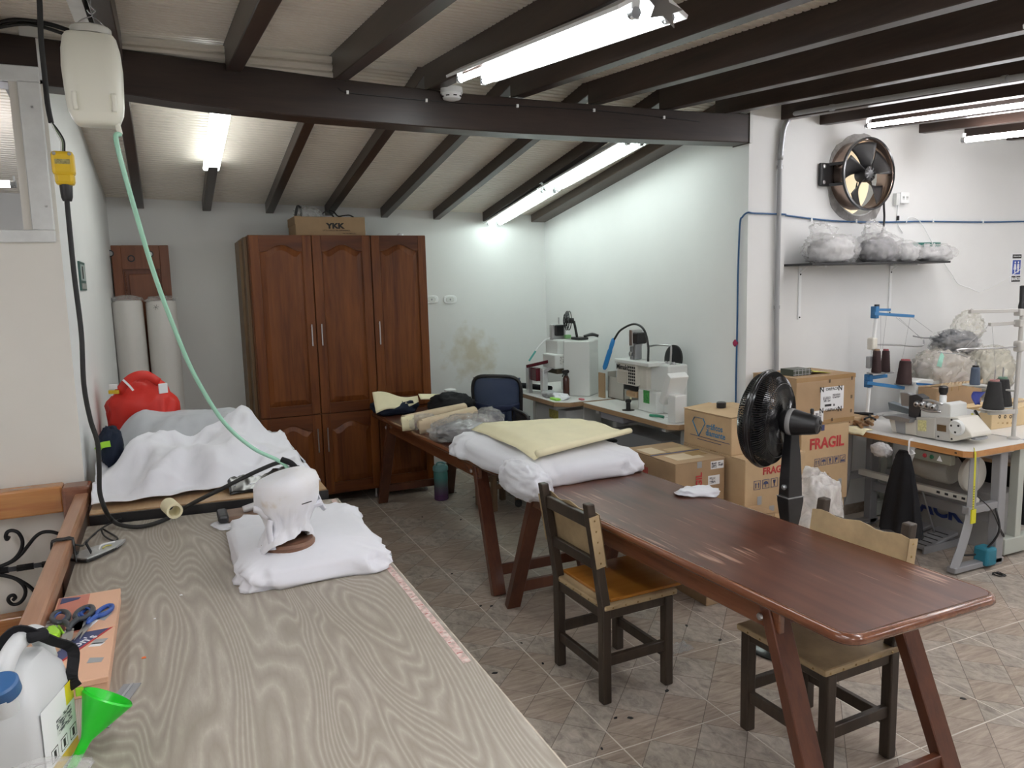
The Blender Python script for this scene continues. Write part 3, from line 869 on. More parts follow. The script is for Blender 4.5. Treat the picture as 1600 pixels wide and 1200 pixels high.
# ---------------------------------------------------------------- grey wood cutting desk
def desk_material():
    t = NT('grey_wood_laminate')
    vec = t.obj((1.0, 0.16, 1.0))
    big = t.n('ShaderNodeTexNoise', Scale=3.1, Detail=2.0, Roughness=0.45, Distortion=0.35); t.l(vec, big.inputs['Vector'])
    mul = t.n('ShaderNodeMath', operation='MULTIPLY'); t.l(big.outputs['Fac'], mul.inputs[0]); mul.inputs[1].default_value = 58.0
    fr = t.n('ShaderNodeMath', operation='PINGPONG'); t.l(mul.outputs[0], fr.inputs[0]); fr.inputs[1].default_value = 0.5
    fine = t.n('ShaderNodeTexNoise', Scale=90.0, Detail=4.0, Roughness=0.7); t.l(vec, fine.inputs['Vector'])
    ad = t.n('ShaderNodeMath', operation='MULTIPLY_ADD'); t.l(fine.outputs['Fac'], ad.inputs[0]); ad.inputs[1].default_value = 0.55; t.l(fr.outputs[0], ad.inputs[2])
    col = t.ramp(ad.outputs[0], [(0.20, (0.275, 0.240, 0.196)), (0.52, (0.325, 0.288, 0.240)), (0.72, (0.385, 0.346, 0.296)), (0.85, (0.44, 0.402, 0.350))])
    v2 = t.obj((1, 1, 1)); dn = t.n('ShaderNodeTexNoise', Scale=2.0, Detail=5.0); t.l(v2, dn.inputs['Vector'])
    mm = t.n('ShaderNodeMix', data_type='RGBA', blend_type='MULTIPLY'); mm.inputs['Factor'].default_value = 1.0
    t.l(col, mm.inputs['A']); t.l(t.ramp(dn.outputs['Fac'], [(0.3, (0.92, 0.92, 0.91)), (0.6, (1, 1, 1))]), mm.inputs['B'])
    t.l(mm.outputs['Result'], t.b.inputs['Base Color'])
    t.set(Roughness=0.46, Specular_IOR_Level=0.4)
    t.bump(ad.outputs[0], 0.03, 0.001)
    return t.mat
DX0, DX1, DY0, DY1, DZ = -0.385, 0.700, 0.45, 3.665, 0.90
desk = thing('cutting_desk', 'long grey wood grain work desk with worn pale edge', 'desk', ((DX0 + DX1) / 2, 2.0, 0))
b = MB(); b.prism([(DX0, DY0), (DX1, DY0), (DX1, DY1), (DX0, 3.765)], 0.030, Matrix.Translation((0, 0, DZ - 0.03))); b.build('desk_top', desk_material(), desk)
M_CHIP = mat('chipboard_edge', (0.50, 0.44, 0.36), 0.8, var=0.2, scale=30)
b = MB(); b.bb(DX1, DX1 + 0.004, DY0, DY1, DZ - 0.03, DZ); b.build('edge_band', M_CHIP, desk)
t = NT('worn_pink_tape'); vec = t.obj((1, 1, 1)); nz = t.n('ShaderNodeTexNoise', Scale=60.0, Detail=4.0); t.l(vec, nz.inputs['Vector'])
t.l(t.ramp(nz.outputs['Fac'], [(0.38, (0.42, 0.34, 0.30)), (0.5, (0.62, 0.42, 0.39)), (0.62, (0.66, 0.58, 0.54))]), t.b.inputs['Base Color']); t.set(Roughness=0.5)
b = MB(); b.bb(DX1 - 0.034, DX1 - 0.010, 1.84, DY1 - 0.01, DZ, DZ + 0.0008); b.build('edge_tape', t.mat, desk, label='peeling pink measuring tape strip')
for k in range(24):
    y = 1.90 + k * 0.072
    b = MB(); b.bb(DX1 - 0.030, DX1 - 0.030 + (0.018 if k % 5 == 0 else 0.009), y, y + 0.0025, DZ + 0.0008, DZ + 0.0012); b.build('tape_mark', M_INK_RED, desk)
for x in (DX0 + 0.07, DX1 - 0.07):
    for y in (DY0 + 0.1, 2.0, DY1 - 0.12):
        b = MB(); b.bb(x - 0.03, x + 0.03, y - 0.03, y + 0.03, 0, DZ - 0.03); b.build('leg', M_WARD_SIDE, desk)
for x in (DX0 + 0.05, DX1 - 0.09):
    b = MB(); b.bb(x, x + 0.03, DY0 + 0.1, DY1 - 0.12, DZ - 0.13, DZ - 0.03); b.build('apron', M_WARD_SIDE, desk)

# ---------------------------------------------------------------- pressing table behind it
pt = thing('pressing_table', 'tan topped table with black edge behind the grey desk, heaped with sheets', 'table', (0.1, 4.5, 0))
b = MB(); b.prism([(-0.375, 3.80), (0.66, 3.70), (0.66, 5.4), (-0.375, 5.4)], 0.03, Matrix.Translation((0, 0, 0.915))); b.build('table_top', M_EDGE2, pt)
b = MB(); b.prism([(-0.375, 3.782), (0.665, 3.685), (0.665, 3.71), (-0.375, 3.808)], 0.055, Matrix.Translation((0, 0, 0.884))); b.build('black_edge', M_BLACK, pt)
for x in (-0.33, 0.58):
    for y in (3.9, 5.3):
        b = MB(); b.bb(x - 0.025, x + 0.025, y - 0.025, y + 0.025, 0, 0.915); b.build('leg', M_DULL, pt)

# ---------------------------------------------------------------- brown trestle tables
def table_material():
    t = NT('scratched_brown_varnish')
    vec = t.obj((1.0, 0.10, 1.0))
    a = t.n('ShaderNodeTexNoise', Scale=11.0, Detail=6.0, Roughness=0.65); t.l(vec, a.inputs['Vector'])
    base = t.ramp(a.outputs['Fac'], [(0.32, (0.045, 0.014, 0.008)), (0.55, (0.090, 0.032, 0.018)), (0.75, (0.13, 0.055, 0.034))])
    # pale dry scratches along the grain, in patches
    v2 = t.obj((1.0, 0.055, 1.0), rot=(0, 0, radians(5)))
    s1 = t.n('ShaderNodeTexNoise', Scale=55.0, Detail=3.0); t.l(v2, s1.inputs['Vector'])
    v3 = t.obj((1, 1, 1)); s2 = t.n('ShaderNodeTexNoise', Scale=2.4, Detail=2.0); t.l(v3, s2.inputs['Vector'])
    sm = t.n('ShaderNodeMath', operation='MULTIPLY'); t.l(s1.outputs['Fac'], sm.inputs[0]); t.l(s2.outputs['Fac'], sm.inputs[1])
    sc = t.ramp(sm.outputs[0], [(0.345, (0, 0, 0)), (0.42, (0.7, 0.7, 0.7))])
    mx = t.n('ShaderNodeMix', data_type='RGBA'); t.l(sc, mx.inputs['Factor']); t.l(base, mx.inputs['A']); mx.inputs['B'].default_value = (0.36, 0.22, 0.16, 1)
    t.l(mx.outputs['Result'], t.b.inputs['Base Color'])
    rr = t.n('ShaderNodeMapRange'); t.l(s2.outputs['Fac'], rr.inputs['Value']); rr.inputs['To Min'].default_value = 0.24; rr.inputs['To Max'].default_value = 0.42
    t.l(rr.outputs[0], t.b.inputs['Roughness'])
    t.set(Specular_IOR_Level=0.5)
    t.bump(a.outputs['Fac'], 0.04, 0.002)
    return t.mat
M_TABLE = table_material()
M_TABLE_LEG = wood('red_brown_leg_wood', (0.055, 0.014, 0.006), (0.13, 0.042, 0.018), rough=0.35, axis='Z', freq=4, coat=0.2)
M_TABLE_EDGE = wood('red_brown_edge_wood', (0.075, 0.020, 0.008), (0.19, 0.07, 0.03), rough=0.25, axis='Y', freq=4, coat=0.4)
TH = 0.82
def trestle(name, label, y0, y1, xl0, xl1, w, near_end=True, far_end=True):
    """table from y0 to y1; its left edge runs from xl0 (at y0) to xl1 (at y1)"""
    t = thing(name, label, 'table', ((xl0 + xl1 + w) / 2, (y0 + y1) / 2, 0))
    def P(u, y):   # u: 0 at the left edge, w at the right
        k = (y - y0) / (y1 - y0); return xl0 + (xl1 - xl0) * k + u
    r = 0.05
    poly = []
    for cx, cy, a0 in ((w - r, y0 + r, -90), (w - r, y1 - r, 0), (r, y1 - r, 90), (r, y0 + r, 180)):
        for k in range(5):
            a = radians(a0 + 22.5 * k); yy = cy + r * sin(a); poly.append((P(cx + r * cos(a), yy), yy))
    b = MB(); b.prism(poly, 0.004, Matrix.Translation((0, 0, TH - 0.004))); b.build('table_top', M_TABLE, t)
    # rounded lip round the top
    n = len(poly); cxm, cym = sum(p[0] for p in poly) / n, sum(p[1] for p in poly) / n
    prof = [(0.0, -0.004), (0.002, 0.0), (0.012, -0.002), (0.022, -0.012), (0.024, -0.024), (0.016, -0.036), (0.0, -0.042)]
    vs = []
    for d, z in prof:
        for i in range(n):
            p = Vector((*poly[i], 0)); q0, q1 = Vector((*poly[i - 1], 0)), Vector((*poly[(i + 1) % n], 0))
            tg = (q1 - q0).normalized(); nn = Vector((tg.y, -tg.x, 0))
            vs.append(p + nn * d + Vector((0, 0, TH + z)))
    b = MB(); b.add(vs, [(j * n + i, j * n + (i + 1) % n, (j + 1) * n + (i + 1) % n, (j + 1) * n + i) for j in range(len(prof) - 1) for i in range(n)])
    b.build('moulded_lip', M_TABLE_EDGE, t, smooth=True)
    b = MB(); b.prism(poly, 0.03, Matrix.Translation((0, 0, TH - 0.038))); b.build('underboard', M_TABLE_EDGE, t)
    for u in (0.02, w - 0.045):
        b = MB(); z0, z1 = TH - 0.13, TH - 0.038
        ya, yb = y0 + 0.30, y1 - 0.30
        vs = [(P(u, ya), ya, z0), (P(u + 0.025, ya), ya, z0), (P(u + 0.025, yb), yb, z0), (P(u, yb), yb, z0)]
        b.add([*vs, *[(v[0], v[1], z1) for v in vs]], [(0, 3, 2, 1), (4, 5, 6, 7), (0, 1, 5, 4), (1, 2, 6, 5), (2, 3, 7, 6), (3, 0, 4, 7)])
        b.build('apron', M_TABLE_EDGE, t, bevel=0.004, seg=1)
    for on, yt, yf in ((near_end, y0 + 0.37, y0 + 0.07), (far_end, y1 - 0.37, y1 - 0.07)):
        if not on: continue
        for u, uo in ((0.055, 0.028), (w - 0.055, w - 0.028)):
            b = MB(); b.bar((P(u, yt), yt, TH - 0.04), (P(uo, yf), yf, 0.0), 0.05, 0.085, up=(1, 0, 0)); b.build('leg', M_TABLE_LEG, t, bevel=0.004, seg=1)
            s = -1 if u < 0.2 else 1
            c = V(P(u + s * 0.055, yt), yt, TH - 0.085)
            b = MB(); b.lathe([(0.014, 0.0), (0.012, 0.006), (0.004, 0.009)], 12, c, (s, 0, 0)); b.build('bolt', M_STEEL, t, smooth=40)
        k = 0.82; ym = yt + (yf - yt) * k; zm = (TH - 0.04) * (1 - k)
        b = MB(); b.bar((P(0.03, ym), ym, zm), (P(w - 0.03, ym), ym, zm), 0.03, 0.065); b.build('cross_rail', M_TABLE_LEG, t, bevel=0.003, seg=1)
        b = MB(); b.bar((P(0.03, yt), yt, TH - 0.09), (P(w - 0.03, yt), yt, TH - 0.09), 0.03, 0.085); b.build('cross_rail', M_TABLE_LEG, t, bevel=0.003, seg=1)
    return t
tabN = trestle('trestle_table', 'long dark brown table with scratched varnish and rounded corners, nearest the camera', 1.60, 4.05, 1.845, 1.735, 0.69)
tabF = trestle('trestle_table', 'dark brown table butted end to end behind it, its far end by the wardrobe', 4.10, 6.62, 1.735, 1.625, 0.69)

# ---------------------------------------------------------------- wooden chairs with leather back and seat
M_CHAIR = wood('dark_chair_wood', (0.020, 0.013, 0.008), (0.050, 0.034, 0.022), rough=0.45, axis='Z', freq=6)
M_LEATHER = mat('worn_tan_leather', (0.38, 0.28, 0.155), 0.55, var=0.22, scale=7, bump=0.15, bscale=30)
M_LEATHER_BACK = mat('amber_leather_inside', (0.36, 0.20, 0.085), 0.6, var=0.2, scale=9)
M_PLY = wood('orange_varnished_board', (0.30, 0.105, 0.012), (0.42, 0.18, 0.03), rough=0.22, axis='X', freq=2, coat=0.5)
M_NAIL = mat('brass_nail', (0.25, 0.17, 0.07), 0.4, metal=0.9)
def chair(label, loc, rz, board):
    """front is +x; the backrest stands at -x"""
    t = thing('wooden_chair', label, 'chair', loc, rz, None)
    def lb(name, b, m, **k): return b.build(name, m, t, local=True, **k)
    w, d, s = 0.205, 0.175, 0.046
    for sy in (-1, 1):
        b = MB(); b.post([(-d, sy * w, 0), (-d, sy * w, 0.46), (-d - 0.078, sy * w, 0.955)], [s, s, s * 0.9])
        lb('leg', b, M_CHAIR, bevel=0.006, seg=2)
        b = MB(); b.bar((d, sy * w, 0), (d, sy * w, 0.445), s, s, up=(1, 0, 0)); lb('leg', b, M_CHAIR, bevel=0.006, seg=2)
        b = MB(); b.bar((-d, sy * w, 0.20), (d, sy * w, 0.20), 0.025, 0.05); lb('stretcher', b, M_CHAIR, bevel=0.003, seg=1)
        b = MB(); b.bar((-d, sy * w, 0.425), (d, sy * w, 0.425), 0.025, 0.045); lb('seat_rail', b, M_CHAIR, bevel=0.003, seg=1)
    for sx, z in ((-1, 0.155), (1, 0.155)):
        b = MB(); b.bar((sx * d, -w, z), (sx * d, w, z), 0.025, 0.05); lb('stretcher', b, M_CHAIR, bevel=0.003, seg=1)
        b = MB(); b.bar((sx * d, -w, 0.425), (sx * d, w, 0.425), 0.025, 0.045); lb('seat_rail', b, M_CHAIR, bevel=0.003, seg=1)
    # leather seat, folded over the rails, with nails
    b = MB(); b.bb(-d - 0.015, d + 0.045, -w - 0.028, w + 0.028, 0.448, 0.475); st = lb('seat', b, M_LEATHER, bevel=0.008, seg=2)
    b = MB()
    for k in range(6):
        for sy in (-1, 1):
            b.lathe([(0.005, 0), (0.003, 0.003)], 6, (-d + 0.03 + k * 0.068, sy * (w + 0.028), 0.460), (0, sy, 0))
    for k in range(6):
        for sx, x in ((-1, -d - 0.015), (1, d + 0.045)): b.lathe([(0.005, 0), (0.003, 0.003)], 6, (x, -w + 0.04 + k * 0.068, 0.460), (sx, 0, 0))
    b.build('nail', M_NAIL, st, local=True, kind='stuff')
    if board:
        b = MB(); b.bb(-d + 0.03, d + 0.20, -w - 0.005, w + 0.01, 0.477, 0.492); lb('seat_board', b, M_PLY, bevel=0.002, seg=1, label='loose glossy orange board laid on the seat')
    # back rails and leather panel
    for z, h in ((0.865, 0.06), (0.66, 0.05)):
        x = -d - 0.075 * (z - 0.465) / 0.49
        b = MB(); b.bar((x, -w, z), (x, w, z), 0.024, h); lb('back_rail', b, M_CHAIR, bevel=0.003, seg=1)
    vs = []
    n = 12
    for xo in (0.014, 0.018):
        for j, z in enumerate((0.655, 0.72, 0.80, 0.905)):
            for k in range(n + 1):
                y = -w - 0.028 + (2 * w + 0.056) * k / n
                x = -d - 0.075 * (z - 0.465) / 0.49 + 0.012 + xo - 0.010 * sin(pi * k / n)
                zz = z + (0.008 * sin(k * 1.3) if j == 3 else 0.006 * sin(k * 1.1) if j == 0 else 0)
                vs.append((x, y, zz))
    m = n + 1; fs = []
    for j in range(3):
        for k in range(n):
            a = j * m + k; fs.append((a, a + m, a + m + 1, a + 1)); c = 4 * m + a; fs.append((c, c + 1, c + m + 1, c + m))
    for k in range(n):
        fs.append((k, k + 1, 4 * m + k + 1, 4 * m + k)); a = 3 * m + k; fs.append((a, 4 * m + a, 4 * m + a + 1, a + 1))
    b = MB(); b.add(vs, fs); bk = lb('backrest', b, M_LEATHER, smooth=40)
    for sy in (-1, 1):       # leather wrapped round the posts
        b = MB(); b.bar((-d - 0.03, sy * (w + 0.0265), 0.66), (-d - 0.067, sy * (w + 0.0265), 0.90), 0.004, 0.05, up=(1, 0, 0))
        b.build('side_flap', M_LEATHER, bk, local=True)
    b = MB()
    for sy in (-1, 1):
        for z in (0.68, 0.73, 0.78, 0.83, 0.88):
            b.lathe([(0.005, 0), (0.003, 0.003)], 6, (-d - 0.075 * (z - 0.465) / 0.49, sy * (w + 0.0285), z), (0, sy, 0))
    b.build('nail', M_NAIL, bk, local=True, kind='stuff')
    return t
chair('dark wooden chair with a loose orange board on its seat, before the long table', (1.875, 3.035, 0), radians(2), True)
chair('dark wooden chair with tan leather back, pushed under the far side of the long table', (2.325, 2.175, 0), radians(182), False)
# little stool under the far table
M_STOOL = wood('brown_stool_wood', (0.12, 0.07, 0.035), (0.22, 0.14, 0.08), rough=0.5, axis='Z', freq=5)
p = on_z(768, 797, 0)
stl = thing('low_stool', 'low square wooden stool tucked under the far brown table', 'stool', (p.x + 0.11, p.y + 0.1, 0), radians(10))
b = MB(); b.bb(-0.15, 0.15, -0.15, 0.15, 0.30, 0.33); b.build('seat', M_STOOL, stl, local=True, bevel=0.004)
for sx in (-1, 1):
    for sy in (-1, 1):
        b = MB(); b.bb(sx * 0.125 - 0.022, sx * 0.125 + 0.022, sy * 0.125 - 0.022, sy * 0.125 + 0.022, 0, 0.30); b.build('leg', M_STOOL, stl, local=True, bevel=0.003)
    b = MB(); b.bb(sx * 0.125 - 0.012, sx * 0.125 + 0.012, -0.125, 0.125, 0.14, 0.18); b.build('stretcher', M_STOOL, stl, local=True)
    b = MB(); b.bb(-0.125, 0.125, sx * 0.125 - 0.012, sx * 0.125 + 0.012, 0.19, 0.23); b.build('stretcher', M_STOOL, stl, local=True)

# ---------------------------------------------------------------- white machine tables along the right wall
def machine_table(name, label, x0, x1, y0, y1, z, notch=0.0, corner=0.1):
    t = thing(name, label, 'table', ((x0 + x1) / 2, (y0 + y1) / 2, 0))
    poly = [(x0 + corner, y0), (x1, y0), (x1, y1), (x0, y1), (x0, y0 + corner)]
    b = MB(); b.prism(poly, 0.004, Matrix.Translation((0, 0, z - 0.004))); b.build('table_top', M_LAM, t)
    b = MB(); b.prism(poly, 0.036, Matrix.Translation((0, 0, z - 0.040))); b.build('edge_band', M_EDGE2, t)
    for y in (y0 + 0.16, y1 - 0.16):
        b = MB(); b.bb((x0 + x1) / 2 - 0.06, (x0 + x1) / 2 + 0.06, y - 0.03, y + 0.03, 0.05, z - 0.04); b.build('leg', M_MACHINE_W, t, bevel=0.006)
        b = MB(); b.bb(x0 + 0.03, x1 - 0.03, y - 0.035, y + 0.035, 0.0, 0.05); b.build('foot', M_MACHINE_W, t, bevel=0.006)
        b = MB(); b.bb(x0 + 0.04, x1 - 0.02, y - 0.025, y + 0.025, z - 0.075, z - 0.04); b.build('bracket', M_MACHINE_W, t)
    b = MB(); b.bb(x1 - 0.14, x1 - 0.10, y0 + 0.16, y1 - 0.16, 0.25, 0.33); b.build('cross_bar', M_MACHINE_W, t)
    return t
TZ = 0.90
mtA = machine_table('machine_table', 'white topped machine table farther back, in the corner beside the blue office chair', 3.00, 3.74, 5.66, 6.95, TZ, corner=0.10)
mtB = machine_table('machine_table', 'white topped machine table nearer, holding the machine with the tilted screen', 3.20, 3.74, 4.345, 5.60, TZ, corner=0.06)
b = MB(); b.bb(3.14, 3.50, 5.80, 6.40, 0.12, 0.80); b.build('control_cabinet', M_MACHINE_W, mtA, bevel=0.01)
b = MB(); b.bb(3.137, 3.14, 5.95, 6.12, 0.70, 0.78); b.build('warning_label', mat('yellow_label', (0.55, 0.50, 0.10), 0.5, var=0.4, scale=60), mtA)
b = MB(); b.bb(3.36, 3.62, 4.70, 5.40, 0.12, 0.70); b.build('control_cabinet', M_MACHINE_G, mtB, bevel=0.01)
b = MB(); b.bb(3.22, 3.42, 5.02, 5.36, 0.80, 0.858); b.build('drawer', mat('grey_drawer_plastic', (0.30, 0.30, 0.33), 0.4), mtB, bevel=0.01)

# ---------------------------------------------------------------- office chairs
M_MESH = mat('navy_chair_mesh', (0.010, 0.020, 0.065), 0.65, bump=0.5, bscale=300)
M_MESH_THIN = mat('see_through_navy_mesh', (0.030, 0.055, 0.13), 0.7, alpha=0.80, bump=0.5, bscale=300)
def office_chair(label, loc, rz, mesh, thin, zb=0.62, hb=0.50):
    t = thing('office_chair', label, 'chair', loc, rz)
    K = dict(local=True)
    # back faces +x ; curved panel
    def back(u, v, off=0.0, sc=1.0):
        a = (u - 0.5) * 2; zz = v
        hw = 0.235 * sc * (1 - 0.12 * (1 - zz)) 
        x = -0.25 + 0.05 * a * a - 0.03 * sin(pi * zz) + off
        ca = max(-1, min(1, a))
        return V(x - 0.05 * zz, hw * ca, zb + hb * (0.5 + (zz - 0.5) * sc))
    b = MB(); b.grid(14, 12, lambda u, v: back(u, v, 0, 0.93)); b.build('back_mesh', thin, t, smooth=True, solid=0.004, **K)
    loop = []
    for k in range(40):
        a = 2 * pi * k / 40; c, s_ = cos(a), sin(a)
        e = 0.45; u = 0.5 + 0.5 * math.copysign(abs(c) ** e, c); v = 0.5 + 0.5 * math.copysign(abs(s_) ** e, s_)
        loop.append(back(u, v))
    b = MB(); b.tube(loop + [loop[0]], 0.017, 8, 1, closed=True); b.build('back_frame', M_BLACK, t, smooth=True, **K)
    b = MB(); b.grid(14, 3, lambda u, v: back(u, 0.36 + 0.12 * v + 0.05 * (2 * u - 1) ** 2, -0.008, 0.95)); b.build('lumbar_band', mesh, t, smooth=True, solid=0.012, **K)
    b = MB(); b.grid(10, 4, lambda u, v: back(0.5 + (u - 0.5) * (0.55 - 0.1 * v), 0.36 * v, -0.009, 0.95)); b.build('lower_back', mesh, t, smooth=True, solid=0.014, **K)
    b = MB(); b.tube([(-0.27, 0, zb + 0.1), (-0.27, 0, 0.52), (-0.18, 0, 0.44), (0, 0, 0.43)], 0.022, 8, 4, flat=1.6); b.build('spine', M_BLACK, t, smooth=True, **K)
    b = MB(); b.box((0.02, 0, 0.49), (0.48, 0.48, 0.08)); b.build('seat', M_BLACK_CLOTH, t, bevel=0.035, seg=3, smooth=True, **K)
    for s_ in (-1, 1):
        b = MB(); b.tube([(0.0, s_ * 0.22, 0.45), (0.0, s_ * 0.29, 0.47), (0.0, s_ * 0.29, 0.64)], 0.016, 8, 4); b.build('arm_post', M_BLACK, t, smooth=True, **K)
        b = MB(); b.box((0.02, s_ * 0.29, 0.65), (0.26, 0.07, 0.025)); b.build('armrest', M_BLACK, t, bevel=0.01, **K)
    b = MB(); b.cyl((0, 0, 0.10), (0, 0, 0.45), 0.028, n=14); b.build('gas_lift', M_BLACK, t, smooth=40, **K)
    for k in range(5):
        a = 2 * pi * k / 5 + 0.3
        b = MB(); b.bar((0, 0, 0.12), (0.29 * cos(a), 0.29 * sin(a), 0.085), 0.05, 0.035, w1=0.03, h1=0.025); b.build('base_arm', M_BLACK, t, bevel=0.004, seg=1, **K)
        c = V(0.29 * cos(a), 0.29 * sin(a), 0.032)
        b = MB(); 
        for o_ in (-0.014, 0.014):
            m_ = V(-sin(a), cos(a), 0); b.cyl(c + m_ * (o_ - 0.009), c + m_ * (o_ + 0.009), 0.032, n=12)
        b.build('caster', M_RUBBER, t, smooth=40, **K)
    return t
office_chair('blue mesh backed swivel chair standing between the wardrobe and the white machine', (2.80, 6.33, 0), radians(48), M_MESH, M_MESH_THIN)
M_SHELL = mat('black_shell', (0.02, 0.02, 0.022), 0.35)
office_chair('black swivel chair pulled up to the farther white machine table', (2.93, 5.70, 0), radians(-8), M_SHELL, M_SHELL, 0.50, 0.36)
office_chair('navy swivel chair under the nearer white table, mostly hidden by boxes', (3.08, 4.85, 0), radians(0), M_MESH, M_MESH, 0.46, 0.32)
# ================================================================= LEFT SIDE: DESK AND CORNER
# ---------------------------------------------------------------- water tank hanging over the desk, its hose and the power cord
M_TANK = mat('translucent_tank_plastic', (0.80, 0.80, 0.70), 0.35, sss=0.3)
tc = V(-0.160, 3.10, 2.66)
tank = thing('water_tank', 'upside down translucent plastic jug hung from a rafter as water tank', 'jug', tc)
b = MB(); e = 8
prof = [(0.02, -0.158), (0.062, -0.155), (0.072, -0.145), (0.085, -0.115), (0.090, -0.085), (0.0925, -0.03), (0.093, 0.03), (0.090, 0.09), (0.082, 0.130), (0.074, 0.142), (0.02, 0.144)]
vs = []; n = 40
for r_, z in prof:
    for i in range(n):
        a = 2 * pi * i / n
        rib = 0.0012 * sin(z * 240) if -0.09 < z < 0.11 else 0
        vs.append(tc + V(spow(cos(a), 0.5) * (r_ + rib), spow(sin(a), 0.5) * (r_ + rib) * 0.75, z))
b.add(vs, [(j * n + i, j * n + (i + 1) % n, (j + 1) * n + (i + 1) % n, (j + 1) * n + i) for j in range(len(prof) - 1) for i in range(n)] + [tuple(range(n - 1, -1, -1)), tuple((len(prof) - 1) * n + i for i in range(n))])
b.build('tank_body', M_TANK, tank, smooth=50)
b = MB(); b.lathe([(0.062, 0.0), (0.064, 0.004), (0.064, 0.022), (0.060, 0.026)], 32, tc + V(0.005, 0, 0.144)); b.build('open_rim', mat('frosted_rim', (0.52, 0.52, 0.47), 0.35), tank, smooth=40)
for dx in (-0.058, 0.058):
    b = MB(); b.tube([tc + V(dx, -0.066, -0.118), tc + V(dx * 1.04, -0.071, -0.09), tc + V(dx * 1.02, -0.0705, -0.06)], 0.008, 8, 4); b.build('moulded_foot', M_TANK, tank, smooth=True)
b = MB(); b.cyl(tc + V(0.062, -0.02, -0.150), tc + V(0.068, -0.03, -0.185), 0.009, n=12); b.build('outlet', M_TANK, tank, smooth=40)
zt = z_near(-0.13, 3.1) - 0.14
b = MB(); b.tube([tc + V(-0.05, 0, 0.165), tc + V(-0.02, 0, 0.195), tc + V(0.012, 0, 0.21), (tc.x + 0.012, 3.1, zt - 0.03)], 0.002, 6, 5); b.tube([tc + V(0.06, 0, 0.165), tc + V(0.035, 0, 0.195), tc + V(0.012, 0, 0.21)], 0.002, 6, 5)
b.tube([(tc.x + 0.012, 3.1, zt + 0.01), (tc.x + 0.012, 3.1, zt - 0.015), (tc.x + 0.024, 3.1, zt - 0.03), (tc.x + 0.010, 3.1, zt - 0.042), (tc.x, 3.1, zt - 0.03)], 0.0028, 6, 6)
b.build('wire_hanger', M_STEEL, tank, smooth=True)
M_HOSE = mat('pale_green_hose', (0.36, 0.66, 0.50), 0.25, sss=0.15)
hose_px = [(176, 190, 3.06), (181, 215, 3.05), (192, 262, 3.05), (212, 332, 3.10), (240, 425, 3.18), (272, 512, 3.26), (305, 588, 3.34), (350, 660, 3.42), (395, 700, 3.46), (432, 718, 3.46), (448, 730, 3.44), (452, 748, 3.40)]
P = [on_y(*q) for q in hose_px]; P[0] = tc + V(0.068, -0.03, -0.185)
b = MB(); b.tube(P + [V(0.44, 3.38, 1.0), V(0.42, 3.36, 0.945)], 0.0085, 10, 6)
hose = tag(b.build('water_hose', M_HOSE, None, smooth=True), 'pale green rubber hose running down from the hanging tank to the iron', 'hose')

cord = thing('power_cord', 'thick black power cord hanging from the ceiling with a yellow connector', 'cord', on_y(100, 255, 3.5))
def P_(l): return [on_y(*q) for q in l]
top = P_([(58, -30, 3.35), (62, 5, 3.4), (64, 60, 3.45), (69, 110, 3.5), (74, 160, 3.5), (80, 192, 3.5)])
b = MB(); b.tube(top, 0.0095, 10, 6); b.build('upper_cord', M_RUBBER, cord, smooth=True)
for k, (m_, off) in enumerate(((M_RUBBER, 0), (mat('green_wire', (0.18, 0.24, 0.15), 0.5), -3), (M_REFLECTOR, -5))):
    b = MB(); b.tube(P_([(80, 190, 3.5), (91 + off, 204, 3.5), (100 + off, 220, 3.5), (101 + off, 236, 3.5)]), 0.0035, 6, 5); b.build('core_wire', m_, cord, smooth=True)
M_YEL = mat('yellow_connector_plastic', (0.70, 0.46, 0.015), 0.4)
q = on_y(99, 256, 3.5)
b = MB(); b.box(q, (0.078, 0.066, 0.09)); b.build('yellow_connector', M_YEL, cord, bevel=0.012, seg=2)
b = MB(); b.box(q + V(0.001, 0, -0.058), (0.068, 0.060, 0.05)); b.build('connector_sleeve', M_YEL, cord, bevel=0.014, seg=2)
b = MB(); b.box(q + V(0.0, -0.034, 0.004), (0.052, 0.002, 0.018)); b.build('grey_badge', mat('badge_grey', (0.30, 0.26, 0.10), 0.5, var=0.5, scale=90), cord)
for dx in (-0.026, 0.026):
    b = MB(); b.lathe([(0.007, 0), (0.006, 0.002)], 10, q + V(dx, -0.033, 0.034), (0, -1, 0)); b.build('screw', M_DULL, cord)
b = MB(); b.lathe([(0.016, -0.075), (0.021, -0.06), (0.024, -0.01), (0.025, 0.02)], 16, on_y(103, 292, 3.5) + V(0, 0, 0.02)); b.build('black_plug', M_BLACK, cord, smooth=40)
low = [on_y(*q) for q in [(104, 306, 3.5), (107, 340, 3.5), (116, 430, 3.5), (127, 520, 3.5), (131, 600, 3.5), (141, 655, 3.52), (152, 690, 3.54), (155, 730, 3.56), (156, 770, 3.58), (166, 800, 3.60)]]
desk_run = [on_z(175, 812, 0.93), on_z(188, 820, 0.918), on_z(220, 823, 0.912), on_z(262, 810, 0.915)]
up = [on_y(300, 787, 3.62), on_y(350, 762, 3.55), on_y(400, 737, 3.50), on_y(440, 722, 3.46), on_y(462, 730, 3.42), on_y(470, 748, 3.38), on_y(490, 755, 3.34)]
b = MB(); b.tube(low + desk_run + up + [V(0.50, 3.33, 1.0), V(0.47, 3.36, 0.95)], 0.0095, 10, 6); b.build('lower_cord', M_RUBBER, cord, smooth=True)
b = MB(); b.tube([on_y(*q) for q in [(440, 718, 3.455), (455, 724, 3.43), (467, 738, 3.40), (471, 752, 3.37)]], 0.013, 10, 5); b.build('cord_wrap', M_BLACK_CLOTH, cord, smooth=True)

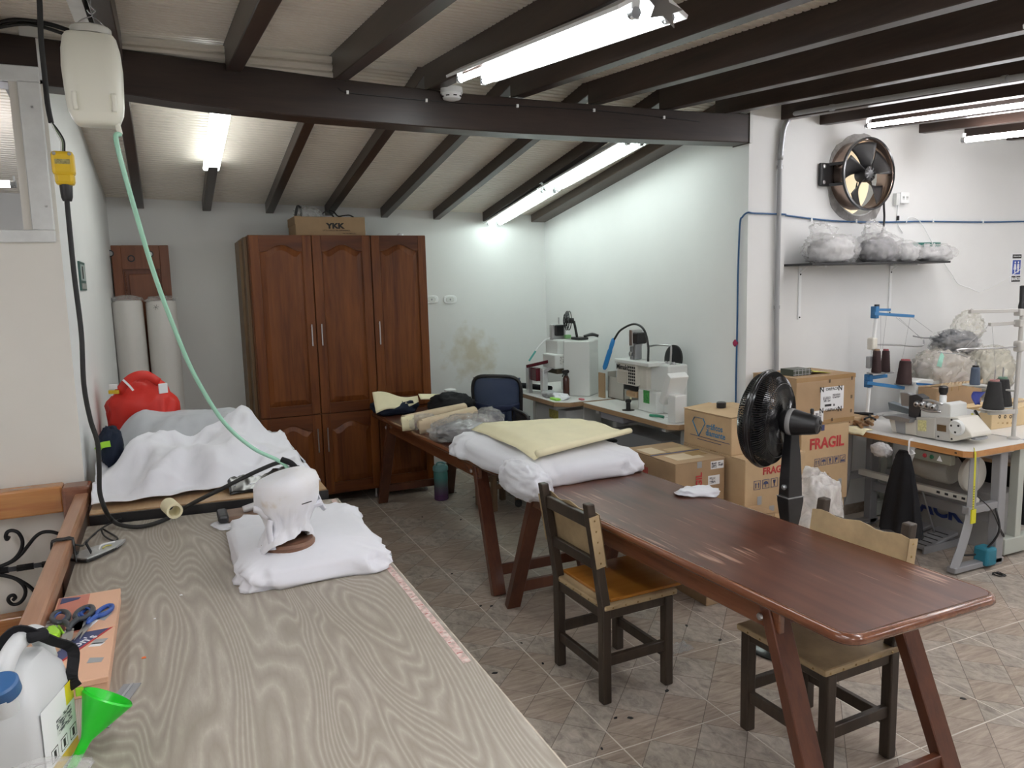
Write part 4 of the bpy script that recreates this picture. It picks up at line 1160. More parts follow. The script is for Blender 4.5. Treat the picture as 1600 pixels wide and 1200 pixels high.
# ---------------------------------------------------------------- iron rest tied to the railing
p0 = on_z(112, 883, DZ); p1 = on_z(198, 853, DZ)
ir = thing('iron_rest', 'flat grey sole shaped iron plate tied to the railing with black cord', 'iron rest', (-0.30, 3.27, DZ))
ax = (p1 - p0); L = ax.length; rzi = math.atan2(ax.y, ax.x)
def sole(s_): return [(x * L, y) for x, y in ((0.0, -0.030 * s_), (0.03, -0.052 * s_), (0.25, -0.055 * s_), (0.6, -0.045 * s_), (0.85, -0.022 * s_), (1.0, 0.0), (0.85, 0.025 * s_), (0.55, 0.050 * s_), (0.2, 0.060 * s_), (0.02, 0.052 * s_), (0.0, 0.035 * s_))]
mI = Matrix.Translation(p0 + V(0.01, 0.02, 0.004)) @ Matrix.Rotation(rzi + 0.12, 4, 'Z')
b = MB(); b.prism(sole(1.0), 0.010, mI); b.build('rim', M_RUBBER, ir, bevel=0.002, seg=1)
b = MB(); b.prism(sole(0.94), 0.013, mI @ Matrix.Translation((0.006, 0, 0.002))); b.build('sole_plate', mat('scuffed_plate', (0.46, 0.47, 0.47), 0.4, metal=0.5, var=0.25, scale=18), ir, bevel=0.002, seg=1)
b = MB(); b.tube([mI @ V(0.10, -0.01, 0.017), mI @ V(0.14, 0.02, 0.018), mI @ V(0.19, 0.005, 0.017)], 0.004, 6, 5); b.build('ridge', M_ALU, ir, smooth=True)
b = MB(); b.tube([mI @ V(0.11, -0.02, 0.0185), mI @ V(0.135, -0.008, 0.019), mI @ V(0.15, -0.022, 0.0185)], 0.003, 6, 5); b.build('yellow_bit', mat('yellow_rubber', (0.55, 0.50, 0.12), 0.5), ir, smooth=True)
b = MB(); b.bar(mI @ V(0.065, -0.01, 0.016), on_y(134, 848, 3.30), 0.03, 0.004); b.build('black_strap', M_BLACK_CLOTH, ir)
R0 = [on_z(134, 850, 0.93), on_z(143, 838, 0.935), on_z(158, 826, 0.925), on_z(172, 818, 0.918), on_z(190, 810, 0.915)]
b = MB(); b.tube(R0, 0.004, 6, 5); b.build('tie_cord', M_BLACK, ir, smooth=True)
b = MB(); b.tube([on_z(158, 826, 0.925), on_z(162, 836, 0.912), on_z(172, 843, 0.906), on_z(181, 845, 0.906), on_z(183, 840, 0.906), on_z(170, 832, 0.908), on_z(160, 826, 0.92)], 0.004, 6, 5); b.build('tie_cord', M_BLACK, ir, smooth=True)
for k in range(3):
    y = 3.28 + 0.012 * k
    b = MB(); b.tube([(-0.459, y, 0.94), (-0.459, y, 0.988), (-0.42, y + 0.003, 0.990), (-0.388, y, 0.988), (-0.386, y - 0.01, 0.935), (-0.378, y + 0.02, 0.925)], 0.0035, 6, 2); b.build('tie_cord', M_BLACK, ir, smooth=True)
b = MB(); b.tube([(-0.385, 3.29, 0.965), (-0.36, 3.31, 0.95), on_z(134, 846, 0.938), on_z(150, 833, 0.93)], 0.004, 6, 5); b.build('tie_cord', M_BLACK, ir, smooth=True)
b = MB(); b.tube([(-0.386, 3.285, 0.96), (-0.383, 3.26, 0.93), (-0.378, 3.24, 0.908)], 0.0035, 6, 4); b.build('tie_cord', M_BLACK, ir, smooth=True)

# ---------------------------------------------------------------- cushion, hat block, iron
cu = thing('pressing_cushion', 'flat white cloth covered pressing cushion lying on the grey desk', 'cushion', (0.44, 3.06, DZ))
pad((0.435, 3.005, DZ + 0.002), 0.53, 0.79, 0.075, seed=3, p=9, folds=0.050, amp=0.008, freq=5, rz=radians(-2), nu=180, dome=0.14).build('cover', M_WHITE_CLOTH, cu, smooth=True)
hz = DZ + 0.042
hc = V(0.358, 2.865, hz)
def HV(x, y, z): return hc + V(x * 0.93, y * 0.93, z * 1.20)
hb = thing('hat_block', 'hat block wrapped in white cloth standing on a round brown wooden foot', 'hat block', hc)
M_WBASE = wood('worn_wood_foot', (0.08, 0.035, 0.018), (0.23, 0.115, 0.07), rough=0.5, axis='X', freq=8)
b = MB(); b.lathe([(0.080, 0.0), (0.096, 0.006), (0.098, 0.042), (0.090, 0.052), (0.03, 0.054)], 36, hc); b.build('wooden_foot', M_WBASE, hb, smooth=40)
vs = []; n = 96
prof = [(0.086, 0.000), (0.084, 0.030), (0.080, 0.060), (0.082, 0.095), (0.094, 0.125), (0.114, 0.150), (0.123, 0.175), (0.127, 0.205), (0.127, 0.222), (0.118, 0.238), (0.085, 0.250), (0.02, 0.256)]
for j, (r_, z) in enumerate(prof):
    for i in range(n):
        a = 2 * pi * i / n
        low = max(0.0, 1 - z / 0.10)                       # how much of a loose skirt this ring is
        left = 0.5 - 0.5 * cos(a - radians(45))            # 1 toward the left rear, 0 toward the front right
        front = max(0.0, cos(a - radians(-65)))
        zz = z + low * (0.068 * front ** 0.7 + 0.010 * (1 - left) + 0.006 * sin(5 * a))
        rr = r_ + low * (0.050 * max(0, cos(a - radians(205))) ** 1.5 + 0.010 * sin(9 * a + 1))
        fold = 0.017 * (crease((cos(a) * 1.8, sin(a) * 1.8, zz * 11 + 1.2 * a), 3) - 0.9)
        fold *= 1.0 if z < 0.15 else max(0.0, (0.20 - z) * 16) * 0.8 if z < 0.20 else 0.0
        rr += fold
        vs.append(HV(rr * cos(a) + 0.03 * z, rr * sin(a), max(0.004, zz) + 0.012 * cos(a) * (z / 0.25)))
b = MB(); b.add(vs, [(j * n + i, j * n + (i + 1) % n, (j + 1) * n + (i + 1) % n, (j + 1) * n + i) for j in range(len(prof) - 1) for i in range(n)] + [tuple((len(prof) - 1) * n + i for i in range(n))])
t = NT('stained_white_cotton'); vec = t.obj((1, 1, 1)); nz = t.n('ShaderNodeTexNoise', Scale=9.0, Detail=5.0); t.l(vec, nz.inputs['Vector'])
t.l(t.ramp(nz.outputs['Fac'], [(0.38, (0.80, 0.81, 0.85)), (0.60, (0.77, 0.77, 0.78)), (0.72, (0.62, 0.55, 0.46))]), t.b.inputs['Base Color']); t.set(Roughness=0.85)
b.build('cloth_wrap', t.mat, hb, smooth=True)
def strip(b, pts, w, up=(0, 0, 1), th=0.0):
    P = catmull(pts, 5); vs = []
    for i, p in enumerate(P):
        tdir = (P[min(i + 1, len(P) - 1)] - P[max(i - 1, 0)]).normalized(); s_ = tdir.cross(Vector(up)).normalized()
        ww = w if not hasattr(w, '__len__') else w[0] + (w[1] - w[0]) * i / (len(P) - 1)
        vs += [p - s_ * ww / 2, p + s_ * ww / 2]
    return b.add(vs, [(2 * i, 2 * i + 1, 2 * i + 3, 2 * i + 2) for i in range(len(P) - 1)])
b = MB(); strip(b, [HV(-0.070, -0.066, 0.125), HV(-0.078, -0.074, 0.10), HV(-0.074, -0.076, 0.06), HV(-0.070, -0.080, 0.035)], (0.022, 0.026), up=(0.7, 0.7, 0)); b.build('tied_end', M_WHITE_CLOTH, hb, smooth=True, solid=0.006)
b = MB(); strip(b, [HV(-0.075, -0.055, 0.130), HV(-0.100, -0.045, 0.150), HV(-0.125, -0.02, 0.158)], (0.020, 0.028), up=(0, 0.9, 0.3)); b.build('tied_end', M_WHITE_CLOTH, hb, smooth=True, solid=0.006)
b = MB(); b.grid(8, 10, lambda u, v: HV(0.098 + 0.035 * v + 0.02 * u * v, 0.055 - 0.085 * u, 0.236 - 0.125 * v - 0.008 * sin(u * 5 + v * 4) + 0.02 * u * v)); b.build('cloth_flap', M_WHITE_CLOTH, hb, smooth=True, solid=0.004)
b = MB(); b.grid(6, 6, lambda u, v: HV(0.088 + 0.045 * v, -0.02 - 0.05 * u, 0.135 + 0.02 * v + 0.018 * u * (1 - v) + 0.006 * sin(u * 7))); b.build('tied_end', M_WHITE_CLOTH, hb, smooth=True, solid=0.005)
b = MB(); b.tube([HV(0.045 + 0.02 * k, -0.119 + 0.008 * k, 0.172 + 0.001 * k) for k in range(3)], 0.002, 5, 3); b.build('dark_scorch', M_INK, hb)
q = on_z(392, 812, DZ)
io = thing('steam_iron', 'small brown and black iron parked behind the hat block on a white rag', 'iron', q)
b = MB(); b.prism([(-0.12, -0.065), (0.03, -0.075), (0.15, -0.04), (0.19, 0.0), (0.15, 0.04), (0.03, 0.075), (-0.12, 0.065)], 0.026, Matrix.Translation(q + V(0, 0.02, 0.012)) @ Matrix.Rotation(radians(-4), 4, 'Z')); b.build('sole', mat('brown_iron_sole', (0.19, 0.115, 0.075), 0.5, var=0.2), io, bevel=0.006)
b = MB(); b.box(q + V(-0.115, 0.02, 0.030), (0.045, 0.135, 0.036)); b.build('heel', M_BLACK, io, bevel=0.012, seg=2)
b = MB(); b.tube([q + V(-0.03, 0.0, 0.05), q + V(0.03, 0.0, 0.062), q + V(0.10, 0.01, 0.055)], 0.016, 10, 5); b.build('handle', mat('grey_handle', (0.55, 0.54, 0.54), 0.45), io, smooth=True)
tag(pad(q + V(-0.06, -0.01, 0.001), 0.20, 0.16, 0.010, seed=8, p=5, folds=0.02, rz=0.3, nu=50).build('cleaning_rag', M_WHITE_CLOTH, None, smooth=True), 'small white rag lying under the brown iron', 'cloth')

# ---------------------------------------------------------------- sheets heaped on the pressing table
def heap(x, y):
    z = 0.947
    z += 0.245 * math.exp(-(((x - 0.16) / 0.34) ** 4 + ((y - 4.85) / 0.42) ** 4))
    z += 0.150 * math.exp(-(((x + 0.14) / 0.18) ** 2 + ((y - 4.28) / 0.24) ** 2))
    z += 0.120 * math.exp(-(((x - 0.30) / 0.24) ** 2 + ((y - 4.25) / 0.26) ** 2))
    z += 0.190 * math.exp(-(((x + 0.22) / 0.14) ** 2 + ((y - 4.9) / 0.3) ** 2))
    return z
def drape(x, y, seed, f):
    r_ = crease((x * 2.6 + seed, y * 1.7 - x * 1.6, seed), 3) - 0.9
    return f * r_ + 0.012 * fbm((x * 6 + seed, y * 6, 1), 3)
def grey_z(x, y): return heap(x, y) + drape(x, y, 3.0, 0.020) + 0.02
def sheet_cloth(name, label, x0, x1, y0, y1, off, seed, m, hang=0.0, front=0.0, fold=0.05):
    b = MB()
    def fn(u, v):
        x = x0 + (x1 - x0) * u; y = y0 + ((y1[0] + (y1[1] - y1[0]) * u * u) - y0) * v
        y += 0.03 * fbm((u * 3 + seed, v * 3, 2)); x += 0.02 * fbm((u * 3, v * 3 + seed, 5))
        fall = min(1, v / 0.18) if front else 1
        z = 0.947 + (heap(x, y) - 0.947 + drape(x, y, seed, fold) + 0.02 + (0.060 * max(0.0, 1 - abs(noise.noise((x * 3.4 + 1.7, y * 1.1 - x * 1.9, 4.2))) * 2.2) ** 2 - 0.02 if front else 0.0)) * fall + off
        if front: z = max(z, 0.950 + off + 0.008 * abs(sin(u * 23)), (grey_z(x, y) + 0.016) if y > 4.24 else 0)
        xe = 0.60
        if x > xe:
            d = x - xe; z -= d * 1.0 * hang; x = xe + d * 0.42
        x = max(-0.372, x)
        return V(x, y, max(z, 0.951 if x <= 0.665 else 0.5))
    b.grid(70, 80, fn)
    return tag(b.build(name, m, None, smooth=True, solid=0.004), label, 'cloth')
sheet_cloth('grey_sheet', 'pale grey sheet over the back of the heap beside the red bag', -0.36, 0.74, 4.30, (5.36, 5.36), 0.0, 3.0, M_GREY_CLOTH, 0.9, 0, 0.020)
sheet_cloth('white_sheet', 'crumpled white sheet covering the front of the heap on the tan table', -0.38, 0.86, 3.88, (4.34, 5.10), 0.018, 9.0, M_WHITE_CLOTH, 1.0, 1, 0.062)
# red bag
rc = on_y(218, 636, 5.12)
rb = thing('red_bag', 'bright red cloth bag with white and yellow tags in the left corner', 'bag', rc - V(0, 0, 0.2))
M_RED = mat('red_nylon', (0.62, 0.025, 0.015), 0.5, bump=0.3, bscale=14)
blob(rc + V(0, 0.02, -0.03), (0.19, 0.15, 0.225), seed=5, p=2.6, amp=0.13, cr=0.09, pinch=0.55, lean=(0.03, 0), nu=56, nv=32).build('bag_body', M_RED, rb, smooth=True)
b = MB(); strip(b, [rc + V(-0.10, -0.10, 0.11), rc + V(-0.03, -0.12, 0.19), rc + V(0.05, -0.11, 0.205), rc + V(0.12, -0.07, 0.15)], 0.05, up=(0, -1, 0.3)); b.build('handle', M_RED, rb, smooth=True, solid=0.006)
b = MB(); strip(b, [rc + V(-0.07, -0.115, 0.185), rc + V(-0.04, -0.13, 0.15), rc + V(-0.02, -0.14, 0.12)], 0.012, up=(0, -1, 0.2)); b.build('white_piping', M_PAPER, rb, solid=0.004)
b = MB(); b.box(rc + V(0.14, -0.095, 0.115), (0.055, 0.01, 0.06), mat=Matrix.Rotation(0.5, 4, 'Z')); b.build('white_tag', M_PAPER, rb, bevel=0.003)
b = MB(); b.box(rc + V(-0.125, -0.10, 0.115), (0.06, 0.012, 0.022), mat=Matrix.Rotation(-0.4, 4, 'Z')); b.build('yellow_tag', mat('yellow_tag', (0.75, 0.50, 0.03), 0.5), rb, bevel=0.003)
b = MB(); b.box(rc + V(-0.125, -0.09, 0.145), (0.05, 0.012, 0.03), mat=Matrix.Rotation(-0.4, 4, 'Z')); b.build('white_tag', M_PAPER, rb, bevel=0.003)
# dark garment with green stripe
gq = on_y(172, 700, 4.35)
ga = thing('dark_garment', 'dark navy garment with a lime green stripe against the left wall', 'garment', gq - V(0, 0, 0.1))
blob(gq + V(0.005, 0.03, 0), (0.055, 0.10, 0.105), seed=11, amp=0.12, cr=0.1, nu=36, nv=20).build('folded_cloth', M_NAVY_CLOTH, ga, smooth=True)
b = MB(); strip(b, [gq + V(-0.052, -0.075, 0.01), gq + V(-0.03, -0.10, 0.035), gq + V(0.01, -0.10, 0.04)], 0.03, up=(0, -1, 0)); b.build('green_stripe', mat('lime_fabric', (0.30, 0.62, 0.03), 0.6), ga, solid=0.006)
# cardboard tube and black plastic wrap at the hem
q = on_z(273, 797, 0.982)
ct = thing('cardboard_tube', 'cream cardboard tube end sticking out from under the white sheet', 'tube', q)
b = MB(); b.lathe([(0.024, 0.0), (0.034, 0.0), (0.034, 0.10), (0.024, 0.10), (0.024, 0.0)], 24, q + V(0, -0.03, 0.003), (-0.25, 1, 0.05), cap=False); b.build('tube_wall', M_CREAM, ct, smooth=40)
b = MB()
b.grid(24, 8, lambda u, v: V(0.22 + 0.36 * u, 3.80 + 0.20 * v + 0.01 * sin(u * 9), 0.950 + 0.055 * v + 0.012 * abs(fbm((u * 7, v * 4, 3)))))
tag(b.build('plastic_sheet', M_BLACK_GLOSS, None, smooth=True, solid=0.004), 'shiny black plastic sheet sticking out beneath the white sheet', 'plastic sheet')
# board leaning beside the wardrobe foot
b = MB(); b.bb(0.48, 0.64, 5.75, 6.4, 0.80, 0.83); o = b.build('wooden_tray', M_STOOL, None, bevel=0.006); 
b = MB(); b.bb(0.50, 0.62, 5.78, 6.38, 0.0, 0.80); b.build('tray_stand', M_WARD_SIDE, o); tag(o, 'narrow brown wooden shelf stand behind the heap of sheets', 'stand')

# ---------------------------------------------------------------- corner: door panel, fabric rolls
dp = thing('door_panel', 'spare brown panelled door with three round holes leaning in the left corner', 'door', (-0.15, 7.25, 0))
M_DOORP = wood('reddish_door_wood', (0.13, 0.038, 0.014), (0.24, 0.085, 0.034), rough=0.35, axis='Z', freq=3)
xa, xb, yd, zt_ = -0.365, 0.075, 7.25, 2.325
holes = [on_y(172, 396, yd), on_y(205, 404, yd), on_y(234, 397, yd)]
st = 0.075
for q in ((xa, xa + st, 0.0, zt_), (xb - st, xb, 0.0, zt_)):
    b = MB(); b.bb(q[0], q[1], yd, yd + 0.03, q[2], q[3]); b.build('stile', M_DOORP, dp, bevel=0.004, seg=1)
b = MB(); b.bb(xa + st, xb - st, yd + 0.002, yd + 0.03, zt_ - 0.20, zt_); b.build('rail', M_DOORP, dp)
b = MB(); b.bb(xa + st, xb - st, yd + 0.002, yd + 0.03, 0.0, 0.2); b.build('rail', M_DOORP, dp)
b = MB(); b.bb(xa + st, xb - st, yd + 0.016, yd + 0.026, 0.2, zt_ - 0.20); pn = b.build('panel', wood('dark_panel_wood', (0.09, 0.025, 0.010), (0.16, 0.05, 0.02), rough=0.35, axis='Z'), dp)
b = MB(); b.bb(xa + st + 0.04, xb - st - 0.04, yd + 0.008, yd + 0.02, 0.25, zt_ - 0.24); b.build('raised_field', M_DOORP, pn, bevel=0.006)
for k, x in enumerate((xa + st + 0.015, xb - st - 0.015)):
    for j in range(22):
        b = MB(); b.lathe([(0.008, 0), (0.006, 0.005), (0.0, 0.007)], 8, (x, yd + 0.016, 1.78 + j * 0.0155), (0, -1, 0)); b.build('bead', M_DOORP, pn)
for k, h in enumerate(holes):
    b = MB(); b.lathe([(0.029, 0.0), (0.029, 0.003), (0.020, 0.003), (0.020, 0.0)], 20, h + V(0, 0.001, 0), (0, -1, 0), cap=False); b.build('hole_ring', M_BLACK, dp)
    b = MB(); b.lathe([(0.020, 0.0), (0.019, 0.001)], 20, h + V(0, 0.0005, 0), (0, -1, 0)); b.build('hole', (M_DULL, M_RAIL_D, M_ALU)[k], dp)
M_WRAP = mat('wrapped_white_roll', (0.62, 0.60, 0.57), 0.45, var=0.05, scale=5, bump=0.35, bscale=9, stretch=(1, 1, 0.25))
def roll(label, cx, top, r, lean, mark):
    t = thing('fabric_roll', label, 'roll', (cx, 6.98, 0))
    n = 32; prof = [(0.3 * r, 0.0), (r, 0.004), (r * 1.01, 0.5), (r, 1.0), (r * 1.01, 1.5), (r, top - 0.02), (r * 0.9, top), (r * 0.35, top + 0.004)]
    b = MB(); vs = []
    for k, (rr, z) in enumerate(prof):
        for i in range(n):
            a = 2 * pi * i / n; w = rr * (1 + 0.012 * fbm((cos(a) * 2, sin(a) * 2, z * 2 + cx * 9)))
            vs.append(V(cx + lean * z + w * cos(a), 6.98 + w * sin(a), z))
    b.add(vs, [(j * n + i, j * n + (i + 1) % n, (j + 1) * n + (i + 1) % n, (j + 1) * n + i) for j in range(len(prof) - 1) for i in range(n)] + [tuple((len(prof) - 1) * n + i for i in range(n))])
    b.build('wrapped_cloth', M_WRAP, t, smooth=50)
    blob((cx + lean * top, 6.97, top + 0.012), (r * 0.9, r * 0.8, 0.028), seed=cx * 20 + 3, amp=0.3, cr=0.25, nu=32, nv=12).build('film_end', M_BAG, t, smooth=True)
    if mark:
        c = V(cx - 0.045, 6.98 - r - 0.002, top - 0.05)
        for a in (0.2, 1.3, 2.3):
            b = MB(); b.bar(c + V(-0.022 * cos(a), 0, -0.022 * sin(a)), c + V(0.022 * cos(a), 0, 0.022 * sin(a)), 0.003, 0.002); b.build('pen_mark', M_INK, t)
    else:
        pass
roll('tall white film wrapped fabric roll against the left wall', -0.252, 1.865, 0.116, -0.010, False)
roll('tall white film wrapped fabric roll with a pen star, nearer the wardrobe', -0.012, 1.855, 0.118, -0.003, True)
sg = thing('wall_sign', 'small dark green sign on the narrow white return wall', 'sign', (-0.405, 4.9, 2.03))
x = -0.418 + 0.0140625 * (5.0 - 4.2)
b = MB(); b.bb(x - 0.004, x + 0.005, 4.82, 5.14, 1.945, 2.105); b.build('plate', mat('dark_green_sign', (0.05, 0.12, 0.105), 0.35), sg)
for q, m_ in (((4.85, 5.11, 2.00, 2.09), mat('pale_sign_print', (0.35, 0.42, 0.40), 0.4)), ((4.85, 5.11, 1.953, 1.985), mat('pale_sign_text', (0.30, 0.32, 0.30), 0.4, var=0.7, scale=70))):
    b = MB(); b.bb(x + 0.005, x + 0.0062, *q); b.build('print', m_, sg)
b = MB(); b.bb(x + 0.0062, x + 0.007, 4.93, 4.99, 2.01, 2.08); b.build('pictogram', M_INK, sg)

# ---------------------------------------------------------------- things on the near end of the desk
M_BOXART = mat('peach_box_print', (0.72, 0.43, 0.28), 0.4, var=0.05, scale=5)
M_BOXART2 = mat('rose_box_print', (0.50, 0.17, 0.12), 0.4, var=0.12, scale=5)
gb = thing('game_box', 'flat peach printed cardboard box holding scissors beside the jug', 'box', (-0.29, 2.43, DZ))
x0, x1 = -0.382, -0.205
b = MB(); b.bb(x0, x1, 2.12, 2.76, DZ, DZ + 0.045); b.build('box_body', M_BOXART, gb, bevel=0.002, seg=1)
b = MB(); b.bb(x0 - 0.002, x1 + 0.002, 2.116, 2.44, DZ + 0.03, DZ + 0.047); b.build('lid', M_BOXART, gb, bevel=0.002, seg=1)
b = MB(); b.bb(x0 - 0.002, x1 + 0.002, 2.444, 2.762, DZ + 0.03, DZ + 0.047); b.build('lid', M_BOXART, gb, bevel=0.002, seg=1)
zl = DZ + 0.0472
def flat(poly, m_, name, par, z=zl, d=0.0006):
    b = MB(); b.prism(poly, d, Matrix.Translation((0, 0, z))); return b.build(name, m_, par)
flat([(x0 + 0.004, 2.448), (x0 + 0.09, 2.448), (x0 + 0.09, 2.755), (x0 + 0.004, 2.755)], M_BOXART2, 'printed_panel', gb)
flat([(x0 + 0.02, 2.28), (x0 + 0.05, 2.25), (x1 - 0.012, 2.435), (x0 + 0.09, 2.436)], M_INK_NAVY, 'printed_flag', gb)
flat([(x0 + 0.045, 2.247), (x0 + 0.052, 2.243), (x1 - 0.004, 2.436), (x1 - 0.012, 2.436)], M_INK_RED, 'printed_border', gb, zl + 0.0003)
text("son's", 0.045, (x0 + 0.098, 2.365, zl + 0.001), 'up', M_PAPER, gb, spin=radians(45))
flat([(x1 - 0.055, 2.34), (x1 - 0.025, 2.33), (x1 - 0.012, 2.36), (x1 - 0.045, 2.37)], M_MACHINE_G, 'printed_patch', gb)
flat([(x1 - 0.06, 2.325), (x1 - 0.03, 2.317), (x1 - 0.018, 2.335), (x1 - 0.05, 2.345)], M_PAPER, 'printed_patch', gb)
flat([(x1 - 0.075, 2.54), (x1 - 0.03, 2.50), (x1 - 0.012, 2.55), (x1 - 0.05, 2.60)], M_MACHINE_G, 'printed_patch', gb)
flat([(x0 + 0.05, 2.46), (x0 + 0.11, 2.46), (x1 - 0.04, 2.53), (x0 + 0.07, 2.56)], M_PAPER, 'printed_patch', gb)
flat([(x0 + 0.01, 2.70), (x0 + 0.06, 2.72), (x0 + 0.065, 2.735), (x0 + 0.01, 2.75)], M_INK_NAVY, 'printed_flag', gb, zl + 0.0008)
flat([(x1 - 0.055, 2.22), (x1 - 0.02, 2.21), (x1 - 0.015, 2.235), (x1 - 0.05, 2.25)], M_MACHINE_G, 'printed_patch', gb)
# scissors
def scissors(label, loc, rz, body, inner, k, z):
    t = thing('scissors', label, 'scissors', loc, rz)
    K = dict(local=True)
    for s_ in (-1, 1):
        b = MB(); b.prism([(0.0, s_ * 0.003), (0.01, s_ * 0.012), (0.05, s_ * 0.010), (0.115, s_ * 0.001), (0.115, -s_ * 0.001), (0.0, -s_ * 0.006)], 0.0025, Matrix.Translation((0, 0, z + 0.0026 * (s_ > 0))) @ Matrix.Rotation(s_ * 0.08, 4, 'Z')); b.build('blade', M_STEEL, t, **K)
        ring = [V(-0.075 - 0.001 + 0.030 * cos(a) * 1.25, s_ * 0.030 + 0.021 * sin(a) + s_ * 0.006 * cos(a) * -1, z + 0.008) for a in [2 * pi * q / 18 for q in range(18)]]
        b = MB(); b.tube(ring + [ring[0]], 0.0075, 8, 1, closed=True); h = b.build('handle', body, t, smooth=True, **K)
        b = MB(); b.tube([V(-0.042, s_ * 0.018, z + 0.008), V(-0.02, s_ * 0.006, z + 0.007), V(0.012, -s_ * 0.002, z + 0.006)], [0.008, 0.008, 0.006], 8, 5); b.build('shank', body, h, smooth=True, **K)
        ring2 = [V(-0.076 + 0.024 * cos(a) * 1.25, s_ * 0.030 + 0.015 * sin(a), z + 0.008) for a in [2 * pi * q / 18 for q in range(18)]]
        b = MB(); b.tube(ring2 + [ring2[0]], 0.003, 6, 1, closed=True); b.build('soft_lining', inner, h, smooth=True, **K)
    b = MB(); b.lathe([(0.006, z + 0.004), (0.005, z + 0.009)], 12); b.build('pivot', M_STEEL, t, **K)
    return t
M_BLUE_PL = mat('blue_plastic', (0.02, 0.07, 0.30), 0.35)
def lay_scissors(label, hand, tip, body, inner, z):
    h, p = on_z(*hand, z), on_z(*tip, z); d = p - h; k = d.length / 0.215
    o = scissors(label, (h.x + d.x * 0.40, h.y + d.y * 0.40, z), math.atan2(d.y, d.x), body, inner, 1, 0.0)
    o.scale = (k, k * 0.85, 1); return o
lay_scissors('large scissors with dark grey blue lined handles lying on the peach box', (114, 962), (99, 1020), mat('dark_grey_plastic', (0.035, 0.040, 0.048), 0.4), M_BLUE_PL, DZ + 0.056)
lay_scissors('smaller scissors with blue handles half under the grey ones', (152, 957), (118, 1004), M_BLUE_PL, M_BLUE_PL, DZ + 0.0485)
cl = thing('thread_clip', 'lime green spring clip tool on the peach box', 'clip', (*on_z(84, 992, DZ + 0.05).xy, DZ + 0.0482), radians(-78))
M_LIME = mat('lime_plastic', (0.33, 0.66, 0.03), 0.35)
b = MB(); b.prism([(-0.03, -0.012), (0.02, -0.018), (0.045, -0.014), (0.048, 0.010), (0.02, 0.016), (-0.03, 0.008)], 0.022); b.build('clip_body', M_LIME, cl, local=True, bevel=0.006)
b = MB(); b.prism([(-0.045, -0.020), (0.03, -0.022), (0.03, -0.016), (-0.045, -0.012)], 0.012); b.build('clip_arm', M_LIME, cl, local=True, bevel=0.003)
b = MB(); b.prism([(-0.045, 0.014), (0.03, 0.020), (0.03, 0.026), (-0.045, 0.020)], 0.012); b.build('clip_arm', M_LIME, cl, local=True, bevel=0.003)
q = V(*on_z(77, 978, zl).xy, zl + 0.001)
tg = thing('round_tag', 'round white paper tag on the peach box behind the lime clip', 'tag', q)
b = MB(); b.lathe([(0.030, 0), (0.030, 0.001)], 24, q, sx=1.0, sy=1.3); b.build('paper_disc', M_PAPER, tg)
b = MB(); b.lathe([(0.014, 0.0), (0.017, 0.0), (0.017, 0.0004), (0.014, 0.0004), (0.014, 0.0)], 20, q + V(0, 0, 0.001), cap=False); b.build('ring_print', M_INK, tg)
# jug with blue cap
M_JUG = mat('translucent_jug_plastic', (0.62, 0.64, 0.64), 0.3, sss=0.25)
jc = V(-0.342, 1.80, DZ)
jg = thing('plastic_jug', 'translucent plastic jug with blue screw cap and black strap at the desk corner', 'jug', jc)
b = MB(); n = 44; vs = []
prof = [(0.86, 0.0), (0.97, 0.008), (1.0, 0.03), (1.0, 0.15), (0.98, 0.185), (0.86, 0.225), (0.62, 0.252), (0.50, 0.268), (0.2, 0.272)]
for k, z in prof:
    for i in range(n):
        a = 2 * pi * i / n; vs.append(jc + V(spow(cos(a), 0.38) * 0.076 * k, spow(sin(a), 0.38) * 0.098 * k + (0.02 if z > 0.2 else 0) * (z - 0.2) * 10, z))
b.add(vs, [(j * n + i, j * n + (i + 1) % n, (j + 1) * n + (i + 1) % n, (j + 1) * n + i) for j in range(len(prof) - 1) for i in range(n)] + [tuple(range(n - 1, -1, -1)), tuple((len(prof) - 1) * n + i for i in range(n))])
b.build('jug_body', M_JUG, jg, smooth=50)
b = MB(); b.tube([jc + V(0.0, -0.075, 0.205), jc + V(0.005, -0.045, 0.275), jc + V(0.01, 0.01, 0.305), jc + V(0.015, 0.075, 0.29), jc + V(0.02, 0.10, 0.22)], 0.019, 12, 6); b.build('handle', M_JUG, jg, smooth=True)
lx = jc.x + 0.0765
def side(y0, y1, z0, z1, m_, nm='label', d=0.0006):
    b = MB(); b.bb(lx, lx + d, y0, y1, z0, z1); return b.build(nm, m_, jg)
side(1.728, 1.872, 0.925, 1.085, M_PAPER)
side(1.835, 1.872, 1.04, 1.085, mat('label_yellow', (0.68, 0.58, 0.02), 0.5), 'label_band', 0.001)
side(1.728, 1.872, 0.925, 0.95, mat('label_amber', (0.62, 0.42, 0.05), 0.5), 'label_band', 0.001)
t = NT('fine_label_print'); vec = t.obj((0.35, 0.35, 1.6)); br = t.n('ShaderNodeTexNoise', Scale=150.0, Detail=1.0); t.l(vec, br.inputs['Vector'])
t.l(t.ramp(br.outputs['Fac'], [(0.48, (0.70, 0.70, 0.70)), (0.54, (0.08, 0.08, 0.10))]), t.b.inputs['Base Color']); M_PRINT = t.mat
side(1.785, 1.855, 1.00, 1.035, M_PRINT, 'label_print', 0.001)
for y in (1.752, 1.795, 1.838):
    side(y, y + 0.030, 0.957, 0.985, M_INK, 'pictogram', 0.0008); side(y + 0.002, y + 0.028, 0.959, 0.983, M_PAPER, 'pictogram', 0.0011); side(y + 0.010, y + 0.020, 0.962, 0.98, M_INK, 'pictogram', 0.0014)
jg.rotation_euler = (0, 0, radians(-17))
cp = on_y(2, 1076, 1.66)
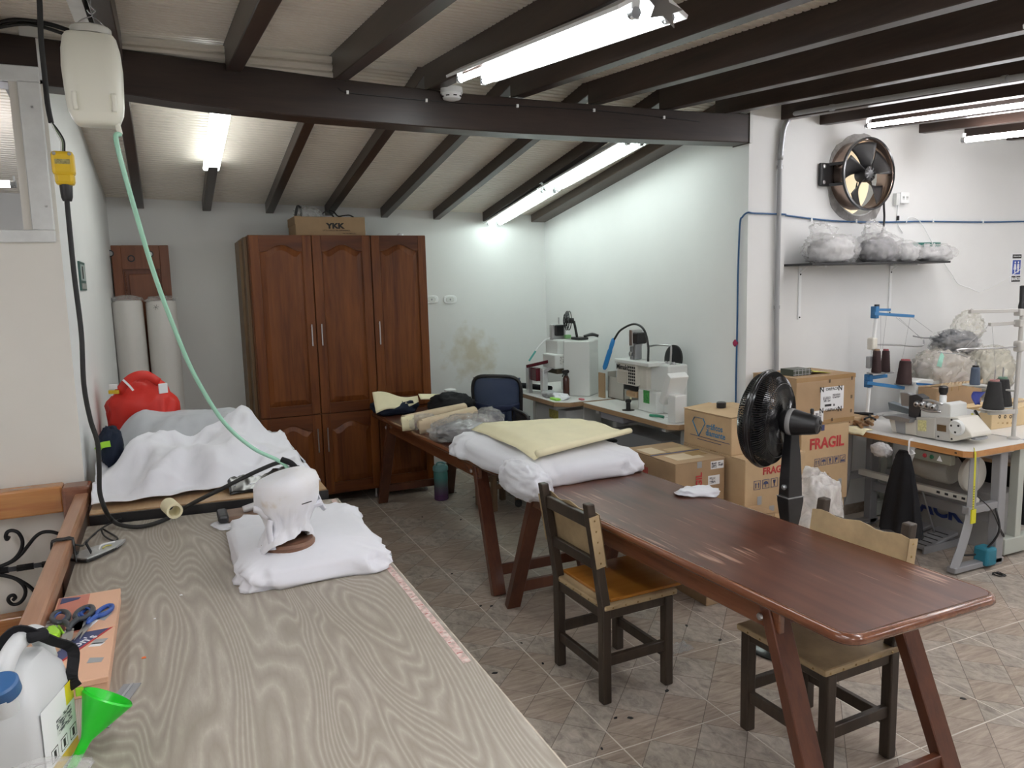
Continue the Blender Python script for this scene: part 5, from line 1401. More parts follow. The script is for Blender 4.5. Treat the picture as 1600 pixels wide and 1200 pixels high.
b = MB(); b.lathe([(0.024, -0.02), (0.024, 0.02)], 24, cp + V(0, 0, -0.03), (-0.1, -0.35, 1)); b.build('neck', M_JUG, jg, smooth=40)
b = MB(); b.lathe([(0.0305, -0.015), (0.032, -0.012), (0.032, 0.012), (0.028, 0.016), (0.01, 0.017)], 28, cp, (-0.1, -0.35, 1)); b.build('screw_cap', mat('blue_cap_plastic', (0.03, 0.10, 0.24), 0.4), jg, smooth=40)
b = MB(); strip(b, [jc + V(-0.03, 0.02, 0.292), jc + V(0.01, 0.012, 0.328), jc + V(0.045, 0.012, 0.31), jc + V(0.07, 0.035, 0.28), jc + V(0.10, 0.065, 0.24), on_y(112, 1058, 1.84), on_y(120, 1074, 1.83)], 0.024, up=(0, 1, 0.4)); b.build('black_strap', M_BLACK_CLOTH, jg, solid=0.004)
b = MB(); b.box(jc + V(0.045, 0.01, 0.31), (0.04, 0.03, 0.02), rz=0.4); b.build('strap_knot', M_BLACK_CLOTH, jg, bevel=0.006)
# green funnel hanging from the strap
f0, f1 = on_y(168, 1090, 1.83), on_y(123, 1178, 1.80)
fu = thing('funnel', 'bright green plastic funnel hanging from the jug strap', 'funnel', f0)
fax = (f1 - f0).normalized()
b = MB(); b.lathe([(0.0015 + 0.052, -0.004), (0.056, 0.0), (0.053, 0.006), (0.046, 0.02), (0.013, 0.085), (0.011, 0.095), (0.0085, 0.165), (0.007, 0.165), (0.009, 0.095), (0.044, 0.018), (0.052, -0.004)], 36, f0, tuple(fax), cap=False)
b.build('cone', mat('green_funnel_plastic', (0.02, 0.62, 0.03), 0.3, sss=0.25), fu, smooth=50)
b = MB(); b.box(f0 + V(-0.052, 0.0, 0.028), (0.016, 0.006, 0.02)); b.build('hanging_tab', M_LIME, fu, bevel=0.002)
rp = thing('plastic_ruler', 'clear grey plastic ruler strip on the desk under the green funnel', 'ruler', on_z(190, 1100, DZ))
M_CLEAR = mat('clear_grey_plastic', (0.40, 0.41, 0.43), 0.1, alpha=0.55)
pa, pb = on_z(155, 1140, DZ), on_z(207, 1070, DZ)
b = MB(); b.bar(pa + V(0, 0, 0.003), pb + V(0, 0, 0.003), 0.045, 0.002); b.build('strip', M_CLEAR, rp)
b = MB(); b.bar(pa + V(0, 0, 0.0048), pb + V(0, 0, 0.0048), 0.007, 0.001); b.build('groove', M_MACHINE_G, rp)
q = on_z(60, 1215, DZ)
tag(blob(on_y(60, 1226, 1.52) + V(0, 0, 0.0), (0.085, 0.05, 0.030), seed=21, amp=0.2, cr=0.1).build('crumpled_film', M_BAG, None, smooth=True), 'crumpled clear plastic film in front of the jug', 'plastic film')
# scraps
for px, py, m_, s_, lab in ((225, 1028, mat('orange_scrap', (0.75, 0.16, 0.03), 0.6), 0.012, 'tiny orange scrap on the grey desk'), (283, 930, M_PAPER, 0.010, 'tiny white paper scrap on the desk middle'), (242, 967, M_PAPER, 0.007, 'tiny white thread scrap on the desk')):
    q = on_z(px, py, DZ)
    b = MB(); b.prism([(-s_ / 2, -s_ / 3), (s_ / 2, -s_ / 2), (s_ / 3, s_ / 2), (-s_ / 2, s_ / 3)], 0.0015, Matrix.Translation(q + V(0, 0, 0.0003))); tag(b.build('scrap', m_), lab, 'scrap')
# ---------------------------------------------------------------- on the wardrobe
bx = thing('cardboard_box', 'brown YKK cardboard box on top of the wardrobe', 'box', (1.36, 6.9, WZ))
xa, xb = 1.08, 1.685
b = MB(); b.bb(xa, xb, 6.80, 7.2, WZ, WZ + 0.165); b.build('box_body', M_CARD2, bx, bevel=0.004, seg=1)
b = MB(); b.bb(xa - 0.004, xa + 0.05, 6.796, 7.2, WZ + 0.10, WZ + 0.168); b.build('folded_flap', M_CARD2, bx)
text('YKK', 0.062, (1.42, 6.799, WZ + 0.085), '-y', M_INK, bx, bold=0.0035, sx=1.25)
text('LITTLE PARTS. BIG DIFFERENCE.', 0.017, (1.43, 6.799, WZ + 0.048), '-y', M_INK, bx)
text('YKK COLOMBIA S.A.S.', 0.012, (1.54, 6.799, WZ + 0.022), '-y', M_INK, bx)
tag(blob((1.24, 6.95, WZ + 0.205), (0.11, 0.10, 0.055), seed=31, amp=0.2, cr=0.25, lean=(-0.04, 0), pinch=0.4).build('plastic_bag', M_BAG, None, smooth=True), 'clear plastic bag on the box above the wardrobe', 'bag')
b = MB(); b.tube([(1.10, 6.90, WZ + 0.175), (1.11, 6.89, WZ + 0.22), (1.125, 6.9, WZ + 0.26), (1.15, 6.92, WZ + 0.25), (1.155, 6.93, WZ + 0.20), (1.15, 6.94, WZ + 0.175)], 0.011, 8, 6)
tag(b.build('cable_loop', M_BLACK, None, smooth=True), 'thick black cable loop at the left end of the box on the wardrobe', 'cable')
b = MB(); b.tube([(1.33, 6.9, WZ + 0.20), (1.37, 6.88, WZ + 0.22), (1.41, 6.88, WZ + 0.19), (1.43, 6.9, WZ + 0.175), (1.40, 6.92, WZ + 0.23), (1.44, 6.93, WZ + 0.22), (1.47, 6.9, WZ + 0.18), (1.52, 6.89, WZ + 0.185), (1.57, 6.89, WZ + 0.188), (1.61, 6.9, WZ + 0.172)], 0.006, 8, 6)
tag(b.build('cable_coil', M_BLACK, None, smooth=True), 'thin black cable coils at the right end of the box on the wardrobe', 'cable')
q = V(2.02, 6.85, WZ + 0.012)
tag(blob(q, (0.03, 0.03, 0.018), seed=2, amp=0.3, cr=0.3, nu=20, nv=10, zmin=WZ).build('paper_scrap', M_PAPER, None, smooth=True), 'crumpled pale scrap on the right end of the wardrobe top', 'scrap')
for px, lab in ((674, 'white oval wall socket half hidden by the wardrobe'), (703, 'white oval wall socket right of the wardrobe')):
    q = on_y(px, 468, YB)
    so = thing('wall_socket', lab, 'socket', q)
    def oval(rx, rz_, n=28): return [(rx * spow(cos(2 * pi * k / n), 0.6), rz_ * spow(sin(2 * pi * k / n), 0.8)) for k in range(n)]
    mm_ = Matrix.Translation(q) @ Matrix.Rotation(pi / 2, 4, 'X')
    b = MB(); b.prism(oval(0.072, 0.042), 0.010, mm_); b.build('plate', M_REFLECTOR, so, bevel=0.004)
    b = MB(); b.prism(oval(0.045, 0.028), 0.013, mm_); b.build('insert', M_MACHINE_W, so, bevel=0.002)
    b = MB(); b.prism(oval(0.008, 0.010), 0.0135, mm_); b.build('slot', M_MACHINE_G, so)
# bottle on the floor
q = on_z(690, 780, 0); 
bt = thing('water_bottle', 'tall bottle fading from teal to purple on the floor by the far table leg', 'bottle', q)
t = NT('teal_purple_bottle'); tcn = t.n('ShaderNodeTexCoord'); sp = t.n('ShaderNodeSeparateXYZ'); t.l(tcn.outputs['Object'], sp.inputs[0])
mr = t.n('ShaderNodeMapRange'); t.l(sp.outputs[2], mr.inputs['Value']); mr.inputs['From Max'].default_value = 0.28
t.l(t.ramp(mr.outputs[0], [(0.15, (0.13, 0.06, 0.16)), (0.45, (0.14, 0.15, 0.19)), (0.75, (0.10, 0.30, 0.28))]), t.b.inputs['Base Color']); t.set(Roughness=0.25)
b = MB(); b.lathe([(0.058, 0.0), (0.064, 0.006), (0.064, 0.10), (0.062, 0.15), (0.064, 0.2), (0.064, 0.255), (0.056, 0.272)], 28, q); b.build('bottle_body', t.mat, bt, smooth=40)
M_TEAL = mat('teal_lid_plastic', (0.19, 0.44, 0.45), 0.35)
b = MB(); b.lathe([(0.066, 0.268), (0.070, 0.275), (0.070, 0.300), (0.060, 0.315), (0.02, 0.320)], 28, q); b.build('lid', M_TEAL, bt, smooth=40)
b = MB(); b.tube([q + V(-0.035, 0, 0.315), q + V(-0.03, 0, 0.338), q + V(0.01, 0, 0.342), q + V(0.045, 0, 0.325)], 0.008, 8, 4); b.build('carry_loop', M_TEAL, bt, smooth=True)
# ================================================================= ON THE TRESTLE TABLES
# cloth bundle with cream pattern paper
bd = thing('cloth_bundle', 'large folded bundle of white cloth lying across the joint of the two brown tables', 'bundle', (2.08, 4.2, TH))
pad((2.055, 4.16, TH + 0.003), 0.76, 1.16, 0.150, seed=14, p=8, folds=0.055, amp=0.016, freq=4, rz=radians(2), nu=180, dome=0.22, skew=-0.05).build('folded_cloth', M_WHITE_CLOTH, bd, smooth=True)
blob((1.735, 3.70, TH + 0.028), (0.085, 0.235, 0.100), seed=17, p=2.6, amp=0.14, cr=0.07, freq=1.8, nu=64, nv=36, rz=radians(2)).build('overhanging_fold', M_WHITE_CLOTH, bd, smooth=True)
blob((1.755, 4.12, TH + 0.045), (0.055, 0.30, 0.060), seed=23, p=2.4, amp=0.14, cr=0.12, freq=2.6, nu=64, nv=30).build('overhanging_fold', M_WHITE_CLOTH, bd, smooth=True)
pp = thing('pattern_paper', 'pale yellow pattern paper sheet rolled at its near edge on the white bundle', 'paper', (2.1, 4.3, TH + 0.2))
b = MB()
def fn(u, v):
    L0, L1 = V(1.78, 3.66, 0), V(2.50, 3.86, 0)       # near (rolled) edge
    F0, F1 = V(1.80, 4.66, 0), V(2.46, 4.50, 0)
    p = (L0 * (1 - u) + L1 * u) * (1 - v) + (F0 * (1 - u) + F1 * u) * v
    z = TH + 0.186 + 0.012 * fbm((u * 3, v * 3, 7)) + 0.02 * sin(pi * v) - 0.05 * max(0, (u - 0.85)) * v
    if u < 0.12: z -= (0.12 - u) * 0.35
    return V(p.x, p.y, z)
b.grid(30, 24, fn); b.build('sheet', M_CREAM, pp, smooth=True, solid=0.0015)
b = MB(); b.tube([V(1.80, 3.66, TH + 0.175), V(2.16, 3.75, TH + 0.190), V(2.54, 3.88, TH + 0.190)], [0.026, 0.024, 0.021], 16, 6, flat=0.8); b.build('rolled_edge', M_CREAM, pp, smooth=True)
tag(pad(V(2.425, 3.085, TH + 0.002), 0.20, 0.115, 0.030, seed=6, p=3, folds=0.05, amp=0.012, freq=14, rz=radians(-28), nu=60).build('small_cloth', M_WHITE_CLOTH, None, smooth=True), 'small crumpled white cloth near the far edge of the long table', 'cloth')
# garments and kraft rolls at the far end
q = V(1.78, 6.45, TH + 0.06)
tag(blob(q, (0.20, 0.17, 0.075), seed=41, amp=0.16, cr=0.12, zmin=TH + 0.002).build('black_garment', M_NAVY_CLOTH, None, smooth=True), 'heap of dark navy garments at the left far end of the brown table', 'garment')
tag(blob(V(2.20, 6.15, TH + 0.075), (0.19, 0.16, 0.105), seed=43, amp=0.16, cr=0.14, zmin=TH + 0.002).build('black_garment', M_BLACK_CLOTH, None, smooth=True), 'heap of black garments before the blue office chair', 'garment')
pc = thing('paper_cone', 'pale yellow pattern paper folded over the dark garments by the wardrobe', 'paper', (1.7, 6.4, TH + 0.12))
b = MB(); b.grid(16, 8, lambda u, v: V(1.56 + 0.40 * u, 6.34 - 0.10 * v * (1 - u * 0.7), TH + 0.215 - 0.075 * u - 0.17 * v * (1 - 0.72 * u) + 0.015 * sin(u * 7))); b.build('folded_sheet', M_CREAM, pc, smooth=True, solid=0.003)
b = MB(); b.grid(8, 4, lambda u, v: V(1.97 + 0.22 * u, 6.35 - 0.06 * v, TH + 0.165 - 0.02 * u - 0.04 * v)); b.build('folded_sheet', M_CREAM, pc, smooth=True, solid=0.003)
for k, (xa, ya, xb_, yb_, z, r_, lab) in enumerate(((1.62, 5.62, 2.21, 5.86, 0.075, 0.042, 'brown paper pattern roll, rear one of two beside the garments'), (1.70, 5.44, 2.24, 5.72, 0.060, 0.045, 'brown paper pattern roll, front one of two above the silver bag'))):
    o = thing('paper_roll', lab, 'paper roll', ((xa + xb_) / 2, (ya + yb_) / 2, TH))
    b = MB(); b.tube([(xa, ya, TH + z), ((xa + xb_) / 2, (ya + yb_) / 2, TH + z + 0.008), (xb_, yb_, TH + z + 0.012)], r_, 16, 8, flat=1.0); b.build('rolled_sheet', M_KRAFT, o, smooth=60)
    b = MB(); b.grid(8, 3, lambda u, v: V(xa - 0.03 + 0.10 * u, ya - 0.03 - 0.02 * v, TH + 0.003 + (z + r_) * (1 - v) * (0.9 + 0.1 * u))); b.build('loose_end', M_CREAM if k == 0 else M_KRAFT, o, smooth=True, solid=0.002)
M_SILVER = mat('silvery_contents', (0.22, 0.22, 0.23), 0.35, metal=0.3, var=0.4, scale=20)
sbag = thing('plastic_bag', 'clear plastic bag with silvery contents left of the white bundle', 'bag', (1.86, 5.1, TH))
blob((1.90, 5.10, TH + 0.055), (0.15, 0.20, 0.06), seed=51, amp=0.18, cr=0.15, zmin=TH + 0.003, rz=-0.9).build('contents', M_SILVER, sbag, smooth=True)
blob((1.92, 5.12, TH + 0.07), (0.20, 0.29, 0.085), seed=52, amp=0.16, cr=0.14, freq=2.2, zmin=TH + 0.002, rz=-0.9, nu=56, nv=30).build('bag_film', M_BAG, sbag, smooth=True)
blob((2.17, 5.24, TH + 0.09), (0.10, 0.14, 0.09), seed=57, amp=0.2, cr=0.16, zmin=TH + 0.002, pinch=0.5, nu=40).build('bag_neck', M_BAG, sbag, smooth=True)
tag(blob((1.76, 5.60, TH + 0.055), (0.11, 0.13, 0.06), seed=53, amp=0.15, cr=0.2, zmin=TH + 0.002).build('plastic_bag', M_BAG, None, smooth=True), 'smaller clear plastic bag at the open ends of the paper rolls', 'bag')
wq = V(2.32, 6.50, TH)
cpw = thing('white_cup', 'upturned white cup behind the black garments', 'cup', wq)
b = MB(); b.lathe([(0.055, 0.0), (0.05, 0.14), (0.053, 0.145), (0.053, 0.16), (0.03, 0.165)], 24, wq); b.build('cup_body', M_REFLECTOR, cpw, smooth=40)
tag(blob((2.46, 6.0, 0.42), (0.10, 0.10, 0.15), seed=61, amp=0.15, cr=0.25, pinch=0.7).build('hanging_bag', M_BAG, None, smooth=True), 'clear plastic bag hanging below the far table beside the bottle', 'bag')

# ================================================================= CARTONS
def label_sheet(par, poly_fn, m_=None): pass
def carton(label, x0, x1, y0, y1, z0, z1, m=M_CARD, flaps=True, tape=True, cat='box'):
    t = thing('cardboard_box', label, cat, ((x0 + x1) / 2, (y0 + y1) / 2, z0))
    b = MB(); b.bb(x0, x1, y0, y1, z0, z1 - 0.006); b.build('box_body', m, t, bevel=0.004, seg=1)
    if flaps:
        ym = (y0 + y1) / 2
        b = MB(); b.bb(x0, x1, y0, ym - 0.003, z1 - 0.006, z1); b.build('flap', m, t)
        b = MB(); b.bb(x0, x1, ym + 0.003, y1, z1 - 0.006, z1); b.build('flap', m, t)
    if tape:
        ym = (y0 + y1) / 2
        b = MB(); b.bb(x0 - 0.001, x1 + 0.001, ym - 0.028, ym + 0.028, z1 - 0.0004, z1 + 0.0008); tp = b.build('tape', M_CARD_TAPE, t)
    return t
def sticker(par, x0, x1, z0, z1, y, m_=M_PAPER, name='label', d=0.001):
    b = MB(); b.bb(x0, x1, y - d, y, z0, z1); return b.build(name, m_, par)
def icons(par, xs, z, y, s):
    for k, x in enumerate(xs):
        b = MB()
        for q in ((x, x + s, z, z + 0.003), (x, x + s, z + s, z + s + 0.003), (x, x + 0.003, z, z + s), (x + s - 0.003, x + s, z, z + s)):
            b.bb(q[0], q[1], y - 0.001, y, q[2], q[3])
        b.build('icon_frame', M_INK_NAVY, par, kind='stuff')
        c = x + s / 2; b = MB()
        mm_ = Matrix.Translation((c, y - 0.0002, z + s / 2)) @ Matrix.Rotation(pi / 2, 4, 'X')
        if k == 0:
            for dx in (-s * 0.2, s * 0.2): b.prism([(dx - s * 0.05, -s * 0.3), (dx + s * 0.05, -s * 0.3), (dx + s * 0.05, s * 0.1), (dx + s * 0.13, s * 0.1), (dx, s * 0.35), (dx - s * 0.13, s * 0.1), (dx - s * 0.05, s * 0.1)], 0.001, mm_)
        elif k == 1:
            b.prism([(s * 0.36 * cos(a), s * 0.36 * sin(a)) for a in [pi * q / 10 for q in range(11)]], 0.001, mm_); b.prism([(-0.002, -s * 0.35), (0.002, -s * 0.35), (0.002, 0), (-0.002, 0)], 0.001, mm_)
        elif k == 2:
            b.prism([(-s * 0.2, s * 0.35), (s * 0.2, s * 0.35), (s * 0.12, 0.0), (0.003, -s * 0.06), (0.003, -s * 0.3), (s * 0.14, -s * 0.35), (-s * 0.14, -s * 0.35), (-0.003, -s * 0.3), (-0.003, -s * 0.06), (-s * 0.12, 0)], 0.001, mm_)
        elif k == 3:
            b.prism([(-s * 0.25, -s * 0.3), (-s * 0.1, -s * 0.3), (-s * 0.1, 0), (s * 0.2, 0), (s * 0.2, s * 0.35), (-s * 0.25, s * 0.35)], 0.001, mm_)
        else:
            b.prism([(-s * 0.35, -s * 0.35), (s * 0.35, -s * 0.35), (s * 0.35, -s * 0.1), (-s * 0.35, -s * 0.1)], 0.001, mm_); b.prism([(-s * 0.3, -s * 0.05), (s * 0.25, s * 0.35), (s * 0.3, s * 0.3), (-s * 0.22, -s * 0.08)], 0.001, mm_)
        b.build('icon_print', M_INK_NAVY, par, kind='stuff')
cE = carton('plain cardboard box standing on the floor below the flat FRAGIL box', 2.78, 3.30, 3.44, 4.28, 0.0, 0.50, M_CARD2)
text('PARTS', 0.04, (2.92, 3.438, 0.08), '-y', M_INK, cE)
cA = carton('flat FRAGIL cardboard box with a dark strap across its torn top', 2.77, 3.15, 3.73, 4.28, 0.50, 0.80, M_CARD2)
b = MB(); b.bb(2.768, 3.152, 3.985, 4.00, 0.8008, 0.803); b.build('dark_strap', M_INK_NAVY, cA)
for k, q in enumerate(((2.80, 2.92, 4.03, 4.20), (2.95, 3.12, 4.02, 4.12), (2.84, 3.05, 3.80, 3.95), (3.0, 3.12, 3.86, 3.96))):
    b = MB(); b.bb(*q, 0.8002, 0.8012 + 0.0002 * k); b.build('torn_patch', (M_KRAFT, M_CARD, M_KRAFT, M_CARD_TAPE)[k], cA)
text('FRAGIL', 0.070, (2.768, 4.11, 0.690), '-x', M_INK_RED, cA, sx=0.95, bold=0.002)
text('FRAGIL', 0.062, (2.95, 3.728, 0.625), '-y', M_INK_RED, cA, spin=pi / 2, bold=0.002)
sticker(cA, 3.04, 3.14, 0.735, 0.785, 3.73); sticker(cA, 3.045, 3.085, 0.742, 0.778, 3.7288, M_PRINT, 'label_print'); sticker(cA, 3.095, 3.135, 0.750, 0.775, 3.7288, M_PRINT, 'label_print')
sticker(cA, 3.02, 3.11, 0.635, 0.695, 3.73); sticker(cA, 3.03, 3.075, 0.645, 0.685, 3.7288, M_PRINT, 'label_print')
sticker(cA, 2.935, 2.970, 0.755, 0.795, 3.73, M_MACHINE_G, 'patch')
cB = carton('cardboard box with small red FRAGIL print behind the pedestal fan', 3.20, 3.70, 3.60, 4.22, 0.42, 0.80, M_CARD)
text('FRAGIL', 0.062, (3.44, 3.598, 0.71), '-y', M_INK_RED, cB, bold=0.002)
icons(cB, [3.27 + 0.07 * k for k in range(5)], 0.60, 3.599, 0.055)
sticker(cB, 3.30, 3.335, 0.50, 0.555, 3.599, M_MACHINE_G, 'patch'); sticker(cB, 3.40, 3.44, 0.445, 0.48, 3.599, M_MACHINE_G, 'patch')
cB2 = carton('cardboard box under the small FRAGIL box, nearly hidden by the long table', 3.34, 3.72, 3.50, 4.2, 0.0, 0.42, M_CARD)
sticker(cB2, 3.42, 3.47, 0.34, 0.40, 3.499, M_INK_NAVY, 'patch')
cD = carton('cardboard box printed with a blue diamond logo and two words', 3.205, 3.62, 3.735, 4.22, 0.80, 1.045, M_CARD, flaps=False)
for q, a in (((3.20, 3.42, 3.735, 4.22), 0.05), ((3.42, 3.63, 3.735, 4.22), 0.03)):
    b = MB(); x0, x1, y0, y1 = q
    up0, up1 = (0.0, a * 0.35) if x0 < 3.3 else (a * 0.35, 0.0)
    b.add([(x0, y0, 1.042 + up0), (x1, y0, 1.042 + up1), (x1, y1, 1.042 + up1), (x0, y1, 1.042 + up0), (x0, y0, 1.046 + up0), (x1, y0, 1.046 + up1), (x1, y1, 1.046 + up1), (x0, y1, 1.046 + up0)], [(0, 3, 2, 1), (4, 5, 6, 7), (0, 1, 5, 4), (1, 2, 6, 5), (2, 3, 7, 6), (3, 0, 4, 7)])
    b.build('flap', M_CARD, cD)
M_LOGO = mat('teal_blue_print', (0.03, 0.18, 0.34), 0.7)
mm_ = Matrix.Translation((3.2045, 4.055, 0.935)) @ FACE['-x']
def stroke(p, w, d=0.001):
    b = MB()
    for a, c in zip(p, p[1:] + p[:1]):
        b.bar(mm_ @ V(a[0], a[1], 0), mm_ @ V(c[0], c[1], 0), w, d, up=(1, 0, 0))
    return b
stroke([(-0.065, 0.035), (-0.045, 0.065), (0.045, 0.065), (0.065, 0.035), (0.0, -0.060)], 0.001, 0.014).build('diamond_logo', M_LOGO, cD)
text('gráficos', 0.056, (3.2045, 3.90, 0.955), '-x', M_LOGO, cD, sx=0.95, bold=0.001)
text('diamante', 0.056, (3.2045, 3.89, 0.910), '-x', M_LOGO, cD, sx=0.95, bold=0.001)
for z, w in ((0.872, 0.20), (0.853, 0.12)):
    b = MB(); b.bb(3.2036, 3.2046, 3.95 - w, 3.95 + w, z, z + 0.004); b.build('print_line', M_INK_NAVY, cD)
tag(MB().lathe([(0.03, 0), (0.032, 0.01), (0.032, 0.035), (0.026, 0.04)], 20, V(3.36, 4.02, 1.058)).build('tape_spool', M_BLACK, None, smooth=40), 'round black spool on the diamond logo box', 'spool')
cC = carton('tall FRAGIL cardboard box with a row of handling symbols, under the labelled box', 3.86, 4.305, 3.80, 4.21, 0.36, 0.91, M_CARD)
text('FRAGIL', 0.105, (4.095, 3.798, 0.775), '-y', M_INK_RED, cC, bold=0.003, sx=0.95)
icons(cC, [3.985 + 0.060 * k for k in range(5)], 0.62, 3.799, 0.050)
sticker(cC, 4.04, 4.07, 0.865, 0.905, 3.799, M_INK_NAVY, 'patch'); sticker(cC, 4.215, 4.245, 0.455, 0.505, 3.799, M_MACHINE_G, 'patch')
b = MB(); b.bb(4.08, 4.12, 3.7985, 3.80, 0.40, 0.56); b.build('stain', M_CARD_TAPE, cC)
cF = carton('plain cardboard box on the floor under the tall FRAGIL box', 3.87, 4.30, 3.82, 4.21, 0.0, 0.36, M_CARD)
cL = carton('taped brown cardboard box with a white shipping label, topmost of its stack', 3.80, 4.345, 3.795, 4.21, 0.91, 1.245, M_CARD2)
M_TAPE2 = mat('glossy_brown_tape', (0.33, 0.205, 0.095), 0.2)
for q in ((3.80, 4.345, 1.215, 1.245), (3.80, 4.345, 0.912, 0.94)): sticker(cL, *q, 3.795, M_TAPE2, 'tape_strip', 0.0008)
sticker(cL, 4.02, 4.235, 1.005, 1.165, 3.7942); 
sticker(cL, 4.045, 4.11, 1.065, 1.10, 3.793, M_PRINT, 'label_print'); sticker(cL, 4.06, 4.12, 1.032, 1.047, 3.793, M_INK, 'barcode'); sticker(cL, 4.13, 4.20, 1.085, 1.115, 3.793, M_PRINT, 'label_print'); sticker(cL, 4.14, 4.15, 1.03, 1.045, 3.793, M_INK, 'barcode')
sticker(cL, 3.965, 4.05, 0.93, 1.01, 3.7945); sticker(cL, 3.975, 4.03, 0.945, 0.995, 3.7933, M_PRINT, 'label_print')
for z in (1.15, 1.005):
    for k, x in enumerate((4.03, 4.20)): text('N', 0.05, (x, 3.7925, z), '-y', M_INK, cL, bold=0.001); 
    text('ORIPACK', 0.028, (4.125, 3.7925, z), '-y', M_INK, cL)
for x, z in ((4.10, 1.205), (4.13, 0.935), (4.31, 1.21), (4.31, 1.08), (4.31, 0.98)): text('ǁ' if False else 'II', 0.035, (x, 3.7935, z), '-y', M_INK, cL)
q = V(3.945, 3.95, 1.246)
gbx = thing('packed_spools', 'dark gridded pack on top of the labelled carton', 'pack', q)
b = MB(); b.box(q + V(0, 0, 0.022), (0.16, 0.12, 0.044)); b.build('tray', mat('dark_green_pack', (0.05, 0.06, 0.045), 0.35), gbx)
for k in range(5):
    b = MB(); b.box(q + V(-0.064 + k * 0.032, -0.0605, 0.022), (0.004, 0.002, 0.044)); b.build('divider', M_MACHINE_G, gbx)
for z in (0.008, 0.036):
    b = MB(); b.box(q + V(0, -0.0605, z), (0.16, 0.002, 0.004)); b.build('divider', M_MACHINE_G, gbx)
b = MB(); b.grid(8, 4, lambda u, v: V(4.04 + 0.16 * u, 3.88 + 0.12 * v, 1.2475 + 0.03 * (1 - u) * (0.6 + 0.4 * sin(v * 4)) )); tag(b.build('yellow_wrap', mat('yellow_wrap_plastic', (0.42, 0.40, 0.05), 0.3), None, smooth=True, solid=0.003), 'olive yellow wrapper beside the dark pack on the carton', 'wrapper')
pbag = thing('plastic_bag', 'milky plastic bag standing on the floor behind the pedestal fan', 'bag', (3.40, 3.25, 0))
blob((3.40, 3.25, 0.36), (0.15, 0.13, 0.40), seed=71, amp=0.14, cr=0.05, freq=1.6, p=2.8, zmin=0.001, nu=60, nv=44, lean=(0.05, 0)).build('bag_film', M_BAG_MILK, pbag, smooth=True)

# ================================================================= PEDESTAL FAN
fan = thing('pedestal_fan', 'black pedestal fan with round wire cage behind the long table', 'fan', (2.85, 2.87, 0))
fc = V(2.85, 2.87, 0)
b = MB(); b.lathe([(0.22, 0.0), (0.225, 0.008), (0.20, 0.022), (0.08, 0.05), (0.035, 0.06)], 40, fc); b.build('base', M_BLACK_GLOSS, fan, smooth=40)
b = MB(); b.cyl(fc + V(0, 0, 0.05), fc + V(0, 0, 0.74), 0.018, n=14); b.build('pole', M_BLACK, fan, smooth=40)
vz = [(0.64, 0.030, 0.028), (0.70, 0.040, 0.036), (0.78, 0.052, 0.040), (0.805, 0.052, 0.040), (0.81, 0.046, 0.036), (0.90, 0.043, 0.034), (1.02, 0.036, 0.030), (1.09, 0.028, 0.026), (1.13, 0.026, 0.026)]
b = MB(); vs = []
for z, wx, wy in vz: vs += [fc + V(-wx, -wy, z), fc + V(wx, -wy, z), fc + V(wx, wy, z), fc + V(-wx, wy, z)]
b.add(vs, [(3, 2, 1, 0), (4 * len(vz) - 4, 4 * len(vz) - 3, 4 * len(vz) - 2, 4 * len(vz) - 1)] + [(4 * k + j, 4 * k + (j + 1) % 4, 4 * k + 4 + (j + 1) % 4, 4 * k + 4 + j) for k in range(len(vz) - 1) for j in range(4)])
b.build('column', M_BLACK, fan, bevel=0.006)
b = MB(); b.bb(fc.x - 0.053, fc.x + 0.053, fc.y - 0.041, fc.y + 0.041, 0.803, 0.808); b.build('trim_line', M_DULL, fan)
b = MB(); b.lathe([(0.012, 0), (0.014, 0.012), (0.008, 0.02)], 12, fc + V(-0.045, -0.01, 0.86), (-1, 0, 0)); b.build('height_knob', M_DULL, fan, smooth=40)
fa = V(-0.40, 0.915, 0.03).normalized()                       # blowing direction
hub = fc + V(0, 0, 1.19)
def ring(c, r_, a, n=48):
    m_ = frame_from_axis(a).to_3x3()
    return [c + m_ @ V(r_ * cos(2 * pi * k / n), r_ * sin(2 * pi * k / n), 0) for k in range(n)]
b = MB(); b.lathe([(0.03, -0.140), (0.044, -0.132), (0.052, -0.10), (0.058, -0.06), (0.066, -0.02), (0.068, 0.02), (0.05, 0.05)], 28, hub, tuple(fa)); b.build('motor_housing', M_BLACK, fan, smooth=40)
b = MB(); b.lathe([(0.067, -0.012), (0.069, -0.008), (0.069, 0.010), (0.067, 0.014)], 28, hub, tuple(fa), cap=False); b.build('grey_band', mat('grey_sticker', (0.25, 0.25, 0.25), 0.4), fan, smooth=40)
b = MB(); b.lathe([(0.008, 0), (0.010, 0.02), (0.006, 0.026)], 10, hub - fa * 0.10 + V(0, 0, 0.055)); b.build('swivel_knob', M_BLACK, fan, smooth=40)
for k in range(5):
    a = 2 * pi * k / 5; m_ = frame_from_axis(fa).to_3x3()
    b = MB(); c0 = hub - fa * 0.139; d = m_ @ V(cos(a), sin(a), 0); b.bar(c0 + d * 0.008, c0 + d * 0.030, 0.006, 0.004); b.build('motor_slot', M_RUBBER, fan)
b = MB(); b.box(fc + V(0, 0, 1.14), (0.05, 0.05, 0.06)); b.build('tilt_joint', M_BLACK, fan, bevel=0.01)
cc = hub + fa * 0.13; RC = 0.245
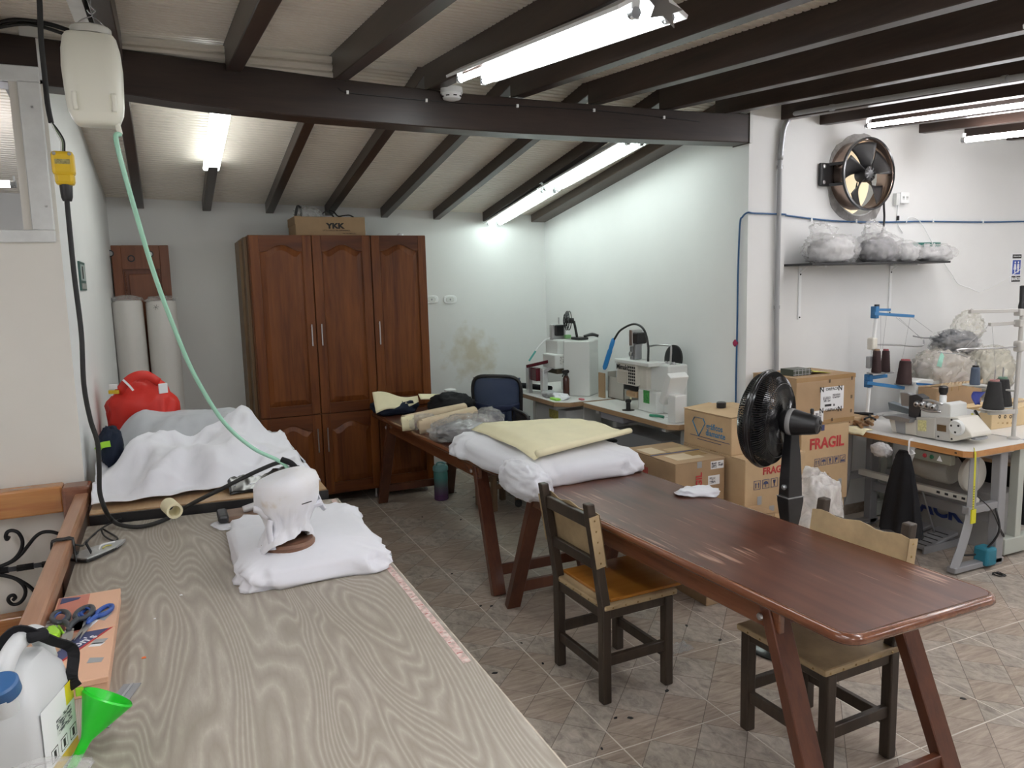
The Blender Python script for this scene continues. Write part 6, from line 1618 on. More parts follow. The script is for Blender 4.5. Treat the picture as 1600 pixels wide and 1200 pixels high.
def cage(front):
    m_ = frame_from_axis(fa).to_3x3(); b = MB(); s_ = 1 if front else -1
    n = 120
    for k in range(n):
        pts = []
        for q in range(7):
            u = q / 6; r_ = RC - (RC - 0.055) * u ** 1.25
            if u == 0: pts.append((RC, 0.0))
            dz = s_ * (0.018 + 0.062 * min(1, u * 2.2) ** 0.6) if u > 0 else s_ * 0.018
            a = 2 * pi * k / n + (0.75 * u * u if not front else 0.5 * u * u)
            pts.append((r_, dz, a))
        P = [cc + m_ @ V(p[0] * cos(p[2] if len(p) > 2 else 2 * pi * k / n), p[0] * sin(p[2] if len(p) > 2 else 2 * pi * k / n), 0) + fa * p[1] for p in pts]
        b.tube(P, 0.0027, 4, 1)
    b.build('front_grille' if front else 'rear_grille', M_BLACK_GLOSS, fan, kind='stuff')
cage(True); cage(False)
for r_, dz, rad in ((RC + 0.002, 0.0, 0.010), (0.19, -0.073, 0.003), (0.12, -0.079, 0.003), (0.19, 0.073, 0.003), (0.058, 0.08, 0.004)):
    R_ = ring(cc + fa * dz, r_, fa)
    b = MB(); b.tube(R_ + [R_[0]], rad, 8, 1, closed=True); b.build('cage_ring', M_BLACK_GLOSS, fan, smooth=True)
b = MB(); b.lathe([(RC - 0.002, -0.020), (RC + 0.004, -0.020), (RC + 0.004, 0.020), (RC - 0.002, 0.020), (RC - 0.002, -0.020)], 48, cc, tuple(fa), cap=False); b.build('rim_band', M_BLACK_GLOSS, fan, smooth=40)
b = MB(); b.lathe([(0.062, -0.082), (0.060, -0.075), (0.03, -0.07)], 28, cc, tuple(fa)); b.build('rear_plate', M_BLACK, fan, smooth=40)
b = MB(); b.lathe([(0.055, 0.078), (0.055, 0.086), (0.02, 0.09)], 28, cc, tuple(fa)); b.build('front_badge', M_BLACK, fan, smooth=40)
m_ = frame_from_axis(fa).to_3x3()
for k in range(5):
    b = MB()
    def fn(u, v, k=k):
        a = 2 * pi * k / 5 + (v - 0.5) * (1.0 - 0.15 * u) + 0.35 * u
        r_ = 0.045 + 0.165 * u
        return cc + m_ @ V(r_ * cos(a), r_ * sin(a), 0) + fa * ((v - 0.5) * 0.055)
    b.grid(6, 6, fn); b.build('blade', mat('dark_fan_blade', (0.02, 0.02, 0.022), 0.3), fan, smooth=True, solid=0.003)
b = MB(); b.lathe([(0.05, -0.03), (0.05, 0.03), (0.03, 0.045)], 24, cc, tuple(fa)); b.build('blade_hub', M_BLACK, fan, smooth=40)
b = MB(); b.tube([fc + V(0.045, 0.01, 0.80), fc + V(0.06, 0.02, 0.70), fc + V(0.055, 0.02, 0.3), fc + V(0.10, 0.08, 0.05), fc + V(0.26, 0.2, 0.006)], 0.004, 6, 6); b.build('power_lead', M_RUBBER, fan, smooth=True)

# ================================================================= WHITE MACHINES ON THE RIGHT WALL TABLES
M_GREEN_L = mat('green_label', (0.06, 0.28, 0.07), 0.4, var=0.5, scale=60)
m1 = thing('snap_press_machine', 'tall white cabinet machine with a side arm on the farther machine table', 'machine', (3.5, 6.1, TZ))
b = MB(); b.box((3.425, 6.026, TZ + 0.25), (0.25, 0.25, 0.50), rz=radians(-50)); b.build('cabinet', M_MACHINE_W, m1, bevel=0.012)
b = MB(); b.bb(3.42, 3.66, 6.14, 6.42, TZ, TZ + 0.49); b.build('rear_column', M_MACHINE_W, m1, bevel=0.012)
b = MB(); b.bb(3.22, 3.42, 6.10, 6.34, TZ + 0.27, TZ + 0.505); b.build('head', M_MACHINE_W, m1, bevel=0.015)
b = MB(); b.bb(3.17, 3.40, 6.06, 6.30, TZ + 0.245, TZ + 0.375); b.build('sewing_head', M_MACHINE_W, m1, bevel=0.01)
b = MB(); b.bb(3.225, 3.36, 6.055, 6.06, TZ + 0.285, TZ + 0.355); b.build('printed_plate', mat('printed_plate', (0.60, 0.60, 0.57), 0.5, var=0.5, scale=70), m1)
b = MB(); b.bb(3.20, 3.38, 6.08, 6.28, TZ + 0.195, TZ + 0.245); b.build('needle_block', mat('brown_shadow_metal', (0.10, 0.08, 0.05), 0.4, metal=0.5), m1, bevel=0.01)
b = MB(); b.bb(3.402, 3.41, 6.045, 6.06, TZ + 0.27, TZ + 0.36); b.build('black_bracket', M_BLACK, m1)
b = MB(); b.bb(3.385, 3.43, 6.036, 6.042, TZ + 0.41, TZ + 0.48); b.build('green_label', M_GREEN_L, m1)
for z in (0.0,):
    b = MB(); b.box(V(3.29, 6.22, TZ + 0.585), (0.09, 0.10, 0.10)); b.build('top_motor', M_BLACK, m1, bevel=0.01)
    b = MB(); b.box(V(3.29, 6.22, TZ + 0.57), (0.14, 0.06, 0.14)); b.build('motor_bracket', M_STEEL, m1, bevel=0.006)
    b = MB(); b.cyl(V(3.32, 6.25, TZ + 0.505), V(3.32, 6.25, TZ + 0.70), 0.006); b.build('motor_rod', M_STEEL, m1)
b = MB(); b.tube([V(3.30, 6.2, TZ + 0.52), V(3.20, 6.25, TZ + 0.51), V(3.13, 6.27, TZ + 0.45), V(3.09, 6.28, TZ + 0.40)], 0.006, 8, 6); b.build('white_hose', M_REFLECTOR, m1, smooth=True)
b = MB(); b.cyl(V(3.09, 6.28, TZ + 0.40), V(3.03, 6.30, TZ + 0.31), 0.009); b.build('teal_nozzle', mat('teal_nozzle', (0.10, 0.42, 0.38), 0.4), m1)
b = MB(); b.box(V(3.37, 6.18, TZ + 0.525), (0.06, 0.05, 0.035)); b.build('green_oil_cup', mat('green_cup', (0.25, 0.50, 0.22), 0.4), m1, bevel=0.008)
# side arm press
ap = thing('press_arm', 'hinged silver and wine red press arm standing on the table left of the tall machine', 'press', (3.14, 6.30, TZ))
b = MB(); b.bb(3.06, 3.10, 6.38, 6.44, TZ, TZ + 0.26); b.build('upright', M_STEEL, ap, bevel=0.004)
b = MB(); b.bb(3.12, 3.17, 6.20, 6.26, TZ, TZ + 0.24); b.build('upright', M_ALU, ap, bevel=0.004)
M_WINE = mat('wine_red_enamel', (0.10, 0.008, 0.015), 0.25)
b = MB(); b.bb(3.08, 3.14, 6.26, 6.40, TZ + 0.12, TZ + 0.24); b.build('red_block', M_WINE, ap, bevel=0.006)
b = MB(); b.bar(V(3.06, 6.40, TZ + 0.25), V(3.20, 6.18, TZ + 0.31), 0.05, 0.03, w1=0.04, h1=0.03); b.build('lever', M_WINE, ap, bevel=0.006)
b = MB(); b.tube([V(3.19, 6.19, TZ + 0.31), V(3.26, 6.12, TZ + 0.33), V(3.38, 6.02, TZ + 0.322)], [0.015, 0.020, 0.016], 10, 5); b.build('black_grip', M_BLACK, ap, smooth=True)
b = MB(); b.bar(V(3.13, 6.22, TZ + 0.20), V(3.22, 6.14, TZ + 0.28), 0.03, 0.03); b.build('link', M_STEEL, ap)
# desk fan on the cabinet
df = thing('clip_fan', 'small black clip on fan lying on the tall white machine', 'fan', V(3.44, 6.02, TZ + 0.50))
dz = TZ + 0.502
b = MB(); b.box(V(3.42, 6.04, dz + 0.012), (0.10, 0.16, 0.022)); b.build('clip_base', M_BLACK, df, bevel=0.008)
b = MB(); b.tube([V(3.44, 6.00, dz + 0.03), V(3.51, 5.97, dz + 0.045), V(3.56, 5.94, dz + 0.03)], [0.018, 0.026, 0.022], 10, 5, flat=0.6); b.build('clip_jaw', M_BLACK, df, smooth=True)
b = MB(); b.tube([V(3.40, 6.05, dz + 0.02), V(3.39, 6.06, dz + 0.10), V(3.38, 6.07, dz + 0.17)], 0.012, 8, 4); b.build('neck', M_BLACK, df, smooth=True)
fa2 = V(-0.95, 0.25, 0.05).normalized(); c2 = V(3.32, 6.09, dz + 0.175)
for r_, o_ in ((0.085, 0), (0.06, 0.018), (0.035, 0.024), (0.085, -0.02)):
    R_ = ring(c2 + fa2 * o_, r_, fa2, 28); b = MB(); b.tube(R_ + [R_[0]], 0.005, 6, 1, closed=True); b.build('cage_ring', M_BLACK, df, smooth=True)
b = MB(); b.cyl(c2 - fa2 * 0.06, c2 + fa2 * 0.02, 0.026); b.build('motor', M_BLACK, df, smooth=40)
mf = frame_from_axis(fa2).to_3x3()
for k in range(3):
    b = MB(); a = 2 * pi * k / 3; b.grid(4, 4, lambda u, v: c2 + mf @ V((0.02 + 0.055 * u) * cos(a + (v - 0.5) * 1.2), (0.02 + 0.055 * u) * sin(a + (v - 0.5) * 1.2), (v - 0.5) * 0.02)); b.build('blade', M_MACHINE_G, df, solid=0.002)
b = MB()
for k in range(16):
    a = 2 * pi * k / 16; b.tube([c2 + mf @ V(0.085 * cos(a), 0.085 * sin(a), 0), c2 + mf @ V(0.05 * cos(a), 0.05 * sin(a), 0.022), c2 + mf @ V(0.02 * cos(a), 0.02 * sin(a), 0.026)], 0.002, 4, 1)
b.build('grille', M_BLACK, df, kind='stuff')
# spray bottle, clothes and clips on that table
q = on_z(885, 621, TZ + 0.001); q = V(3.20, q.y + (3.20 - q.x) * 1.2, TZ) if q.x > 3.4 else V(q.x, q.y, TZ)
sp_ = thing('spray_bottle', 'dark brown spray bottle standing before the tall white machine', 'bottle', q)
M_AMBER = mat('dark_amber_bottle', (0.055, 0.018, 0.012), 0.18)
b = MB(); b.lathe([(0.027, 0.0), (0.030, 0.006), (0.030, 0.17), (0.022, 0.19), (0.014, 0.20)], 20, q); b.build('bottle_body', M_AMBER, sp_, smooth=40)
b = MB(); b.lathe([(0.016, 0.195), (0.016, 0.215), (0.010, 0.22)], 16, q); b.build('collar', M_BLACK, sp_, smooth=40)
b = MB(); b.prism([(-0.03, 0.0), (0.02, 0.0), (0.03, 0.015), (0.02, 0.032), (-0.035, 0.03), (-0.04, 0.018)], 0.024, Matrix.Translation(q + V(0.0, 0.012, 0.218)) @ Matrix.Rotation(pi / 2, 4, 'X')); b.build('spray_head', M_BLACK, sp_, bevel=0.003)
b = MB(); b.bar(q + V(-0.02, 0, 0.22), q + V(-0.038, 0, 0.19), 0.012, 0.006); b.build('trigger', M_BLACK, sp_)
tag(pad((3.13, 6.05, TZ + 0.001), 0.13, 0.22, 0.05, seed=17, p=3, folds=0.05, nu=50).build('dark_cloth', M_MACHINE_G, None, smooth=True), 'crumpled dark cloth on the farther machine table', 'cloth')
tag(pad((3.14, 5.90, TZ + 0.001), 0.12, 0.18, 0.045, seed=19, p=3, folds=0.06, nu=50).build('white_rag', M_WHITE_CLOTH, None, smooth=True), 'white rag beside the spray bottle', 'cloth')
b = MB(); b.box((3.06, 5.85, TZ + 0.010), (0.05, 0.12, 0.018)); tag(b.build('green_pincushion', mat('bright_green', (0.28, 0.62, 0.06), 0.4), None, bevel=0.005), 'bright green case next to the spray bottle', 'case')
b = MB(); b.box((3.25, 5.72, TZ + 0.008), (0.03, 0.06, 0.014)); tag(b.build('pink_clip', mat('pink_plastic', (0.60, 0.15, 0.18), 0.4), None, bevel=0.004), 'small pink clip at the foot of the tall machine', 'clip')
b = MB(); b.tube([V(3.04, 6.72, TZ + 0.045), V(3.12, 6.5, TZ + 0.045), V(3.24, 6.28, TZ + 0.04)], [0.03, 0.036, 0.03], 12, 5, flat=0.8); tag(b.build('black_roll', M_BLACK_CLOTH, None, smooth=True), 'black padded roll lying behind the silver press arm', 'roll')
# bin with paper patterns
bn = thing('pattern_bin', 'grey fabric bin holding paper pattern pieces between the two white machines', 'bin', (3.62, 5.42, TZ))
b = MB(); x0, x1, y0, y1 = 3.53, 3.72, 5.48, 5.74
for q in ((x0, x1, y0, y0 + 0.006), (x0, x1, y1 - 0.006, y1), (x0, x0 + 0.006, y0, y1), (x1 - 0.006, x1, y0, y1)):
    b = MB(); b.bb(*q, TZ, TZ + (0.19 if q[0] == x0 and q[1] < 3.6 else 0.23)); b.build('side_wall', mat('grey_canvas', (0.42, 0.40, 0.36), 0.8, bump=0.3, bscale=30), bn)
b = MB(); b.bb(x0, x1, y0, y1, TZ, TZ + 0.006); b.build('bottom', M_KRAFT, bn)
for k, (y, h, m__, w) in enumerate(((5.52, 0.30, M_CREAM, 0.06), (5.58, 0.33, M_CREAM, 0.07), (5.66, 0.30, M_PAPER, 0.05), (5.70, 0.34, M_BLACK, 0.04))):
    b = MB(); b.prism([(-w, 0), (w, 0), (w, h * 0.7), (w * 0.6, h), (-w * 0.5, h * 0.98), (-w, h * 0.75)], 0.004, Matrix.Translation((x0 + 0.05 + 0.02 * k, y, TZ + 0.008)) @ Matrix.Rotation(radians(-70), 4, 'Z') @ Matrix.Rotation(pi / 2, 4, 'X'))
    tag(b.build('pattern_piece', m__), ('cream pattern piece at the near corner of the grey bin', 'tallest cream pattern piece in the grey bin', 'white pattern piece in the grey bin', 'black pattern piece at the far corner of the grey bin')[k], 'pattern')
b = MB(); b.bb(3.47, 3.482, 5.70, 5.80, TZ, TZ + 0.22); tag(b.build('cardboard_sheet', M_CARD2), 'cardboard sheet standing between the tall machine and the grey bin', 'cardboard')
# machine 2
m2 = thing('embroidery_machine', 'white lettered machine with black arc cable and tilted screen on the nearer machine table', 'machine', (3.5, 4.95, TZ))
b = MB(); b.bb(3.37, 3.60, 4.78, 5.03, TZ, TZ + 0.17); b.build('base', M_MACHINE_W, m2, bevel=0.012)
b = MB(); b.bb(3.44, 3.62, 4.72, 4.96, TZ, TZ + 0.375); b.build('column', M_MACHINE_W, m2, bevel=0.012)
b = MB(); b.bb(3.40, 3.58, 4.95, 5.07, TZ + 0.02, TZ + 0.36); b.build('front_column', M_MACHINE, m2, bevel=0.01)
hd = MB(); hd.bb(3.36, 3.46, 5.04, 5.32, TZ + 0.185, TZ + 0.36); hd.build('head', M_MACHINE, m2, bevel=0.012)
b = MB(); b.bb(3.34, 3.50, 4.84, 5.33, TZ + 0.36, TZ + 0.39); b.build('top_cover', M_MACHINE_W, m2, bevel=0.006)
b = MB(); b.bb(3.353, 3.36, 5.165, 5.31, TZ + 0.195, TZ + 0.29); b.build('front_plate', mat('beige_plate', (0.52, 0.48, 0.41), 0.4), m2, bevel=0.003)
text('Mimaki', 0.060, (3.357, 5.235, TZ + 0.325), '-x', M_INK, m2, bold=0.001)
for i in range(4):
    for j in range(6):
        b = MB(); b.bb(3.357, 3.362, 5.045 + i * 0.0 + 0.0, 5.05, 0, 0) if False else b.bb(3.3565, 3.3605, 5.052 + i * 0.026, 5.067 + i * 0.026, TZ + 0.20 + j * 0.025, TZ + 0.217 + j * 0.025); b.build('vent_hole', M_BLACK, m2)
b = MB(); b.bb(3.38, 3.44, 5.07, 5.25, TZ + 0.14, TZ + 0.185); b.build('needle_area', M_BLACK, m2, bevel=0.008)
b = MB(); b.box(V(3.40, 5.12, TZ + 0.115), (0.08, 0.14, 0.05)); b.build('wooden_hoop', M_EDGE2, m2, bevel=0.012)
b = MB(); b.lathe([(0.05, 0.0), (0.05, 0.003), (0.018, 0.004), (0.018, 0.06), (0.024, 0.065), (0.024, 0.085), (0.012, 0.09)], 20, V(3.30, 5.06, TZ)); b.build('hoop_post', M_BLACK, m2, smooth=40)
b = MB(); b.bb(3.3685, 3.371, 4.87, 4.95, TZ + 0.07, TZ + 0.17); b.build('green_label', M_GREEN_L, m2)
b = MB(); b.box(V(3.44, 5.02, TZ + 0.315), (0.06, 0.10, 0.05)); b.build('black_joint', M_BLACK, m2)
b = MB(); b.box(V(3.44, 5.12, TZ + 0.565), (0.09, 0.10, 0.09)); b.build('feeder_motor', M_BLACK, m2, bevel=0.01)
b = MB(); b.box(V(3.44, 5.16, TZ + 0.565), (0.10, 0.05, 0.13)); b.build('feeder_bracket', M_STEEL, m2, bevel=0.006)
for dy, dz_ in ((0.0, 0.0), (0.05, -0.02)):
    b = MB(); b.box(V(3.43, 5.12 + dy, TZ + 0.455 + dz_), (0.06, 0.035, 0.12)); b.build('feeder_link', M_DULL, m2, bevel=0.005)
b = MB(); b.lathe([(0.02, 0), (0.02, 0.03), (0.012, 0.035)], 14, V(3.42, 5.17, TZ + 0.435), (-1, 0, 0)); b.build('feeder_wheel', M_STEEL, m2, smooth=40)
b = MB(); b.tube([V(3.42, 4.96, TZ + 0.39), V(3.42, 4.96, TZ + 0.52), V(3.42, 5.02, TZ + 0.64), V(3.42, 5.16, TZ + 0.675), V(3.40, 5.32, TZ + 0.62), V(3.38, 5.39, TZ + 0.54)], 0.009, 8, 6); b.build('arc_cable', M_BLACK, m2, smooth=True)
b = MB(); b.lathe([(0.008, 0.0), (0.017, 0.01), (0.019, 0.06), (0.017, 0.10), (0.021, 0.12), (0.021, 0.27), (0.012, 0.29)], 18, V(3.38, 5.395, TZ + 0.55), (-0.10, 0.42, -1)); b.build('blue_air_gun', mat('blue_air_gun_plastic', (0.03, 0.25, 0.62), 0.3), m2, smooth=40)
b = MB(); b.tube([V(3.50, 5.08, TZ + 0.495), V(3.50, 4.95, TZ + 0.515), V(3.50, 4.80, TZ + 0.52), V(3.50, 4.77, TZ + 0.505), V(3.50, 4.78, TZ + 0.37)], 0.008, 8, 3); b.build('bent_rod', M_STEEL, m2, smooth=True)
b = MB(); b.lathe([(0.11, 0.0), (0.11, 0.015), (0.09, 0.02)], 30, V(3.64, 4.92, TZ + 0.40), (-1, 0, 0.1)); b.build('black_disc', M_BLACK, m2, smooth=40)
for k in range(4):
    b = MB(); b.lathe([(0.012, 0), (0.012, 0.012), (0.006, 0.02)], 12, V(3.52, 4.76 + k * 0.035, TZ + 0.375)); b.build('tension_knob', M_STEEL, m2, smooth=40)
scr = thing('tilted_screen', 'white tilted control screen on a square white stand, right end of the nearer machine table', 'screen', (3.31, 4.44, TZ))
b = MB(); b.bb(3.26, 3.36, 4.395, 4.485, TZ, TZ + 0.20); b.build('stand', M_MACHINE_W, scr, bevel=0.006)
b = MB(); b.prism([(4.56, TZ + 0.14), (4.50, TZ + 0.12), (4.405, TZ + 0.33), (4.45, TZ + 0.36)], 0.16, Matrix(((0, 0, 1, 3.23), (1, 0, 0, 0), (0, 1, 0, 0), (0, 0, 0, 1)))); b.build('screen_case', M_MACHINE_W, scr, bevel=0.006)
b = MB(); b.prism([(4.562, TZ + 0.15), (4.557, TZ + 0.15), (4.453, TZ + 0.35), (4.458, TZ + 0.35)], 0.14, Matrix(((0, 0, 1, 3.24), (1, 0, 0, 0), (0, 1, 0, 0), (0, 0, 0, 1)))); b.build('display', M_MACHINE_G, scr)
sn = thing('thread_snips', 'green handled snips lying before the tilted screen', 'snips', (3.30, 4.60, TZ))
b = MB(); b.tube([V(3.27, 4.72, TZ + 0.012), V(3.30, 4.64, TZ + 0.014), V(3.31, 4.60, TZ + 0.012)], 0.011, 8, 4); b.build('handle', mat('dark_green_plastic', (0.02, 0.18, 0.10), 0.35), sn, smooth=True)
b = MB(); b.bar(V(3.31, 4.60, TZ + 0.012), V(3.34, 4.52, TZ + 0.012), 0.008, 0.004, w1=0.002); b.build('blade', M_STEEL, sn)
tag(pad((3.60, 4.42, TZ + 0.001), 0.12, 0.10, 0.06, seed=29, p=3, folds=0.05, nu=40).build('white_rag', M_WHITE_CLOTH, None, smooth=True), 'white rag behind the tilted screen', 'cloth')

# ================================================================= FAN WALL
ef = thing('exhaust_fan', 'round black and steel exhaust fan set in the right wall', 'fan', (4.80, 4.25, 2.66))
ec = V(4.865, 4.19, 2.665); FRR = 0.252
M_STEEL_WARM_SHEEN = mat('steel_warm_sheen', (0.40, 0.30, 0.25), 0.22, metal=1.0)  # warm light reflected in the duct ring, put into its steel colour
b = MB(); b.lathe([(FRR, -0.005), (FRR + 0.012, 0.0), (FRR + 0.012, 0.010), (FRR, 0.012), (FRR, 0.14)], 56, ec, (0, 1, 0), cap=False); b.lathe([(FRR - 0.004, 0.14), (FRR - 0.006, 0.0), (FRR - 0.002, -0.005)], 56, ec, (0, 1, 0), cap=False)
b.build('duct_ring', M_STEEL_WARM_SHEEN, ef, smooth=40)
b = MB(); b.lathe([(FRR + 0.002, -0.008), (FRR + 0.015, -0.008), (FRR + 0.015, 0.012), (FRR + 0.002, 0.012), (FRR + 0.002, -0.008)], 56, ec, (0, 1, 0), cap=False); b.build('front_lip', M_BLACK_GLOSS, ef, smooth=40)
b = MB(); b.lathe([(0.045, -0.015), (0.055, -0.01), (0.058, 0.03), (0.05, 0.09)], 28, ec, (0, 1, 0)); hubp = b.build('motor_hub', M_BLACK, ef, smooth=40)
for k in range(10):
    a = 2 * pi * k / 10; b = MB(); b.bar(ec + V(cos(a) * 0.03, -0.017, sin(a) * 0.03), ec + V(cos(a) * 0.052, -0.013, sin(a) * 0.052), 0.006, 0.006); b.build('hub_rib', M_BLACK_GLOSS, hubp)
for k in range(5):
    b = MB()
    def fn(u, v, k=k):
        w = 0.40 + 0.66 * u - 0.15 * u * u
        a = 2 * pi * k / 5 + 0.25 + (v - 0.5) * w + 0.25 * u
        r_ = 0.05 + 0.185 * u
        return ec + V(r_ * cos(a), 0.03 + (v - 0.5) * 0.07, r_ * sin(a))
    b.grid(8, 8, fn); b.build('blade', mat('black_fan_blade', (0.012, 0.012, 0.013), 0.5), ef, smooth=True, solid=0.003)
for zz in (-0.075, 0.075):
    b = MB(); b.bar(V(ec.x - FRR - 0.03, YF - 0.03, ec.z + zz), V(ec.x - FRR + 0.02, ec.y + 0.02, ec.z + zz), 0.02, 0.02); b.build('strut', M_BLACK, ef)
b = MB(); b.bb(ec.x - FRR - 0.12, ec.x - FRR + 0.005, YF - 0.035, YF - 0.005, ec.z - 0.085, ec.z + 0.085); bk_ = b.build('mounting_bracket', M_BLACK, ef, bevel=0.012)
for zz in (-0.058, 0.058):
    b = MB(); b.lathe([(0.014, 0), (0.014, 0.006), (0.006, 0.008)], 14, V(ec.x - FRR - 0.09, YF - 0.035, ec.z + zz), (0, -1, 0)); b.build('bolt', M_STEEL, bk_, smooth=40)
for k in range(3):
    a = 2 * pi * k / 3 + 0.4; b = MB(); b.tube([ec + V(0.05 * cos(a), 0.10, 0.05 * sin(a)), ec + V(0.248 * cos(a), 0.12, 0.248 * sin(a))], 0.005, 6, 1); b.build('support_spoke', M_BLACK, ef)
b = MB(); b.tube([V(5.09, 4.24, 2.50), V(5.12, 4.26, 2.43), V(5.14, 4.27, 2.36), V(5.135, 4.27, 2.29), V(5.115, 4.27, 2.235)], 0.008, 8, 6); b.build('supply_cord', M_BLACK, ef, smooth=True)
b = MB(); b.box(V(5.10, 4.27, 2.215), (0.045, 0.035, 0.04), mat=Matrix.Rotation(0.4, 4, 'Y')); b.box(V(5.115, 4.265, 2.20), (0.06, 0.02, 0.012)); b.build('plug', M_BLACK, ef, bevel=0.006, kind='stuff')
q = on_y(1407, 310, YF)
sx_ = thing('surface_socket', 'white surface mounted double socket right of the exhaust fan', 'socket', q)
b = MB(); b.box(q + V(0, -0.022, 0), (0.095, 0.044, 0.085)); b.build('box', M_REFLECTOR, sx_, bevel=0.004)
for dx in (-0.02, 0.02):
    b = MB(); b.box(q + V(dx, -0.0445, 0), (0.026, 0.002, 0.03)); b.build('outlet', M_MACHINE_W, sx_, bevel=0.001)
    for d2 in (-0.006, 0.006):
        b = MB(); b.box(q + V(dx + d2, -0.046, 0.003), (0.003, 0.002, 0.012)); b.build('slot', M_BLACK, sx_)
b = MB(); b.box(q + V(-0.066, -0.018, -0.01), (0.038, 0.03, 0.09)); b.build('junction', M_MACHINE_W, sx_)
b = MB(); b.tube([q + V(-0.05, -0.02, -0.05), q + V(-0.04, -0.01, -0.12), q + V(-0.03, -0.01, -0.20), q + V(0.03, -0.01, -0.27)], 0.004, 6, 5); b.build('white_lead', M_REFLECTOR, sx_, smooth=True)
b = MB(); b.box(q + V(-0.035, -0.012, -0.155), (0.015, 0.015, 0.035)); b.build('cable_clip', M_BLACK, sx_)
# conduit
P = [on_y(1213, 590, 4.235), on_y(1214, 480, 4.235), on_y(1217, 340, 4.235), on_y(1219, 250, 4.235), on_y(1224, 205, 4.235), on_y(1232, 187, 4.225), on_y(1244, 178, 4.19)]
cd = thing('conduit', 'grey metal cable conduit running up the pier and along the rafter', 'conduit', V(P[0].x, P[0].y, 0.8))
b = MB(); b.tube([V(P[0].x, P[0].y, 0.3)] + P[:5], 0.017, 12, 4); b.build('riser', M_MACHINE_G, cd, smooth=True)
b = MB(); b.tube(P[3:] , 0.019, 12, 6); b.build('flexible_bend', M_DULL, cd, smooth=True)
run = [P[-1], on_x(1256, 175, 4.035), on_x(1420, 148, 4.035), on_x(1600, 119, 4.035), on_x(1750, 94, 4.035)]
b = MB(); b.tube(run, 0.016, 12, 4); b.build('ceiling_run', M_MACHINE_G, cd, smooth=True)
for k, q in enumerate((P[1], P[2] + V(0, 0, 0.35))):
    b = MB(); b.lathe([(0.021, -0.012), (0.021, 0.012)], 14, q); b.build('pipe_clamp', M_DULL, cd, smooth=40)
for q in (on_x(1300, 168, 4.035), on_x(1570, 124, 4.035)):
    b = MB(); b.lathe([(0.021, -0.015), (0.021, 0.015)], 14, q, (0, 1, 0.09)); b.build('pipe_clamp', M_DULL, cd, smooth=40)
# blue cable
M_BLUEC = mat('blue_network_cable', (0.02, 0.09, 0.22), 0.4)
bc = thing('blue_cable', 'blue cable clipped across the right walls at fan height', 'cable', V(3.77, 4.3, 2.3))
bp = [on_x(1150, 592, 3.766), on_x(1152, 500, 3.766), on_x(1153, 430, 3.766), on_x(1156, 352, 3.766), on_x(1160, 339, 3.766)]
b = MB(); b.tube([V(bp[0].x, bp[0].y, 0.95)] + bp + [V(3.765, 4.248, 2.372), V(3.83, 4.248, 2.368), V(4.10, 4.248, 2.365), V(4.135, 4.30, 2.365), V(4.18, 4.318, 2.365)] + [on_y(x, y, 4.318) for x, y in ((1300, 345), (1378, 347), (1450, 346), (1530, 347), (1600, 346), (1700, 344))], 0.0065, 8, 6); b.build('cable', M_BLUEC, bc, smooth=True)
for x, y in ((1267, 344), (1337, 346), (1457, 346), (1535, 347)):
    q = on_y(x, y, 4.318); b = MB(); b.box(q + V(0, -0.002, 0.004), (0.012, 0.016, 0.026)); b.build('cable_clip', M_REFLECTOR, bc)
q = on_x(1149, 535, 3.762)
b = MB(); b.lathe([(0.008, -0.03), (0.018, -0.015), (0.02, 0.0), (0.008, 0.02)], 12, q); tag(b.build('pink_pom', mat('crimson_pom', (0.30, 0.02, 0.07), 0.8, bump=0.5), None, smooth=True), 'small crimson tassel hanging on the blue cable', 'tassel')
# shelf with bags
sh = thing('wall_shelf', 'thin black shelf on two white brackets under the exhaust fan', 'shelf', (4.9, 4.2, 1.99))
sz = 1.995
b = MB(); b.prism([(4.13, 4.325), (4.16, 4.03), (5.60, 4.03), (5.66, 4.325)], 0.016, Matrix.Translation((0, 0, sz))); b.build('shelf_board', M_BLACK, sh, bevel=0.003, seg=1)
for x in (4.34, 5.30):
    b = MB(); b.bb(x - 0.012, x + 0.012, 4.318, 4.328, 1.60, sz); br_ = b.build('bracket', M_REFLECTOR, sh)
    b = MB(); b.bb(x - 0.012, x + 0.012, 4.08, 4.32, sz - 0.012, sz - 0.002); b.build('arm', M_REFLECTOR, br_)
    b = MB(); b.bar(V(x, 4.322, sz - 0.05), V(x, 4.26, sz - 0.008), 0.01, 0.012); b.build('gusset', M_REFLECTOR, br_)
    for z in (1.615, sz - 0.06):
        b = MB(); b.lathe([(0.007, 0), (0.005, 0.004)], 8, V(x, 4.318, z), (0, -1, 0)); b.build('screw', M_BLACK, br_)
M_CONT = mat('pale_bag_contents', (0.52, 0.52, 0.52), 0.7, var=0.25, scale=12)
M_CONTD = mat('dark_bag_contents', (0.20, 0.20, 0.21), 0.6, var=0.5, scale=14)
